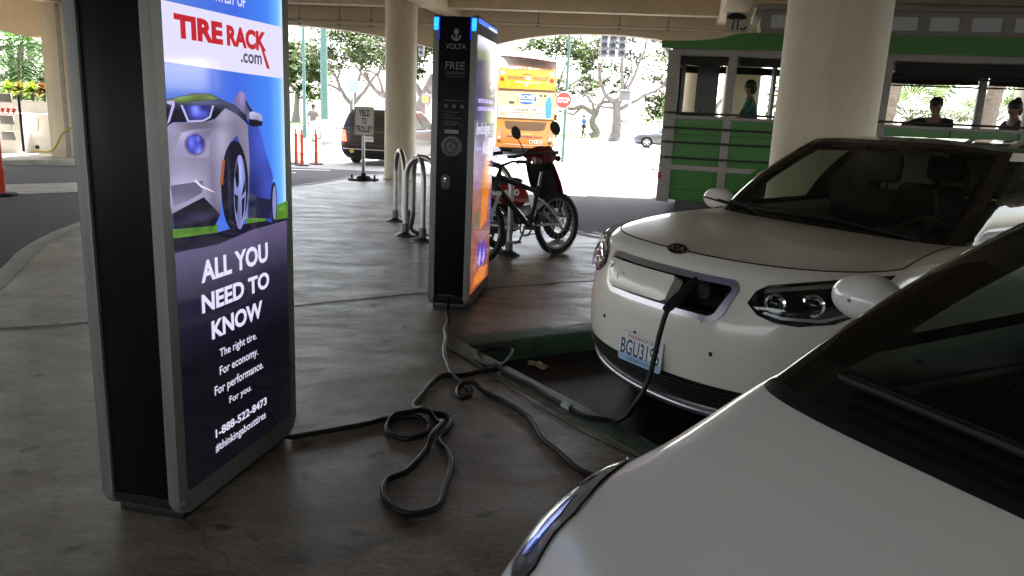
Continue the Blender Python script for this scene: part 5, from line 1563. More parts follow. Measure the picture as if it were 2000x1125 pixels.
def bicycle(loc, rz, lean, label, main, second, r=.32, wb=1.04, steer=.0, white_fork=True):
    ro = empty('bicycle', loc, rz, label, 'bicycle', 'bicycles at the racks')
    ro.rotation_euler = (R(lean), 0, rz)
    bike_wheel(ro, (0, 0, r), r)
    bike_wheel(ro, (wb, 0, r), r, steer=steer)
    bbk = V((.40, 0, r - .02)); seat_t = V((.24, 0, .78)); head_t = V((.80, 0, .86)); head_b = V((.86, 0, .70)); rear = V((0, 0, r))
    b = MB()
    b.tube([head_t.lerp(head_b, .75), bbk + V((.02, 0, .03))], [.032, .028], 10)
    b.tube([head_t.lerp(head_b, .2), V((.275, 0, .66))], [.03, .022], 10)
    b.tube([bbk, V((.26, 0, .72))], .02, 10)
    b.tube([head_t, head_b], .026, 10)
    fr = b.build('frame', main, ro)
    b = MB()
    for s in (-1, 1):
        b.tube([bbk + V((0, s * .04, .03)), rear + V((.05, s * .065, .0)), rear + V((0, s * .065, 0))], .013, 8)
        b.tube([V((.30, s * .03, .60)), V((.2, s * .065, .52)), rear + V((0, s * .065, 0))], .012, 8)
    b.tube([V((.31, 0, .5)), V((.20, 0, .56))], .03, 10)
    b.build('swing_arm', second, ro)
    b = MB(); b.tube([bbk.lerp(V((.26, 0, .72)), .8), V((.205, 0, .92))], .014, 8)
    b.build('seat_post', m_steel, ro)
    b = MB()
    b.grid(lambda u, v: V((.12 + .27 * u, (v - .5) * (.16 * (1 - u) ** 1.3 + .035), .945 - .04 * (2 * v - 1) ** 2 + .015 * math.cos(u * 6) - (.0))), 12, 8)
    b.grid(lambda u, v: V((.12 + .27 * u, (v - .5) * (.16 * (1 - u) ** 1.3 + .035), .92 - .045 * (2 * v - 1) ** 2 + .01 * math.cos(u * 6))), 12, 8)
    b.tube([V((.15, 0, .93)), V((.36, 0, .93))], .02, 6)
    b.build('saddle', m_rubber, ro)
    hd = (head_t - head_b).normalized()
    rot = Matrix.Translation(head_b) @ Matrix.Rotation(steer, 4, hd) @ Matrix.Translation(-head_b)
    ft = head_b - hd * .03; ax = V((wb, 0, r))
    b = MB()
    for s in (-1, 1):
        top = ft + V((0, s * .06, 0))
        b.tube([rot @ top, rot @ (top.lerp(ax + V((0, s * .06, 0)), .45))], .017, 10); b.tube([rot @ (top.lerp(ax + V((0, s * .06, 0)), .4)), rot @ (ax + V((0, s * .06, 0)))], .021, 10)
    b.tube([rot @ (ft + V((0, -.075, 0))), rot @ (ft + V((0, .075, 0)))], .024, 10)
    b.grid(lambda u, v: rot @ (ax + V(((r + .03) * math.cos(R(60 + 75 * u)), (v - .5) * .06, (r + .03) * math.sin(R(60 + 75 * u))))), 10, 2)
    b.build('fork', m_bikewhite if white_fork else m_bikeblack, ro)
    b = MB()
    st = head_t + hd * .06
    b.tube([rot @ head_t, rot @ st, rot @ (st + V((.05, 0, .02)))], .018, 8)
    hb = st + V((.05, 0, .02))
    b.tube([rot @ (hb + V((-.06, s * x, .04 * (x > .12)))) for s, x in ((-1, .31), (-1, .14))] + [rot @ (hb + V((0, -.05, 0))), rot @ (hb + V((0, .05, 0)))] + [rot @ (hb + V((-.06, s * x, .04 * (x > .12)))) for s, x in ((1, .14), (1, .31))], .0125, 8)
    for s in (-1, 1):
        b.tube([rot @ (hb + V((-.06, s * .20, .04))), rot @ (hb + V((-.065, s * .325, .04)))], .018, 8)
        b.tube([rot @ (hb + V((-.05, s * .2, .03))), rot @ (hb + V((.0, s * .29, .0)))], .006, 6)
        b.tube(spline([rot @ (hb + V((-.04, s * .19, .02))), rot @ (hb + V((.07, s * .1, -.02))), rot @ (hb + V((.06, s * .02, -.16))), rot @ (head_b + V((.03, s * .05, -.05)))], 5), .003, 5)
    b.build('handlebar', m_black, ro)
    b = MB()
    m = Matrix.Translation(bbk + V((0, -.055, 0))) @ Matrix.Rotation(R(90), 4, 'X')
    b.lathe([(.09, 0), (.09, .004), (.07, .006), (.07, 0)], 32, m)
    b.lathe([(.02, -.12), (.02, .02), (0, .02)], 10, m)
    for a, s in ((R(-60), -1), (R(120), 1)):
        e = bbk + V((.17 * math.cos(a), s * .075, .17 * math.sin(a)))
        b.tube([bbk + V((0, s * .07, 0)), e], .011, 6); b.box(e + V((0, s * .05, 0)), (.09, .09, .02), bev=.004)
    b.tube([bbk + V((0, -.05, .085)), rear + V((0, -.05, .045))], .004, 4); b.tube([bbk + V((0, -.05, -.085)), rear + V((0, -.05, -.045))], .004, 4)
    b.lathe([(.045, 0), (.045, .012), (0, .012)], 18, Matrix.Translation(rear + V((0, -.045, 0))) @ Matrix.Rotation(R(90), 4, 'X'))
    b.tube([bbk + V((-.08, .05, -.02)), V((.24, .16, .02))], .008, 6)
    b.build('crankset', m_darksteel, ro)
    return ro
bv = V((-.72, -.72, 0))
mtb = bicycle((.46, 8.02, 0), math.atan2(-.70, -.74), 5, 'black and white mountain bicycle leaning at the rack in front of the red scooter', m_bikeblack, m_bikewhite, steer=R(6))
bic2 = bicycle((-.40, 8.9, 0), R(-88), 6, 'red framed bicycle tucked behind the farther kiosk', m_bikered, m_bikeblack, r=.31, steer=R(-12), white_fork=False)

# the scooter
ro = empty('motor_scooter', (-.17, 8.2, 0), math.atan2(.75, .66), 'red and black motor scooter with two round mirrors parked behind the bicycle', 'scooter')
ro.rotation_euler = (R(-8), 0, math.atan2(.75, .66))
WB = 1.04; wr = .26
for x in (0, WB):
    m = Matrix.Translation((x, 0, wr)) @ Matrix.Rotation(R(90), 4, 'X')
    b = MB(); b.tube([m @ V(((wr - .04) * math.cos(a), (wr - .04) * math.sin(a), 0)) for a in [2 * PI * k / 36 for k in range(36)]], .042, 10, closed=True)
    wo = b.build('wheel', m_tyre, ro)
    b = MB(); b.lathe([(wr - .075, -.03), (wr - .085, 0), (wr - .075, .03)], 30, m)
    for k in range(6): b.tube([m @ V((.03 * math.cos(k * PI / 3), .03 * math.sin(k * PI / 3), 0)), m @ V(((wr - .07) * math.cos(k * PI / 3), (wr - .07) * math.sin(k * PI / 3), 0))], .014, 6)
    b.tube([m @ V((0, 0, -.06)), m @ V((0, 0, .06))], .035, 12); b.build('rim', m_steel, wo)
b = MB()      # leg shield: curved front apron
b.grid(lambda u, v: V((.98 - .20 * v + .10 * math.cos(PI * (u - .5)) * (1 - .45 * v), (u - .5) * 2 * (.24 - .05 * v ** 3 - .06 * (1 - v) ** 2), .38 + .52 * v)), 16, 14)
b.grid(lambda u, v: V((.95 - .20 * v + .07 * math.cos(PI * (u - .5)) * (1 - .45 * v), (u - .5) * 2 * (.23 - .05 * v ** 3 - .06 * (1 - v) ** 2), .38 + .52 * v)), 16, 14)
b.build('leg_shield', m_sred, ro, smooth=60)
b = MB(); b.grid(lambda u, v: V((.925 - .20 * v + .05 * math.cos(PI * (u - .5)) * (1 - .45 * v), (u - .5) * 2 * (.215 - .05 * v ** 3 - .06 * (1 - v) ** 2), .37 + .53 * v)), 12, 10); b.build('inner_shield', m_black, ro, smooth=60)
b = MB(); b.grid(lambda u, v: V((WB + (wr + .045) * math.cos(R(55 + 80 * u)), (v - .5) * .14 , wr + (wr + .045) * math.sin(R(55 + 80 * u)) - .03 * abs(2 * v - 1))), 14, 6)
b.build('mudguard', m_sred, ro, smooth=60)
b = MB()
for s in (-1, 1): b.tube([V((.90, s * .06, .62)), V((1.0, s * .07, .48)), V((WB, s * .075, wr))], .02, 8)
b.tube([V((.76, 0, .95)), V((.92, 0, .60))], .028, 8); b.build('fork', m_darksteel, ro)
b = MB()      # floor and rear body
b.grid(lambda u, v: V((.30 + .55 * u, (v - .5) * .34, .31 + .02 * math.sin(PI * u))), 6, 4)
b.box((.58, 0, .27), (.6, .26, .07), bev=.02); b.build('footboard', m_black, ro)
b = MB()
b.grid(lambda u, v: V((-.30 + .68 * u, .155 * (1 - .5 * (1 - u) ** 2) * math.cos(PI * v) * (1 if True else 0), .47 + .07 * (1 - u) + (.25 - .05 * u) * math.sin(PI * v))), 14, 14)
b.grid(lambda u, v: V((-.30 + .68 * u, .155 * (1 - .5 * (1 - u) ** 2) * (1 - 2 * v), .52 + .06 * (1 - u) - .1 * math.sin(PI * v))), 14, 8)
body = b.build('rear_body', m_sred, ro, smooth=60)
text('alto', (-.02, .22, .55, .65), plane_m((0, -.158, 0), (1, 0, 0), (0, .0, 1)), m_white, body, 'body_lettering', .03)
b = MB(); b.grid(lambda u, v: V((-.28 + .66 * u, (v - .5) * .27 * (1 - .3 * u * u), .74 + .035 * math.sin(PI * u) - .05 * (2 * v - 1) ** 2 + .03 * (u < .35))), 14, 8)
b.box((.05, 0, .70), (.6, .2, .06), bev=.02); b.build('seat', m_rubber, ro, smooth=60)
b = MB(); b.tube([V((.2, -.13, .2)), V((.0, -.14, .2)), V((-.05, -.15, .22))], [.02, .03, .055], 12); b.tube([V((-.05, -.15, .22)), V((-.42, -.16, .30))], [.058, .05], 14); b.build('exhaust', m_steel, ro)
b = MB(); b.box((.05, .04, .26), (.5, .2, .2), bev=.03); b.box((.36, 0, .34), (.26, .22, .22), bev=.05); b.tube([V((-.02, -.08, .24)), V((-.12, -.08, .52))], .022, 8); b.tube([V((.25, .1, .22)), V((.22, .2, .0))], .01, 6); b.build('engine', m_darksteel, ro)
b = MB()      # handlebar cowl
b.grid(lambda u, v: V((.80 + .15 * math.sin(PI * u) * math.cos(PI * (v - .5)) - .02, (v - .5) * .50, .985 + .10 * math.cos(2 * PI * u) * math.cos(PI * (v - .5)) ** .6 if abs(v - .5) < .499 else .99)), 14, 16)
b.grid(lambda u, v: V((.75 + .08 * math.cos(2 * PI * u), .055 * math.sin(2 * PI * u), .86 + .1 * v)), 14, 3)
b.build('handlebar_cowl', m_dkred, ro, smooth=60)
b = MB(); b.tube(spline([(.66, -.36, .99), (.72, -.24, 1.0), (.77, 0, 1.01), (.72, .24, 1.0), (.66, .36, .99)], 5), .013, 8)
for s in (-1, 1):
    b.tube([(.69, s * .25, .99), (.65, s * .37, .99)], .019, 8); b.tube([(.74, s * .24, .985), (.72, s * .36, .97)], .006, 6)
    b.ball((.84, s * .22, .93), (.035, .035, .035), 6)
b.build('handlebar', m_rubber, ro)
for s in (-1, 1):
    b = MB(); b.tube([(.75, s * .2, 1.03), (.76, s * .26, 1.14), (.74, s * .29, 1.21)], .006, 6)
    mm = Matrix.Translation((.73, s * .29, 1.26)) @ Matrix.Rotation(R(20), 4, 'X') @ Matrix.Rotation(R(75), 4, 'Y')
    b.lathe([(0, .022), (.06, .015), (.078, 0), (.07, -.008), (0, -.008)], 20, mm); b.build('mirror', m_black, ro)
b = MB(); b.box((-.32, 0, .62), (.03, .16, .08), bev=.02); b.build('tail_lamp', m_red, ro)
b = MB(); b.prism(ell(0, 0, .09, .06, 20), .03, Matrix.Translation((.93, 0, 1.0)) @ Matrix.Rotation(R(80), 4, 'Y')); b.build('headlight', m_dkred, ro)
# ------------------------------------------------------------------ open green trolley
m_tgreen = M('trolley_green', (.04, .19, .02), .4, coat=.3, var=.08, scale=2)
m_tgrey = M('trolley_grey_frame', (.34, .31, .29), .5, var=.1, scale=4)
m_trail = M('trolley_dark_rail', (.10, .095, .09), .4, .6)
m_tcream = M('trolley_cream_roof', (.30, .27, .22), .6)
m_awning = M('rolled_awning', (.03, .025, .022), .8, bump=.2)
m_frost = M('frosted_roof_window', (.62, .64, .64), .25, var=.1, scale=20)
m_seatbr = M('trolley_seat', (.06, .04, .03), .6)
TA = R(-14)
TR_L, TR_W = 9.6, 2.35
tro = empty('trolley_bus', (2.36, 13.0, 0), TA, 'open sided green trolley with grey posts and rails behind the charging car', 'trolley')
b = MB()
b.prism([(.12, .12), (TR_L, .12), (TR_L, 1.46), (.12, 1.46)], .05, plane_m((0, .06, 0), (1, 0, 0), (0, 0, 1)))
b.build('side_panel', m_tgreen, tro)
b = MB(); b.prism([(.12, .12), (TR_L, .12), (TR_L, 1.46), (3.0, 1.46), (3.0, .3), (.9, .3), (.9, 1.46), (.12, 1.46)], .05, plane_m((0, TR_W, 0), (1, 0, 0), (0, 0, 1))); b.build('side_panel', m_tgreen, tro)
b = MB(); b.box((.1, TR_W / 2, .62), (.06, TR_W - .1, 1.0)); b.box((TR_L, TR_W / 2, .79), (.05, TR_W - .12, 1.3)); b.build('end_panel', m_tgreen, tro)
b = MB(); b.box((TR_L / 2, TR_W / 2, .16), (TR_L - .1, TR_W - .2, .08)); b.box((TR_L / 2, TR_W / 2, .0), (TR_L - .6, TR_W - .7, .24)); b.build('floor', m_darksteel, tro)
posts = [.10, 1.02, 3.3, 5.3, 7.3, 9.5]
for x in posts:
    for y in (.0, TR_W):
        b = MB(); b.box((x, y, 1.30), (.13 if x > .2 else .2, .09, 2.44), bev=.012); b.build('post', m_tgrey, tro)
for z in (.82, 1.07, 1.30, 1.54):
    b = MB(); b.tube([(.02, -.1, z), (TR_L, -.1, z)], .017, 8)
    for x in posts: b.tube([(x, -.1, z), (x, -.02, z)], .02, 8); b.ball((x, -.1, z), .028, 5)
    b.build('rail', m_trail, tro)
b = MB(); b.box((TR_L / 2, -.03, .66), (TR_L - .2, .05, .085), bev=.008); b.build('rub_strip', m_tgrey, tro)
b = MB(); b.box((TR_L / 2, -.01, 1.475), (TR_L - .2, .1, .05), bev=.008); b.box((TR_L / 2, TR_W, 1.475), (TR_L - .2, .08, .05)); b.build('sill', m_tgrey, tro)
for y in (-.0, TR_W):
    b = MB(); b.box((TR_L / 2, y, 2.49), (TR_L - .1, .1, .09), bev=.01); b.build('header', m_tgrey, tro)
    b = MB()
    for i in range(len(posts) - 1):
        x0, x1 = posts[i] + .1, posts[i + 1] - .08
        big = i > 1
        for k in range(3 if big else 2):
            b.tube([(x0, y + .01, 2.40 - .06 * k), ((x0 + x1) / 2, y + .012, 2.385 - .06 * k - .01), (x1, y + .01, 2.40 - .06 * k)], .038, 8)
        if big: b.tube([(x0 - .1, y - .03, 2.20), (x1 + .1, y - .03, 2.20)], .016, 6)
    b.build('awning', m_awning, tro)
b = MB()      # green fascia and the rising front of the roof
fa = [(-.12, 2.54), (TR_L + .1, 2.54), (TR_L + .1, 2.80), (1.3, 2.80), (1.05, 2.78), (.75, 2.70), (.3, 2.66), (-.12, 2.655)]
b.prism(fa, .05, plane_m((0, -.05, 0), (1, 0, 0), (0, 0, 1))); b.prism(fa, .05, plane_m((0, TR_W + .09, 0), (1, 0, 0), (0, 0, 1)))
b.box((-.10, TR_W / 2, 2.60), (.05, TR_W + .08, .11)); b.build('roof_fascia', m_tgreen, tro)
b = MB(); b.box((TR_L / 2, TR_W / 2, 2.62), (TR_L, TR_W + .08, .05)); b.build('roof', m_tcream, tro)
b = MB(); b.box(((1.35 + TR_L) / 2, TR_W / 2, 3.21), (TR_L - 1.2, TR_W - .2, .10), bev=.04); b.build('raised_roof', m_tcream, tro)
b = MB()
nwin = 14; wx0, wx1 = 1.45, TR_L - .15
for y in (.18, TR_W - .18):
    b.box(((wx0 + wx1) / 2, y, 2.85), (wx1 - wx0, .06, .10)); b.box(((wx0 + wx1) / 2, y, 3.13), (wx1 - wx0, .06, .06))
    for k in range(nwin + 1): b.box((wx0 + (wx1 - wx0) * k / nwin, y, 3.0), (.16, .06, .2))
b.box((wx0 - .02, TR_W / 2, 2.98), (.06, TR_W - .42, .36))
b.build('clerestory', m_tcream, tro)
for k in range(nwin):
    b = MB(); xc = wx0 + (wx1 - wx0) * (k + .5) / nwin
    b.box((xc, .19, 3.0), ((wx1 - wx0) / nwin - .161, .02, .199)); b.build('roof_window', m_frost, tro)
b = MB()
for x in (1.25, 4.0, 6.8): b.box((x, -.06, 2.72), (.14, .03, .05), bev=.01)
b.build('marker_lamp', m_amber, tro)
b = MB(); b.box((.02, -.02, .52), (.06, .08, .10), bev=.01); b.build('front_lamp', m_red, tro)
b = MB(); b.box((1.02, .05, 2.97), (.36, .04, .30), bev=.012); pl = b.build('emblem_plate', M('cream_plate', (.45, .42, .36), .5), tro)
em = plane_m((1.02, .028, 2.97), (1, 0, 0), (0, 0, 1))
umb = [(-.16 + .01, .05)] + [(.155 * math.cos(R(a)) - .02, .05 + .085 * math.sin(R(a))) for a in range(172, 7, -12)] + [(.135, .05), (.06, .035), (-.02, .045), (-.09, .035)]
flat([(umb, 0), ([(-.055, .05), (-.04, .05), (-.06, -.12), (-.085, -.12)], 0), ([(0, .05), (.018, .05), (.02, -.12), (-.005, -.12)], 0), ([(.05, -.06), (.065, -.095), (.10, -.10), (.13, -.06), (.15, -.06), (.13, -.11), (.09, -.125), (.055, -.115)], 0)], em, [m_black], pl, 'umbrella_emblem', z=.003)
# front screen, cab and seats
b = MB()
for y in (.12, TR_W / 2, TR_W - .12): b.box((.1, y, 1.85), (.07, .07, 1.42))
b.box((.1, TR_W / 2, 2.42), (.07, TR_W - .2, .1)); b.box((.1, TR_W / 2, 1.18), (.07, TR_W - .2, .1)); b.build('screen_frame', m_trim, tro)
b = MB(); b.box((.1, TR_W / 2, 1.8), (.008, TR_W - .24, 1.1)); b.build('windscreen', M_glass('trolley_screen_glass', (.8, .9, .86), .6), tro)
b = MB(); b.box((.34, TR_W / 2, 1.2), (.4, TR_W - .3, .5), bev=.06); b.box((.4, .6, 1.49), (.3, .45, .14), bev=.03); b.box((.32, 1.1, 1.48), (.2, .3, .1), bev=.02); b.build('dashboard', m_int2, tro)
b = MB(); mm = Matrix.Translation((.66, .72, 1.46)) @ Matrix.Rotation(R(40), 4, 'Y'); b.tube([mm @ V((.2 * math.cos(a), .2 * math.sin(a), 0)) for a in [2 * PI * k / 22 for k in range(22)]], .018, 6, closed=True); b.tube([mm @ V((0, 0, 0)), (.5, .72, 1.2)], .03, 6); b.tube([mm @ V((-.2, 0, 0)), mm @ V((.2, 0, 0))], .014, 5); b.build('steering_wheel', m_black, tro)
for (x, y) in [(1.42, .72)] + [(x, y) for x in (2.6, 3.45, 4.3, 5.15, 6.0, 6.85, 7.7, 8.55) for y in (.62, 1.75)]:
    b = MB(); b.box((x, y, 1.0), (.46, .95 if x > 2 else .5, .1), bev=.03); b.box((x + .25, y, 1.2), (.09, .95 if x > 2 else .5, .42), Matrix.Rotation(R(8), 3, 'Y'), bev=.03); b.box((x, y, .6), (.36, .1, .8)); b.build('bench_seat', m_seatbr, tro)
b = MB(); b.box((1.78, 1.95, 1.5), (.05, .8, 1.9)); b.box((.62, TR_W - .1, 1.85), (.4, .05, 1.3)); b.build('bulkhead', m_darksteel, tro)
for x in (1.9, 7.6):
    for y, s in ((.1, -1), (TR_W - .1, 1)):
        m = Matrix.Translation((x, y + .0, .2)) @ Matrix.Rotation(R(90), 4, 'X')
        b = MB(); b.lathe([(.2, -.13), (.44, -.13), (.47, -.08), (.47, .08), (.44, .13), (.2, .13)], 28, m); wo = b.build('wheel', m_tyre, tro)
        b = MB(); b.lathe([(0, .12), (.2, .12), (.22, .14)], 20, m) if s < 0 else b.lathe([(0, -.12), (.2, -.12)], 20, m); b.build('rim', m_steel, wo)
for xc in (1.9, 7.6):
    b = MB(); b.tube([(xc + .58 * math.cos(R(a)), -.045, .2 + .58 * math.sin(R(a))) for a in range(-8, 189, 12)], .03, 6); b.build('wheel_arch', m_tgreen, tro)
b = MB()
for x in (2.15, 4.3, 6.3, 8.4): b.box((x, .005, .79), (.012, .012, 1.3))
for z in (.3, 1.2): b.box((TR_L / 2, .006, z), (TR_L - .3, .01, .01))
b.build('panel_seams', m_awning, tro)

# ------------------------------------------------------------------ people
m_skin = M('skin', (.22, .12, .075), .55)
m_hair = M('dark_hair', (.015, .012, .01), .6, bump=.4, bscale=90)
def person(label, loc, rz, J, top, bottom, hair='short', sleeves=.45, skin_m=None, top_name='shirt', shoes=True, group=None):
    """J: joint positions in the person's own frame (x forward, y left, z up)"""
    ro = empty('person', loc, rz, label, 'person', group)
    P = {k: V(v) for k, v in J.items()}
    nodes, idx = [], {}
    def add(k, p, r, par): idx[k] = len(nodes); nodes.append((V(p), r, idx[par] if par else None))
    add('pelvis', P['pelvis'], (.15, .11), None)
    add('waist', P['pelvis'].lerp(P['chest'], .5), (.135, .10), 'pelvis'); add('chest', P['chest'], (.155, .11), 'waist'); add('neckb', P['chest'].lerp(P['head'], .42), .08, 'chest')
    add('neck', P['chest'].lerp(P['head'], .64), .058, 'neckb')
    h = P['head']; up = (h - P['neck'] if 'neck' in P else h - P['chest']).normalized()
    add('jaw', h - up * .045, (.066, .075), 'neck'); add('head', h + up * .03, (.078, .09), 'jaw'); add('crown', h + up * .105, (.045, .05), 'head')
    f = V(J.get('face', (1, 0, 0))).normalized()
    add('nose', h - up * .005 + f * .098, .013, 'head')
    side = up.cross(f)
    for s in (1, -1): add('ear%d' % s, h + side * s * .082, .018, 'head')
    for s in ('l', 'r'):
        add('sh' + s, P['sh' + s], .07, 'chest'); add('ua' + s, P['sh' + s].lerp(P['el' + s], .5), .05, 'sh' + s); add('el' + s, P['el' + s], .041, 'ua' + s); add('fa' + s, P['el' + s].lerp(P['wr' + s], .5), .038, 'el' + s); add('wr' + s, P['wr' + s], .027, 'fa' + s)
        d = (P['wr' + s] - P['el' + s]).normalized(); a, c = frame(d)
        add('palm' + s, P['wr' + s] + d * .05, (.036, .018), 'wr' + s)
        for k in range(4):
            o = P['wr' + s] + d * (.09 + .004 * (k in (1, 2))) + a * (.022 * (k - 1.5) * .75)
            add('f%s%d' % (s, k), o, .0095, 'palm' + s); add('g%s%d' % (s, k), o + d * (.035 + .008 * (k in (1, 2))) - c * .012, .0085, 'f%s%d' % (s, k)); add('h%s%d' % (s, k), o + d * .05 - c * .035, .0075, 'g%s%d' % (s, k))
        add('t%s' % s, P['wr' + s] + d * .045 + a * .04, .011, 'palm' + s); add('u%s' % s, P['wr' + s] + d * .075 + a * .055 - c * .015, .009, 't%s' % s)
        add('hip' + s, P['hip' + s], .088, 'pelvis'); add('th' + s, P['hip' + s].lerp(P['kn' + s], .5), .075, 'hip' + s); add('kn' + s, P['kn' + s], .056, 'th' + s); add('ca' + s, P['kn' + s].lerp(P['an' + s], .35), .054, 'kn' + s); add('an' + s, P['an' + s], .036, 'ca' + s)
        ff = V((f.x, f.y, 0)).normalized() if 'foot' not in J else V(J['foot'])
        add('to' + s, P['an' + s] + ff * .16 - V((0, 0, .045)), .034, 'an' + s)
    skin(nodes, 'body', skin_m or m_skin, ro)
    g = 1.13
    tn = [(P['pelvis'] + V((0, 0, -.02)), (.165, .125), None), (P['pelvis'].lerp(P['chest'], .5), (.15, .118), 0), (P['chest'], (.17, .125), 1), (P['chest'].lerp(P['head'], .45), .088, 2)]
    for s in ('l', 'r'):
        k = len(tn); e = P['sh' + s].lerp(P['el' + s], min(1, sleeves * 2)) if sleeves < .5 else P['el' + s]
        tn += [(P['sh' + s], .074, 2), (P['sh' + s].lerp(e, .5), .066, k), (e, .06, k + 1)]
        if sleeves >= 1: tn.append((P['wr' + s], .042, k + 2))
    skin(tn, top_name, top, ro)
    bn = [(P['pelvis'], (.162, .122), None)]
    for s in ('l', 'r'):
        k = len(bn); bn += [(P['hip' + s], .1, 0), (P['hip' + s].lerp(P['kn' + s], .5), .087, k), (P['kn' + s], .068, k + 1), (P['kn' + s].lerp(P['an' + s], .5), .062, k + 2), (P['an' + s] + V((0, 0, .03)), .05, k + 3)]
    skin(bn, 'trousers', bottom, ro)
    b = MB()
    q = Matrix.Translation(h + up * .05 - f * .018)
    rot = V((0, 0, 1)).rotation_difference(up).to_matrix().to_4x4()
    n = 10
    for i_ in (0,):
        b.lathe([(0, .105), (.05, .095), (.088, .06), (.102, .015), (.098, -.02), (.08, -.05)], 20, q @ rot); b.ball(h - f * .045 + up * .0, (.08, .085, .095), 8)
    if hair == 'bun': b.ball(h + up * .13 - f * .06, .05, 7); b.ball(h - f * .06 - up * .02, (.075, .08, .09), 7)
    b.build('hair', m_hair, ro, smooth=60)
    if hair != 'none':
        pass
    if shoes:
        for s in ('l', 'r'):
            ff = V((f.x, f.y, 0)).normalized() if 'foot' not in J else V(J['foot'])
            b = MB(); b.ball(P['an' + s] + ff * .08 - V((0, 0, .04)), (.055, .055, .045), 8); b.ball(P['an' + s] + ff * .15 - V((0, 0, .05)), (.06, .05, .035), 8); b.build('shoe', m_black, ro)
    return ro
seat_z = 1.06
def seated(fx=0, armr=None, arml=None, lean=0.0, face=(1, 0, 0)):
    J = dict(pelvis=(0, 0, .1), chest=(lean, 0, .47), head=(lean + .04, 0, .745), hipl=(.05, .1, .08), hipr=(.05, -.1, .08), knl=(.46, .13, .1), knr=(.46, -.13, .1), anl=(.5, .13, -.36), anr=(.5, -.13, -.36),
             shl=(lean, .185, .51), shr=(lean, -.185, .51), ell=(.08 + lean, .25, .27), elr=(.08 + lean, -.25, .27), wrl=(.33, .18, .22), wrr=(.33, -.18, .22), face=face)
    if armr: J['elr'], J['wrr'] = armr
    if arml: J['ell'], J['wrl'] = arml
    return J
def tp(x, y, z=seat_z):
    c, s = math.cos(TA), math.sin(TA)
    return (2.36 + c * x - s * y, 13.0 + s * x + c * y, z)
m_teal = M('teal_shirt', (.02, .10, .09), .85); m_dark = M('dark_shirt', (.012, .012, .016), .85); m_dtr = M('dark_trousers', (.02, .02, .025), .85); m_grsh = M('grey_tshirt', (.09, .08, .085), .85); m_blue = M('blue_shirt', (.06, .1, .35), .85); m_brown = M('brown_top', (.05, .03, .025), .85)
person('driver in a teal shirt seated at the wheel of the green trolley', tp(1.38, .72, 1.24), PI + TA, seated(armr=((.16, -.27, .24), (.42, -.2, .22)), arml=((.16, .27, .24), (.42, .2, .22))), m_teal, m_dtr, sleeves=.42)
person('passenger in a dark shirt resting an elbow on the trolley rail', tp(4.2, .55), R(-128), seated(armr=((.16, -.44, .44), (.30, -.22, .42)), arml=((.1, .25, .27), (.32, .1, .2)), lean=.02, face=(.8, .6, -.1)), m_dark, m_dtr, sleeves=.4)
person('passenger with hair tied up in a bun seated farthest right in the trolley', tp(5.32, .42), PI + TA + .35, seated(lean=.06, face=(1, .1, -.2)), m_brown, m_dtr, hair='bun', sleeves=.2, top_name='top')
person('passenger partly hidden by the thick column in the trolley', tp(3.35, .6, .92), PI + TA, seated(lean=.02), m_dark, m_dtr, sleeves=.4)
walk = dict(pelvis=(0, 0, .93), chest=(.02, 0, 1.30), head=(.05, 0, 1.62), hipl=(0, .1, .9), hipr=(0, -.1, .9), knl=(.14, .1, .5), knr=(-.02, -.1, .5), anl=(.1, .1, .09), anr=(-.26, -.1, .14), shl=(.02, .19, 1.38), shr=(.02, -.19, 1.38), ell=(-.1, .25, 1.12), elr=(.12, -.25, 1.12), wrl=(-.02, .26, .88), wrr=(.3, -.22, 1.0), face=(1, 0, 0))
person('pedestrian in a grey shirt walking beyond the orange posts', (-9.6, 36.5, -.42), R(70), walk, m_grsh, M('pale_shorts', (.4, .38, .36), .9), sleeves=.4)
person('distant pedestrian in a blue shirt right of the stop sign', (4.95, 60.5, -.40), R(200), walk, m_blue, m_dtr, sleeves=.4)

# ------------------------------------------------------------------ vehicles on the street
root = empty('minivan', (-3.62, 28.95, -.42), R(79) - R(90), 'dark maroon minivan seen from behind between the sign and the round column', 'van')
PV = dict(levels=[(.2, -.14, -4.9, .86), (.32, -.05, -5.05, .93), (.46, 0, -5.12, .97), (.62, -.01, -5.13, .985), (.8, -.06, -5.09, .99), (.93, -.14, -5.06, .985), (1.0, -.25, -5.04, .97)], nF=2.6, cF=.7, nR=4.5, cR=.32, rise=(.06, -.2, -1.6),
          G0=(1.08, -1.0, -5.02, .94), G1=(1.70, -2.0, -4.78, .76), gnF=3, gcF=.4, gnR=5, gcR=.2, wheels=(-.95, -4.03), ra=.39, rw=.34, wmax=.985, tw_w=.22, rim=.22, s=(.27, .33, .49, .505, .60, .615, .715), tw=.96, tt=.9, spokes=7, cmat=m_frit)
VC = car(PV, root, m_mpaint, m_glass, M('van_tinted_glass', (.003, .003, .004), .25, spec=.25), m_mpaint, m_mpaint, detail=False)
def van_back(x, z):
    s_ = 1 if x >= 0 else -1
    best = None
    t = max(0, min(1, (z - .2) / .86))
    for _ in range(12):
        q = VC.body(.9 * s_, t); t = max(0, min(1, t + (z - q.z) * .9))
    lo, hi = .7, 1.0
    for _ in range(24):
        m_ = (lo + hi) / 2
        if abs(VC.body(m_ * s_, t).x) > abs(x): lo = m_
        else: hi = m_
    return VC.body(lo * s_, t)
for s in (-1, 1):
    b = MB()
    b.grid(lambda u, v: van_back(s * (.93 - .22 * u * (1 - .4 * v)), .72 + .36 * v) + V((s * .006, -.012, 0)), 6, 8); b.build('tail_lamp', m_redlit if s < 0 else m_red, root)
    mirror(root, s * 1.07, -1.55, 1.16, s, m_mpaint)
pmn = plane_m(van_back(0, .82) + V((0, -.015, 0)), (1, 0, 0), (0, .05, 1))
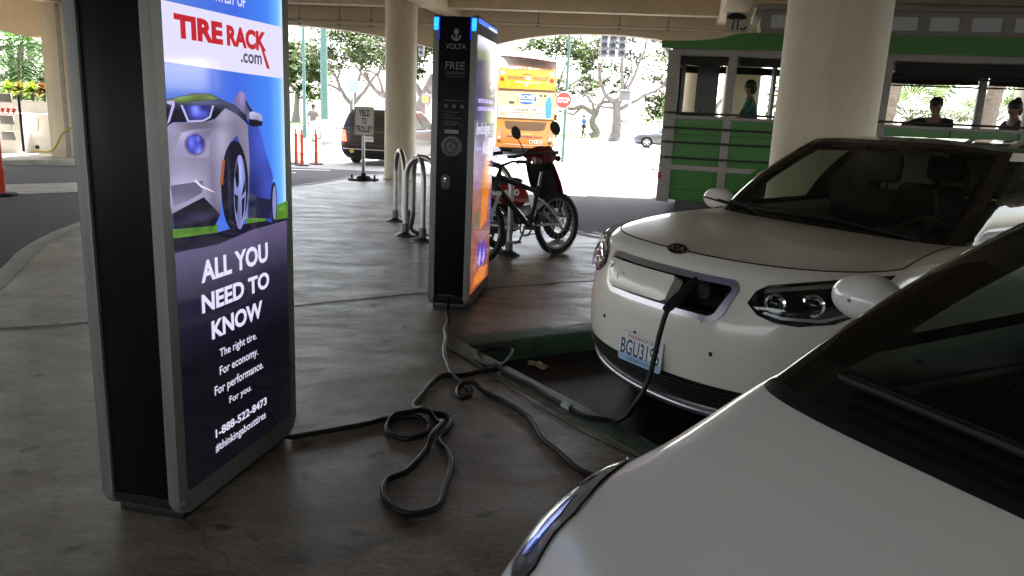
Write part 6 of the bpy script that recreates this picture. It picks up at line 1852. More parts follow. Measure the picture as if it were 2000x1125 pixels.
b = MB(); b.prism(rrect(-.155, .155, -.08, .08, .01), .006, pmn); pl = b.build('number_plate', M('van_plate', (.35, .36, .36), .5), root)
text('WCJ 796', (-.13, .13, -.045, .045), pmn @ Matrix.Translation((0, 0, .0065)), m_navy, pl, 'plate_number', .02)
b = MB(); b.tube([van_back(x, .50) + V((0, -.02, 0)) for x in [-.85 + 1.7 * k / 20 for k in range(21)]], .014, 6); b.build('bumper_trim', m_satin, root)
b = MB(); b.lathe([(.07, 0), (.07, .004), (0, .005)], 16, Matrix.Translation(van_back(-.55, .44) + V((0, -.012, 0))) @ Matrix.Rotation(R(90), 4, 'X')); b.build('bumper_sticker', M('yellow_sticker', (.4, .28, .06), .6), root)
b = MB(); b.tube([VC.green(1, .12) + V((-.05, -.03, 0)), VC.green(1, .2) + V((-.4, -.03, 0))], .012, 5); b.build('rear_wiper', m_black, root)

root = empty('parked_car', (7.0, 48.6, -.42), R(172) - R(90), 'low dark grey saloon driving in the sunlit street beyond the trolley nose', 'car')
PS = dict(levels=[(.2, -.14, -4.5, .82), (.32, -.05, -4.6, .87), (.46, 0, -4.65, .89), (.62, -.06, -4.63, .89), (.74, -.16, -4.6, .875)], nF=2.5, cF=.8, nR=3, cR=.5, rise=(.14, -.2, -1.6),
          G0=(.92, -1.35, -4.0, .80), G1=(1.40, -2.2, -3.45, .60), gnF=3, gcF=.4, gnR=3, gcR=.4, wheels=(-.9, -3.6), ra=.36, rw=.32, wmax=.89, tw_w=.2, rim=.21, s=(.27, .33, .52, .535, .66, .7, .76), tw=.96, tt=.9)
car(PS, root, m_gpaint, m_glass, m_sglass, m_gpaint, m_gpaint, detail=False)

# orange double height tour bus, rear view
m_borange = M('bus_orange', (.50, .165, .004), .35, coat=.4); m_byellow = M('bus_yellow', (.52, .27, .006), .35, coat=.4); m_bcream = M('bus_poster_cream', (.50, .41, .19), .5); m_bpale = M('bus_poster_pale', (.50, .46, .33), .5)
m_bblue = M('bus_poster_blue', (.012, .07, .28), .5); m_brown2 = M('bus_brown_band', (.08, .04, .01), .5); m_bgrille = M('bus_grille', (.16, .08, .03), .6); m_pink = M('bus_letter_mauve', (.13, .03, .05), .5); m_dkl = M('bus_letter_dark', (.05, .03, .02), .5); m_flower = M('bus_flower_print', (.86, .55, .03), .4); m_aqua = M('bus_poster_aqua', (.04, .2, .25), .5)
bus = empty('tour_bus', (.24, 34.0, -.42), R(-2), 'orange and yellow double height tour bus seen from behind', 'bus')
BZ = .42
b = MB(); b.prism(rrect(-1.25, 1.25, .32, 3.62, .12, 5), 9.5, plane_m((0, 9.5, 0), (1, 0, 0), (0, 0, 1)), bev=.05); b.build('body', m_borange, bus)
bm_ = plane_m((0, -.004, 0), (1, 0, 0), (0, 0, 1))
def bp(poly, mat, name, d=.012, z=0.0, par=None):
    b = MB(); b.prism(poly, d, bm_ @ Matrix.Translation((0, 0, z)), bev=.003); return b.build(name, mat, par or bus)
tpn = bp(rrect(-1.2, 1.2, 2.78, 3.57, .1, 5), m_byellow, 'upper_panel')
bp([(-1.21, 2.68), (1.21, 2.68), (1.21, 2.77), (-1.21, 2.77)], m_brown2, 'dark_band', .02)
ros = bp([(-1.2, 1.56), (1.2, 1.56), (1.2, 2.67), (-1.2, 2.67)], m_bcream, 'rear_poster')
bp([(-1.21, 1.48), (1.21, 1.48), (1.21, 1.55), (-1.21, 1.55)], m_brown2, 'dark_band', .02)
f1 = bm_ @ Matrix.Translation((0, 0, .0145))
flat([([(-1.18, 1.58), (1.18, 1.58), (1.18, 2.06), (-1.18, 2.06)], 0), (ell(.02, 2.37, .42, .23, 32), 1), ([(.86, 1.6), (1.1, 1.6), (1.12, 2.2), (1.04, 2.5), (.92, 2.48), (.82, 2.2)], 2), (ell(.62, 2.53, .07, .05, 12), 3), (ell(.80, 2.53, .07, .05, 12), 3), (ell(-.62, 2.2, .14, .06, 12), 3), (ell(-.98, 1.72, .12, .07, 12), 4), ([(-.42, 2.3), (-.3, 2.55), (-.24, 2.3), (-.38, 2.12)], 4)],
     f1, [m_bpale, m_bblue, m_aqua, m_dkl, M('bus_poster_tan', (.5, .25, .1), .5)], ros, 'poster_print')
f2 = bm_ @ Matrix.Translation((0, 0, .017))
for body, rect, mat, par in (('ROSS', (-.3, .36, 2.37, 2.53), m_white, ros), ('DRESS FOR LESS', (-.3, .36, 2.24, 2.32), m_white, ros), ('20-60% Off', (-.45, .45, 1.86, 1.97), m_dkl, ros), ('Department Store Prices', (-.7, .7, 1.74, 1.83), m_dkl, ros), ('Every Day!', (-.3, .3, 1.62, 1.71), m_dkl, ros),
                             ('WAIKIKI', (-.85, -.12, 3.16, 3.30), m_pink, tpn), ('TROLLEY', (.22, .95, 3.16, 3.30), m_pink, tpn), ('The fun way to get around', (-.5, .5, 3.02, 3.10), m_white, tpn)):
    text(body, rect, f2, mat, par, 'bus_lettering', .02)
flat([(ell(.05, 3.23, .09, .08, 14), 0)], f2, [m_white], tpn, 'bus_badge')
fl_ = []
random.seed(3)
for cx, cy, r_ in ((-.8, 3.0, .12), (-.6, 3.45, .1), (-.1, 3.44, .09), (.4, 3.42, .11), (.7, 2.95, .1), (-.35, 2.88, .08), (.3, 2.87, .07), (-1.02, 3.4, .09), (1.0, 2.88, .1)):
    fl_.append(([(cx + r_ * (1 if k % 2 else .5) * math.cos(PI * k / 5), cy + r_ * (1 if k % 2 else .5) * math.sin(PI * k / 5)) for k in range(10)], 0))
flat(fl_, f1, [m_flower], tpn, 'flower_print')
lm = lambda x, z, r, mat, nm, d=.02: bp(ell(x, z, r, r, 16), mat, nm, d)
for s in (-1, 1):
    lm(s * 1.06, 3.42, .09, m_white, 'marker_lamp'); lm(s * 1.06, 3.16, .09, M('bus_dark_red_lamp', (.35, .02, .01), .3), 'marker_lamp')
    bp(rrect(s * 1.11 - .09, s * 1.11 + .09, .82, 1.12, .03, 3), m_redlit, 'tail_lamp', .03); lm(s * 1.11, .72, .08, m_steel, 'reverse_lamp', .03); bp(rrect(s * 1.11 - .08, s * 1.11 + .08, .5, .6, .02, 3), m_brown2, 'fog_lamp', .02)
bp([(-.2, 3.36), (.2, 3.36), (.2, 3.40), (-.2, 3.40)], M('high_brake_lamp', (.4, .05, .02), .3), 'brake_lamp', .02)
bp(rrect(-.05, .05, 2.9, 3.0, .01, 2), m_white, 'camera_box', .06)
g = bp([(-.9, 1.42), (.95, 1.42), (.88, 1.12), (.6, 1.03), (-.55, 1.03), (-.85, 1.12)], m_bgrille, 'engine_grille', .014)
b = MB()
for k in range(9): b.box((.02, -.022, 1.07 + .04 * k), (1.55 + .03 * k, .012, .014))
b.build('grille_slats', m_brown2, g)
text('book online', (-.32, .3, .87, .95), f1, M('bus_letter_pale', (.8, .55, .2), .5), bus, 'bus_lettering', .01)
text('waikikitrolley.com', (-.78, .78, .70, .84), f1, m_pink, bus, 'bus_lettering', .03)
for k in range(3):
    ic = bp(rrect(.22 + .2 * k, .38 + .2 * k, .5, .66, .02, 3), m_bpale, 'social_icon', .006, .012)
    fi = bm_ @ Matrix.Translation((0, 0, .0185))
    if k == 0: flat([(ell(.30, .58, .045, .045, 14), 0)], fi, [m_dkl], ic, 'icon_mark')
    else: text('f' if k == 1 else 'E', (.47 + .2 * (k - 1), .53 + .2 * (k - 1), .52, .64), fi, m_dkl, ic, 'icon_mark', .03)
b = MB()
b.prism([(-1.25, .30), (1.25, .30), (1.27, .46), (.9, .50), (.72, .36), (-.72, .36), (-.9, .50), (-1.27, .46)], .10, bm_, bev=.02); b.build('bumper', m_borange, bus)
b = MB(); b.tube([V((x, -.02, .47 - .05 * math.cos(x / 1.25 * PI / 2))) for x in [-1.25 + .125 * k for k in range(21)]], .022, 6); b.build('bumper_line', m_bpale, bus)
for x in (-.88, .88):
    for y in (2.2, 7.6):
        m = Matrix.Translation((x, y, .48)) @ Matrix.Rotation(R(90), 4, 'Y')
        b = MB(); b.lathe([(.26, -.26), (.46, -.26), (.48, -.2), (.48, .2), (.46, .26), (.26, .26), (0, .2)], 26, m); b.build('wheel', m_tyre, bus)
b = MB(); b.box((0, 4.8, .3), (2.2, 9, .2)); b.build('underbody', m_black, bus)
b = MB()
for k in range(3): b.box((-.35 + .16 * k, .06, 3.645), (.12, .06, .05))
for x in (-1.1, 1.1): b.box((x, .06, 3.645), (.1, .06, .04))
b.build('roof_marker', m_redlit, bus)
b = MB()
cp = lambda u, v: V((-1.2 + 2.4 * u, .5 + 7 * v, 4.12 - .18 * (u) ** 2 + .05 * math.sin(PI * v)))
b.grid(cp, 8, 6); b.grid(lambda u, v: cp(u, v) + V((0, 0, -.03)), 8, 6)
b.build('canopy', M('grey_canopy_cloth', (.16, .15, .16), .8), bus)
b = MB()
for u in (0, .5, 1): b.tube([cp(u, v / 6) + V((0, 0, .02)) for v in range(7)], .03, 6)
for v in (0, .33, .66, 1): b.tube([cp(u / 8, v) + V((0, 0, .02)) for u in range(9)], .03, 6)
for u in (0, 1):
    for v in (0.02, .98): b.tube([cp(u, v), V((cp(u, v).x, cp(u, v).y, 3.6))], .03, 6)
b.build('canopy_frame', m_darksteel, bus)
# ------------------------------------------------------------------ street furniture beyond the deck
m_pole = M('pale_green_pole', (.055, .125, .10), .5, var=.1, scale=3)
m_pole2 = M('grey_pole', (.4, .4, .4), .5)
m_sig = M('signal_grey', (.14, .14, .15), .5)
m_lens = M('signal_lens_dark', (.04, .04, .045), .3)
def lamp_pole(x, y, h, r, label):
    ro = empty('street_pole', (x, y, -.42), 0, label, 'pole')
    b = MB(); b.lathe([(r * 2, 0), (r * 2, .05), (r * 1.4, .08), (r * 1.3, .5), (r, .55), (r * .7, h)], 14); b.build('shaft', m_pole, ro)
    b = MB(); b.tube(spline([(0, 0, h - .3), (.3, 0, h + .3), (1.2, 0, h + .5)], 5), .04, 8); b.box((1.5, 0, h + .5), (.7, .25, .12), bev=.03); b.build('lamp_arm', m_pole, ro)
lamp_pole(-10.95, 40, 8.5, .09, 'thin pale green pole between the near kiosk and the wide green pole')
lamp_pole(-9.98, 40.2, 9, .2, 'wide pale green pole behind the walking pedestrian')
ro = empty('stop_sign', (1.72, 30, -.42), 0, 'red octagonal stop sign on a pale green pole right of the orange bus', 'sign')
b = MB(); b.lathe([(.12, 0), (.12, .04), (.06, .06), (.05, 5.6)], 12); b.build('pole', m_pole, ro)
sm = plane_m((-.10, -.08, 2.33), (1, 0, 0), (.04, 0, 1))
oc = lambda r_: [(r_ * math.cos(R(22.5 + 45 * k)), r_ * math.sin(R(22.5 + 45 * k))) for k in range(8)]
b = MB(); b.prism(oc(.335), .01, sm); pl = b.build('sign_plate', m_white, ro)
flat([(oc(.308), 0)], sm, [M('stop_red', (.55, .05, .035), .4)], pl, 'sign_face', z=.011)
text('STOP', (-.23, .23, -.10, .10), sm @ Matrix.Translation((0, 0, .0125)), m_white, pl, 'sign_lettering', .03)
def signal(x, y, z, label, lit_=None, n=3, sc=1.0, group='traffic signals over the street'):
    ro = empty('traffic_signal', (x, y, z), 0, label, 'traffic light', group)
    b = MB(); b.box((0, 0, 0), (.34 * sc, .22, 1.06 * sc), bev=.03); b.build('housing', m_sig, ro)
    for k in range(n):
        zz = (.34 - .34 * k) * sc
        b = MB(); b.tube([(.13 * sc * math.cos(R(a)), -.2, zz + .13 * sc * math.sin(R(a))) for a in range(-20, 201, 20)], .014, 5)
        b.grid(lambda u, v: V((.135 * sc * math.cos(R(-20 + 220 * u)), -.11 - .14 * v, zz + .135 * sc * math.sin(R(-20 + 220 * u)))), 14, 1)
        b.build('visor', m_sig, ro)
        b = MB(); b.lathe([(.115 * sc, 0), (.08 * sc, .02), (0, .03)], 18, Matrix.Translation((0, -.11, zz)) @ Matrix.Rotation(R(90), 4, 'X'))
        b.build('lens', lit_ if lit_ and k == 0 else m_lens, ro)
    return ro
for x, w_ in ((3.82, 'left of the three grey traffic signals above the street'), (4.22, 'middle of the three grey traffic signals above the street'), (4.66, 'right of the three grey traffic signals above the street')):
    signal(x, 38, 4.62, w_)
ro = empty('signal_mast', (11.5, 38.3, -.42), 0, 'grey signal mast with a long arm carrying three traffic signals', 'pole')
b = MB(); b.tube([(0, 0, 0), (0, 0, 5.9)], [.14, .1], 12); b.tube([(0, 0, 5.75), (-8.2, 0, 5.75)], [.09, .05], 10)
for x in (3.82, 4.22, 4.66): b.tube([(x - 11.5, -.2, 5.55), (x - 11.5, 0, 5.75)], .03, 6)
b.build('mast', m_pole2, ro)
signal(-5.05, 40, 4.30, 'small traffic signal with a lit red lamp right of the middle column', M('lit_red_signal', (.6, .02, .01), .3, emit=1.2, ecol=(1, .06, .02)), sc=.8)
ro = empty('signal_mast', (-2.0, 40.3, -.42), 0, 'grey signal mast behind the farther kiosk carrying the red signal', 'pole')
b = MB(); b.tube([(0, 0, 0), (0, 0, 5.3)], [.12, .09], 12); b.tube([(0, 0, 5.0), (-3.1, 0, 4.95)], [.07, .04], 10); b.build('mast', m_pole2, ro)
ro = empty('signal_cabinet', (4.95, 38, -.42), 0, 'grey box signal on a pale post under the three traffic signals', 'signal box')
b = MB(); b.tube([(.3, .05, 0), (.3, .05, 3.0)], .06, 10); b.build('post', m_pole2, ro)
b = MB(); b.box((0, 0, 2.80), (.48, .3, .5), bev=.03); b.box((0, -.2, 2.99), (.5, .12, .04)); b.build('box', m_sig, ro)
ro = empty('street_sign', (-9.3, 44, -.42), 0, 'small blue grey sign plate on a thin post above the van roof', 'sign')
b = MB(); b.tube([(0, 0, 0), (0, 0, 3.1)], .035, 8); b.build('post', m_pole2, ro)
b = MB(); b.box((0, -.04, 2.75), (.62, .03, .62), bev=.01); b.build('plate', M('faded_blue_sign', (.22, .30, .36), .5), ro)
ro = empty('pedestrian_signal', (-4.4, 37, -.42), 0, 'small pedestrian signal with an amber glow behind the dark red van', 'signal box')
b = MB(); b.tube([(0, .1, 0), (0, .1, 2.5)], .05, 8); b.build('post', m_pole2, ro)
b = MB(); b.box((0, 0, 2.2), (.42, .25, .42), bev=.03); b.build('box', m_sig, ro)
b = MB(); b.box((-.04, -.13, 2.2), (.26, .02, .28)); b.build('lamp', M('lit_amber_hand', (.6, .15, .02), .4, emit=.6, ecol=(1, .25, .03)), ro)
b = MB(); b.box((0, 0, .55), (.55, .45, 1.1), bev=.05); b.box((0, -.24, .85), (.4, .02, .18)); o = b.build('litter_bin', M('pale_bin', (.4, .42, .40), .6)); o.location = (-8.6, 35.2, -.42); tag(o, 'pale square litter bin in front of the walking pedestrian', 'bin')
# wall and white barriers at the far left
m_plastic = M('white_barrier_plastic', (.62, .60, .56), .5, var=.06, scale=3)
def barrier(x, y, rz, label):
    ro = empty('jersey_barrier', (x, y, .0), rz, label, 'barrier', 'white plastic barriers by the square column')
    b = MB(); pr = [(-.28, -.1), (.28, -.1), (.26, .12), (.13, .32), (.1, .86), (-.1, .86), (-.13, .32), (-.26, .12)]
    b.prism(pr, 1.75, Matrix(((0, 0, 1, -.875), (1, 0, 0, 0), (0, 1, 0, 0), (0, 0, 0, 1))), bev=.02); b.build('shell', m_plastic, ro)
    for xx in (-.45, .42):
        b = MB(); b.box((xx, -.115, .60), (.34, .06, .30), bev=.02); b.build('recess_frame', m_plastic, ro)
    b = MB(); b.lathe([(.05, 0), (.05, .02), (0, .02)], 12, Matrix.Translation((-.3, -.265, .06)) @ Matrix.Rotation(R(90), 4, 'X')); b.build('drain_plug', m_black, ro)
barrier(-12.75, 18.95, R(-8), 'white plastic barrier farther left, behind the orange post')
barrier(-11.55, 19.35, R(14), 'white plastic barrier next to the square column')
ro = empty('barricade', (-11.98, 18.2, 0), 0, 'dark post barricade with stacked grey boards and a red striped edge at the far left', 'barricade')
b = MB(); b.tube([(-.25, 0, 0), (-.25, 0, 1.7)], .05, 8); b.tube([(.35, .05, 0), (.35, .05, 1.3)], .03, 8); b.build('post', m_black, ro)
m_bgrey = M('barricade_grey', (.26, .25, .24), .6)
for z in (.36, .72, 1.22):
    b = MB(); b.box((.10, -.05, z), (.30, .06, .2), bev=.01); b.build('board', m_bgrey, ro)
b = MB()
for k in range(3): b.box((-.02 + .13 * k, .0, .94), (.06, .03, .12), Matrix.Rotation(R(20), 3, 'Y'))
b.build('red_stripes', M('barricade_red', (.6, .05, .03), .5), ro)
b = MB(); b.tube(spline([(-11.35, 18.1, .03), (-11.1, 18.05, .04), (-10.9, 18.0, .04), (-10.7, 17.95, .15), (-10.55, 18.0, .45), (-10.35, 18.05, .62)], 6), .022, 6)
tag(b.build('rope', M('yellow_rope', (.45, .33, .06), .7)), 'yellow rope trailing at the foot of the square column', 'rope')
ro = empty('planter_box', (-13.3, 19.95, 0), 0, 'grey planter box with yellow and red croton plants behind the barriers', 'planter')
b = MB(); b.box((.6, 0, .55), (3.0, .6, 1.2), bev=.03); b.build('box', M('planter_grey', (.33, .32, .30), .8, var=.1), ro)

# ------------------------------------------------------------------ vegetation
def M_leaf(name, rgb, tr=.4, var=.35):
    m = bpy.data.materials.new(name); m.use_nodes = True
    n, l = m.node_tree.nodes, m.node_tree.links
    pb = n['Principled BSDF']; pb.inputs['Roughness'].default_value = .5
    tc = n.new('ShaderNodeTexCoord'); nz = n.new('ShaderNodeTexNoise'); nz.inputs['Scale'].default_value = 1.4; nz.inputs['Detail'].default_value = 5
    l.new(tc.outputs['Object'], nz.inputs[0])
    mr = n.new('ShaderNodeMapRange'); mr.inputs[1].default_value = .3; mr.inputs[2].default_value = .7; mr.inputs[3].default_value = 1 - var; mr.inputs[4].default_value = 1 + var
    l.new(nz.outputs[0], mr.inputs[0])
    mx = n.new('ShaderNodeVectorMath'); mx.operation = 'SCALE'; mx.inputs[0].default_value = rgb; l.new(mr.outputs[0], mx.inputs['Scale'])
    l.new(mx.outputs[0], pb.inputs['Base Color'])
    t = n.new('ShaderNodeBsdfTranslucent'); l.new(mx.outputs[0], t.inputs[0])
    ms = n.new('ShaderNodeMixShader'); ms.inputs[0].default_value = tr
    l.new(pb.outputs[0], ms.inputs[1]); l.new(t.outputs[0], ms.inputs[2]); l.new(ms.outputs[0], n['Material Output'].inputs[0])
    return m
m_bark = M('grey_bark', (.17, .14, .12), .9, var=.35, scale=4, bump=.6)
m_palmbark = M('palm_bark', (.20, .17, .15), .9, var=.4, scale=6, bump=.8, bscale=18, stretch=(1, 1, 6))
m_lf1 = M_leaf('monkeypod_leaves', (.036, .055, .012)); m_lf2 = M_leaf('bright_green_leaves', (.045, .082, .010)); m_lf3 = M_leaf('olive_leaves', (.045, .058, .02))
m_palm = M_leaf('palm_leaves', (.06, .13, .025)); m_fan = M_leaf('fan_palm_leaves', (.09, .13, .045)); m_drac = M_leaf('lime_strap_leaves', (.17, .30, .015)); m_croton = M_leaf('croton_leaves', (.16, .12, .02)); m_crored = M_leaf('croton_red_leaves', (.13, .05, .02))
def leaves(name, clusters, size, mat, parent, seed, flatn=.6):
    rnd = random.Random(seed); vs, fs = [], []
    for (cx, cy, cz), (rx, ry, rz_), n in clusters:
        sub = [(rnd.gauss(0, .5), rnd.gauss(0, .5), rnd.gauss(0, .5)) for _ in range(max(3, n // 45))]
        for _ in range(n):
            s_ = rnd.choice(sub)
            p = V((cx + rx * (s_[0] + rnd.gauss(0, .16)), cy + ry * (s_[1] + rnd.gauss(0, .16)), cz + rz_ * (s_[2] + rnd.gauss(0, .16))))
            nn = V((rnd.gauss(0, flatn), rnd.gauss(0, flatn), 1)).normalized(); a, c = frame(nn); th = rnd.random() * 6.3
            d = a * math.cos(th) + c * math.sin(th); e = nn.cross(d); k = size * rnd.uniform(.6, 1.3); i = len(vs)
            vs += [p - d * k, p + e * k * .45, p + d * k, p - e * k * .45]; fs.append((i, i + 1, i + 2, i + 3))
    me = bpy.data.meshes.new(name); me.from_pydata(vs, [], fs)
    return link(name, me, mat, parent, smooth=0)
def tree(loc, trunk, limbs, clusters, label, size=.16, mat=None, seed=1, r0=.3, twigs=3, group='spreading street trees'):
    ro = empty('shade_tree', loc, 0, label, 'tree', group)
    rnd = random.Random(seed); b = MB()
    T = spline(trunk, 5); n = len(T)
    b.tube([p + V((.04 * pnoise(p * 2), .04 * pnoise(p * 2 + V((9, 0, 0))), 0)) for p in T], [r0 * (1.5 - .5 * min(1, i / 3) if i < 3 else 1) * (1 - .45 * i / n) for i in range(n)], 10)
    for path, r in limbs:
        L = spline(path, 6); m_ = len(L)
        L = [p + V((.12 * pnoise(p * 1.3 + V((seed, 0, 0))), .12 * pnoise(p * 1.3 + V((0, seed, 5))), .12 * pnoise(p * 1.3 + V((7, 0, seed))))) * min(1, i / 4) for i, p in enumerate(L)]
        b.tube(L, [r * (1 - .75 * i / m_) for i in range(m_)], 7)
        for k in range(twigs):
            i = rnd.randrange(m_ // 2, m_ - 1); p = L[i]; d = (L[i + 1] - L[i]).normalized()
            q = d + V((rnd.gauss(0, .7), rnd.gauss(0, .7), rnd.uniform(-.1, .7)))
            ln = rnd.uniform(.7, 1.6); m1 = p + q * ln * .5
            e = p + q * ln + V((rnd.gauss(0, .2), rnd.gauss(0, .2), .2))
            b.tube([p, m1, e], [r * .35, r * .22, r * .08], 5)
            for _ in range(2):
                e2 = m1 + V((rnd.gauss(0, .6), rnd.gauss(0, .6), rnd.uniform(0, .7))); b.tube([m1, e2], [r * .18, r * .06], 4)
    b.build('trunk', m_bark, ro, smooth=60)
    leaves('crown', [(c, r, int(n * 1.9)) for c, r, n in clusters], size, mat or m_lf1, ro, seed)
    return ro
tree((7.1, 58, -.42), [(0, 0, 0), (.05, 0, 1.0), (0, 0, 2.0), (-.1, 0, 2.7)],
     [([(-.1, 0, 2.6), (-.9, .2, 3.3), (-1.4, .2, 4.6), (-1.2, 0, 6.2)], .2), ([(0, 0, 2.5), (.3, .1, 4.0), (.1, 0, 5.6), (.2, .3, 7.2)], .2), ([(0, 0, 2.4), (.9, 0, 4.4), (1.6, .2, 6.2), (1.9, .2, 7.6)], .17), ([(0, 0, 2.2), (1.6, 0, 3.1), (2.9, .3, 3.9), (4.0, .3, 5.4)], .17), ([(-.1, 0, 2.3), (-1.2, -.4, 2.5), (-2.2, 0, 2.7)], .12), ([(.3, .1, 3.6), (.9, .5, 5.2), (.7, .6, 6.6)], .09)],
     [((-1.6, .5, 6.6), (1.6, 1.5, .9), 420), ((.4, .2, 7.6), (1.8, 1.6, .8), 420), ((4.5, .5, 6.8), (2.2, 2, .9), 700), ((-2.6, 0, 4.9), (.9, 1, .6), 160), ((2.0, .5, 7.7), (1.6, 1.5, .7), 300), ((4.4, .2, 5.2), (.9, .9, .5), 220), ((-1.0, 1, 5.2), (1.4, 1, 1.0), 260), ((1.2, 1, 5.8), (1.6, 1, 1.0), 300), ((3.4, 1.5, 3.0), (1.6, 1, .6), 260)], 'tall grey tree with bare forking limbs under the traffic signals', seed=3, r0=.42)
tree((5.85, 62, -.40), [(0, 0, 0), (.25, 0, .5), (-.15, 0, 1.2), (.1, 0, 1.9)],
     [([(.1, 0, 1.8), (-.8, .1, 2.3), (-2.0, .2, 2.2), (-3.2, .2, 2.8)], .22), ([(.1, 0, 1.8), (.4, .1, 2.6), (1.2, 0, 2.8), (1.9, .2, 2.4)], .2), ([(.1, 0, 1.7), (-.3, .2, 2.8), (-.9, .2, 3.3)], .15), ([(-1.0, .1, 2.3), (-1.7, .3, 1.8), (-2.9, .2, 1.9)], .12), ([(.3, 0, 2.3), (.9, .2, 3.4), (1.6, .2, 3.6)], .12)],
     [((-3.2, .3, 3.3), (1.3, 1.2, .6), 300), ((5.2, .4, 2.1), (2.2, 1.6, .9), 620), ((-1.2, 1, 3.9), (1.6, 1.2, .7), 380), ((1.6, .5, 3.9), (1.2, 1, .6), 260), ((-3.6, 1, 1.5), (1.2, 1, .5), 200)], 'low twisted tree with a gnarled trunk behind the stop sign', seed=8, r0=.38, twigs=4)
tree((-12.6, 60, -.42), [(0, 0, 0), (-.1, 0, 1.0), (-.2, 0, 1.9)],
     [([(-.2, 0, 1.8), (-.9, 0, 2.6), (-1.6, .3, 3.9), (-2.6, .3, 4.9)], .2), ([(-.2, 0, 1.8), (.2, 0, 3.0), (.5, .2, 4.4), (.3, .2, 5.8)], .18), ([(-.2, 0, 1.7), (.8, .2, 2.9), (1.6, .4, 4.2), (2.6, .3, 5.2)], .17), ([(-.9, 0, 2.6), (-2.0, .2, 3.2), (-3.2, .2, 3.5)], .12), ([(-1.4, .2, 3.4), (-1.0, .2, 4.6), (-.6, .2, 5.6)], .1)],
     [((-2.0, .3, 5.3), (2.2, 2, .9), 1200), ((.6, .3, 5.9), (2.2, 2, .9), 1300), ((2.4, .4, 5.3), (1.5, 1.6, .7), 700), ((-1.0, 0, 6.9), (2.4, 2, .8), 1100), ((1.5, .2, 7.3), (2.2, 2, .8), 900), ((-3.0, .2, 3.8), (.9, 1, .5), 250)], 'wide leafy tree with forking pale limbs above the dark red van', seed=5, r0=.34, twigs=5, size=.15)
tree((-8.6, 55, -.42), [(0, 0, 0), (.1, 0, 1.2), (-.3, 0, 2.4)], [([(-.3, 0, 2.3), (-1.2, 0, 2.6), (-1.9, .2, 3.2), (-2.9, .2, 4.4)], .24), ([(-.3, 0, 2.3), (.3, 0, 3.6), (.8, .2, 5.4)], .2), ([(-.9, 0, 2.5), (-1.3, 0, 3.7), (-2.0, .2, 4.2)], .14)],
     [((-2.0, .2, 5.2), (1.8, 1.6, .9), 800), ((.4, .2, 6.2), (2, 2, 1), 900), ((-.6, .1, 7.4), (2.2, 2, .9), 700)], 'leafy tree partly hidden by the round middle column', seed=14, r0=.34, twigs=5, size=.15)
tree((-18.8, 66, -.42), [(0, 0, 0), (.1, 0, 1.6), (.2, 0, 2.8)], [([(.2, 0, 2.6), (-.8, 0, 3.6), (-1.4, 0, 4.8)], .18), ([(.2, 0, 2.6), (1.0, 0, 3.8), (1.8, 0, 4.8)], .18)],
     [((-.6, 0, 4.6), (1.7, 1.5, 1.3), 1300), ((1.6, 0, 4.3), (1.6, 1.5, 1.2), 1200), ((.3, 0, 6.0), (1.9, 1.5, .9), 900), ((1.2, 0, 2.6), (1.3, 1, .7), 420)], 'bright green dense tree at the left behind the two green poles', mat=m_lf2, seed=21, size=.17)
tree((-5.5, 46, -.42), [(-.7, 0, 0), (-.55, 0, 1.0), (-.1, 0, 2.2), (.5, 0, 3.6)], [([(.3, 0, 3.2), (1.2, 0, 4.4), (1.6, .2, 5.8)], .3), ([(-.1, 0, 2.2), (-.9, .2, 3.4), (-1.6, .2, 4.8)], .22), ([(.2, 0, 2.6), (1.3, .2, 2.9), (2.1, .2, 3.5)], .2)],
     [((.3, .2, 5.0), (1.7, 1.4, .9), 800), ((-1.4, .2, 5.4), (1.4, 1.3, .8), 600), ((.8, .2, 6.4), (1.8, 1.5, .8), 600), ((-.7, .3, 3.8), (.7, .7, .5), 160)], 'thick leaning grey trunk between the middle column and the farther kiosk', seed=30, r0=.52, twigs=5)
tree((2.4, 68, -.40), [(0, 0, 0), (0, 0, 1.5), (.2, 0, 2.6)], [([(.2, 0, 2.5), (.8, 0, 4.2), (1.4, 0, 6.0)], .2), ([(.2, 0, 2.5), (-.9, 0, 4.0), (-1.6, 0, 5.6)], .2), ([(.4, 0, 3.2), (2.0, 0, 4.2), (3.2, 0, 5.6)], .15)],
     [((1.6, 0, 7.3), (2.0, 1.8, 1.0), 1500), ((3.0, .3, 6.4), (1.3, 1.2, .7), 500), ((-1.2, 0, 7.2), (1.6, 1.5, .8), 500), ((3.4, 0, 4.2), (1.2, 1, .8), 300)], 'dense dark green tree rising behind the orange bus', seed=41, size=.17)
tree((15.5, 62, -.42), [(0, 0, 0), (-.1, 0, 1.6), (-.3, 0, 2.8)], [([(-.3, 0, 2.6), (-1.6, 0, 4.2), (-3.4, 0, 5.6)], .2), ([(-.3, 0, 2.6), (-2.2, 0, 3.6), (-4.2, 0, 4.2)], .17), ([(-.3, 0, 2.6), (.8, 0, 4.4), (1.6, 0, 6.0)], .18)],
     [((-3.2, 0, 6.3), (2.6, 2, .8), 1000), ((-4.0, 0, 4.6), (1.6, 1.5, 1.0), 500), ((-3.6, 0, 2.8), (1.5, 1.2, 1.0), 500), ((.8, 0, 6.6), (2.2, 2, .9), 600)], 'sparse pale tree just left of the trolley roof', mat=m_lf3, seed=52, size=.15)

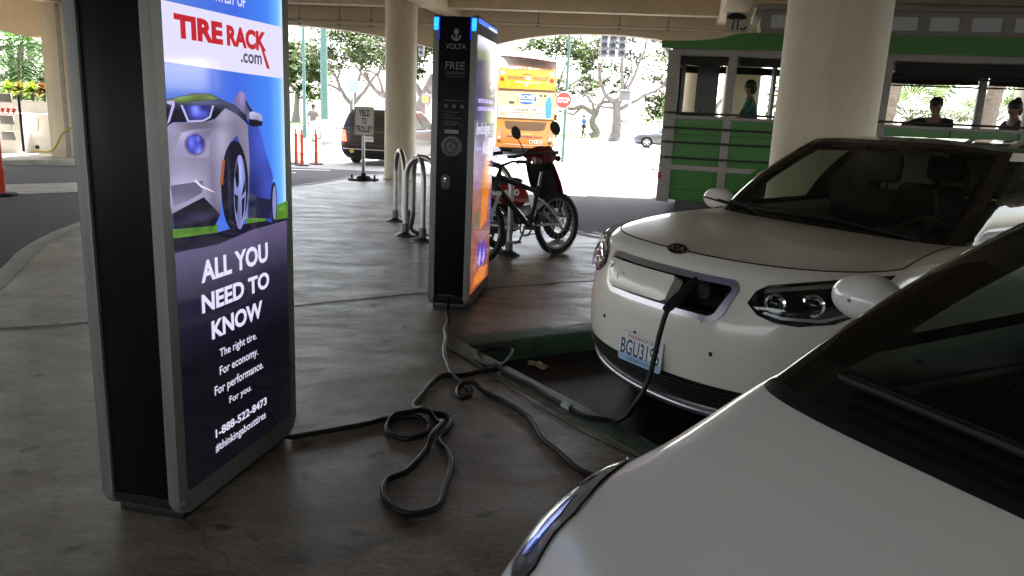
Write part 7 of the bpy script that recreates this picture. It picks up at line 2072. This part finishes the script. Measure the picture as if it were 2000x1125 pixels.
def feather_palm(loc, h, lean, n, L, label, seed, group='feather palms at the left'):
    ro = empty('palm_tree', loc, 0, label, 'palm', group)
    rnd = random.Random(seed)
    T = spline([(0, 0, 0), (lean * .3, 0, h * .5), (lean, 0, h)], 8); k = len(T)
    b = MB(); b.tube(T, [.13 * (1 - .35 * i / k) + .008 * (i % 2) for i in range(k)], 10); b.build('trunk', m_palmbark, ro)
    top = T[-1]; b = MB(); st = MB()
    for i in range(n):
        a = 2 * PI * i / n + rnd.uniform(-.2, .2); el = rnd.uniform(.1, 1.2); d = V((math.cos(a), math.sin(a), 0))
        ln = L * rnd.uniform(.8, 1.15)
        pts = [top + d * ln * t * math.cos(el * (1 - .5 * t)) + V((0, 0, ln * (math.sin(el) * t - (.55 + .3 * math.cos(el)) * t * t))) for t in [q / 14 for q in range(15)]]
        st.tube(pts, [.02 * (1 - .8 * q / 15) for q in range(15)], 5)
        for q in range(2, 15):
            p = pts[q]; tdir = (pts[q] - pts[q - 1]).normalized(); sd_ = tdir.cross(V((0, 0, 1)))
            if sd_.length < .01: continue
            sd_.normalize(); ll = ln * .30 * math.sin(PI * (.12 + .8 * q / 15))
            for s in (-1, 1):
                for e in (0, .5):
                    o = p - tdir * e * ln / 15; tip = o + sd_ * s * ll + tdir * ll * .45 - V((0, 0, ll * rnd.uniform(.15, .55))); mid = o.lerp(tip, .5) + V((0, 0, ll * .08)); wv = tdir * .028
                    v = [b.bm.verts.new(x) for x in (o, mid - wv, tip, mid + wv)]; b.face(v)
    st.build('fronds_stalks', m_palm, ro); b.build('fronds', m_palm, ro, smooth=0, norm=False)
for x, y, h, l_, sd_, lb in ((-16.0, 25.0, 2.5, .3, 1, 'tall feather palm left of the square column'), (-15.55, 25.4, 1.5, .2, 2, 'feather palm close beside the square column'), (-16.9, 26.4, 3.4, -.1, 3, 'feather palm at the left edge with high fronds'), (-16.1, 24.4, .6, .1, 4, 'short feather palm low over the planter box'), (-17.8, 28.6, 4.2, .4, 7, 'feather palm farther back with fronds near the ceiling edge')):
    feather_palm((x, y, .2), h, l_, 20, 2.3, lb, sd_)
def rosette(loc, n, L, w_, mat, label, seed, stem=.0, cat='plant', name='strap_leaf_plant', up=.5, group=None):
    ro = empty(name, loc, 0, label, cat, group); rnd = random.Random(seed); b = MB()
    for i in range(n):
        a = 2.4 * i; el = up + (1.45 - up) * (i / n) + rnd.uniform(-.15, .15); d = V((math.cos(a), math.sin(a), 0)); ln = L * rnd.uniform(.75, 1.1); s_ = V((-d.y, d.x, 0))
        rows = []
        for q in range(6):
            t = q / 5; p = V((0, 0, stem)) + d * ln * t * math.cos(el) + V((0, 0, ln * (math.sin(el) * t - .35 * t * t))); ww = w_ * math.sin(PI * (.15 + .84 * t)) 
            rows.append((b.bm.verts.new(p - s_ * ww + V((0, 0, ww * .4))), b.bm.verts.new(p), b.bm.verts.new(p + s_ * ww + V((0, 0, ww * .4)))))
        for A, B in zip(rows, rows[1:]):
            b.face((A[0], A[1], B[1], B[0])); b.face((A[1], A[2], B[2], B[1]))
    b.build('leaves', mat, ro, smooth=60, norm=False)
    if stem: b = MB(); b.tube([(0, 0, 0), (0, 0, stem + .05)], .035, 8); b.build('stem', m_bark, ro)
    return ro
random.seed(11)
for k, (x, lb) in enumerate(((-12.95, 'lime croton leftmost in the planter'), (-12.65, 'yellow brown croton second in the planter'), (-12.35, 'lime croton in the middle of the planter'), (-12.05, 'red tinged croton fourth in the planter'), (-11.75, 'lime croton rightmost in the planter'))):
    rosette((x, 19.95, 1.12), 40, .42, .04, m_crored if k == 3 else m_croton if k == 1 else m_drac, lb, k, .25, name='croton_plant', group='crotons in the planter', up=-.1)
def fan_palm(loc, h, n, L, label, seed, trunk_r=.16, lean=0):
    ro = empty('fan_palm', loc, 0, label, 'palm', 'fan palms beyond the trolley'); rnd = random.Random(seed)
    T = [V((lean * (i / 24) ** 1.5, 0, h * i / 24)) for i in range(25)]
    b = MB(); b.tube(T, [trunk_r * (1.1 - .2 * i / 24) + .02 * (i % 2) for i in range(25)], 12); b.build('trunk', m_palmbark, ro, smooth=0)
    b = MB(); top = T[-1]
    for i in range(n):
        a = 2.4 * i + rnd.uniform(-.3, .3); el = rnd.uniform(-.7, 1.1); d = V((math.cos(a) * math.cos(el), math.sin(a) * math.cos(el), math.sin(el)))
        hub = top + d * L * rnd.uniform(.45, .6); b.tube([top, hub], .016, 4)
        s_ = d.cross(V((0, 0, 1))).normalized(); u_ = s_.cross(d)
        for k in range(22):
            t = R(-115 + 230 * k / 21); rr = L * (.55 + .15 * math.cos(t)) * rnd.uniform(.9, 1.05)
            e = d * math.cos(t) + s_ * math.sin(t); tip = hub + e * rr - V((0, 0, rr * .28)) + u_ * .05; mid = hub + e * rr * .55; w_ = s_ * math.cos(t) * .035 - d * math.sin(t) * .035
            b.face([b.bm.verts.new(x) for x in (hub, mid - w_, tip, mid + w_)])
    b.build('fan_leaves', m_fan, ro, smooth=0, norm=False)
fan_palm((9.55, 21.0, -.3), 4.6, 16, 1.5, 'fan palm trunk left behind the passenger in the dark shirt', 1, .2, .5)
fan_palm((12.6, 21.5, -.3), 4.2, 18, 1.5, 'fan palm trunk right, behind the passenger with the bun', 2, .2, .3)
fan_palm((11.0, 22.3, -.3), 2.0, 22, 1.7, 'low fan palm with drooping fans between the two passengers', 3, .14)
fan_palm((8.9, 23.0, -.3), 1.4, 18, 1.3, 'small fan palm beside the trolley post', 4, .12)
fan_palm((13.9, 23.5, -.3), 1.9, 20, 1.6, 'grey green fan palm near the far right column', 5, .12)
for k, (x, y, lb, st, L) in enumerate(((10.9, 19.6, 'big lime strap leaf plant right beside the dark shirted passenger', .55, 1.05), (9.9, 19.8, 'lime strap leaf plant left of the big lime plant', .3, .8), (12.0, 19.9, 'yellow green strap leaf plant near the passenger with the bun', .3, .85), (8.3, 19.8, 'yellow strap leaf plant just right of the thick column', .5, .9), (13.0, 20.2, 'low lime strap leaf plant by the far right column', .2, .7))):
    rosette((x, y, .0), 34, L, .075, m_drac, lb, 20 + k, st, group='lime strap leaf plants')
def shrub(loc, cl, mat, label, seed, size=.08):
    ro = empty('shrub', loc, 0, label, 'shrub', 'shrubs beyond the trolley'); leaves('foliage', cl, size, mat, ro, seed, 1.0)
    b = MB(); rnd = random.Random(seed)
    for _ in range(7):
        c = rnd.choice(cl)[0]; b.tube([(0, 0, -.3), (c[0] * .5, c[1] * .5, c[2] * .5), c], [.03, .02, .008], 5)
    b.build('stems', m_bark, ro)
shrub((7.9, 21.5, 0), [((0, 0, 1.0), (.9, .8, 1.1), 900), ((-.4, 0, 2.1), (.8, .7, .9), 700), ((.6, .2, .5), (.9, .7, .6), 500)], m_lf2, 'bright leafy shrub between the thick column and the trolley post', 61)
shrub((11.8, 23.6, 0), [((0, 0, .6), (1.6, .8, .7), 900), ((-2.4, 0, .6), (1.2, .8, .6), 700)], m_lf2, 'low green hedge like shrub behind the passengers', 62)
shrub((14.8, 22.8, 0), [((0, 0, .9), (1.4, .8, .9), 900), ((.3, 0, 2.4), (1.2, .8, .8), 500)], m_lf3, 'olive shrub at the right edge behind the far column', 63)
shrub((5.2, 25.0, -.3), [((0, 0, 1.0), (1.0, .7, .9), 700), ((.3, 0, 2.2), (.9, .7, .8), 500)], m_lf2, 'green shrub seen through the cab of the trolley', 64)
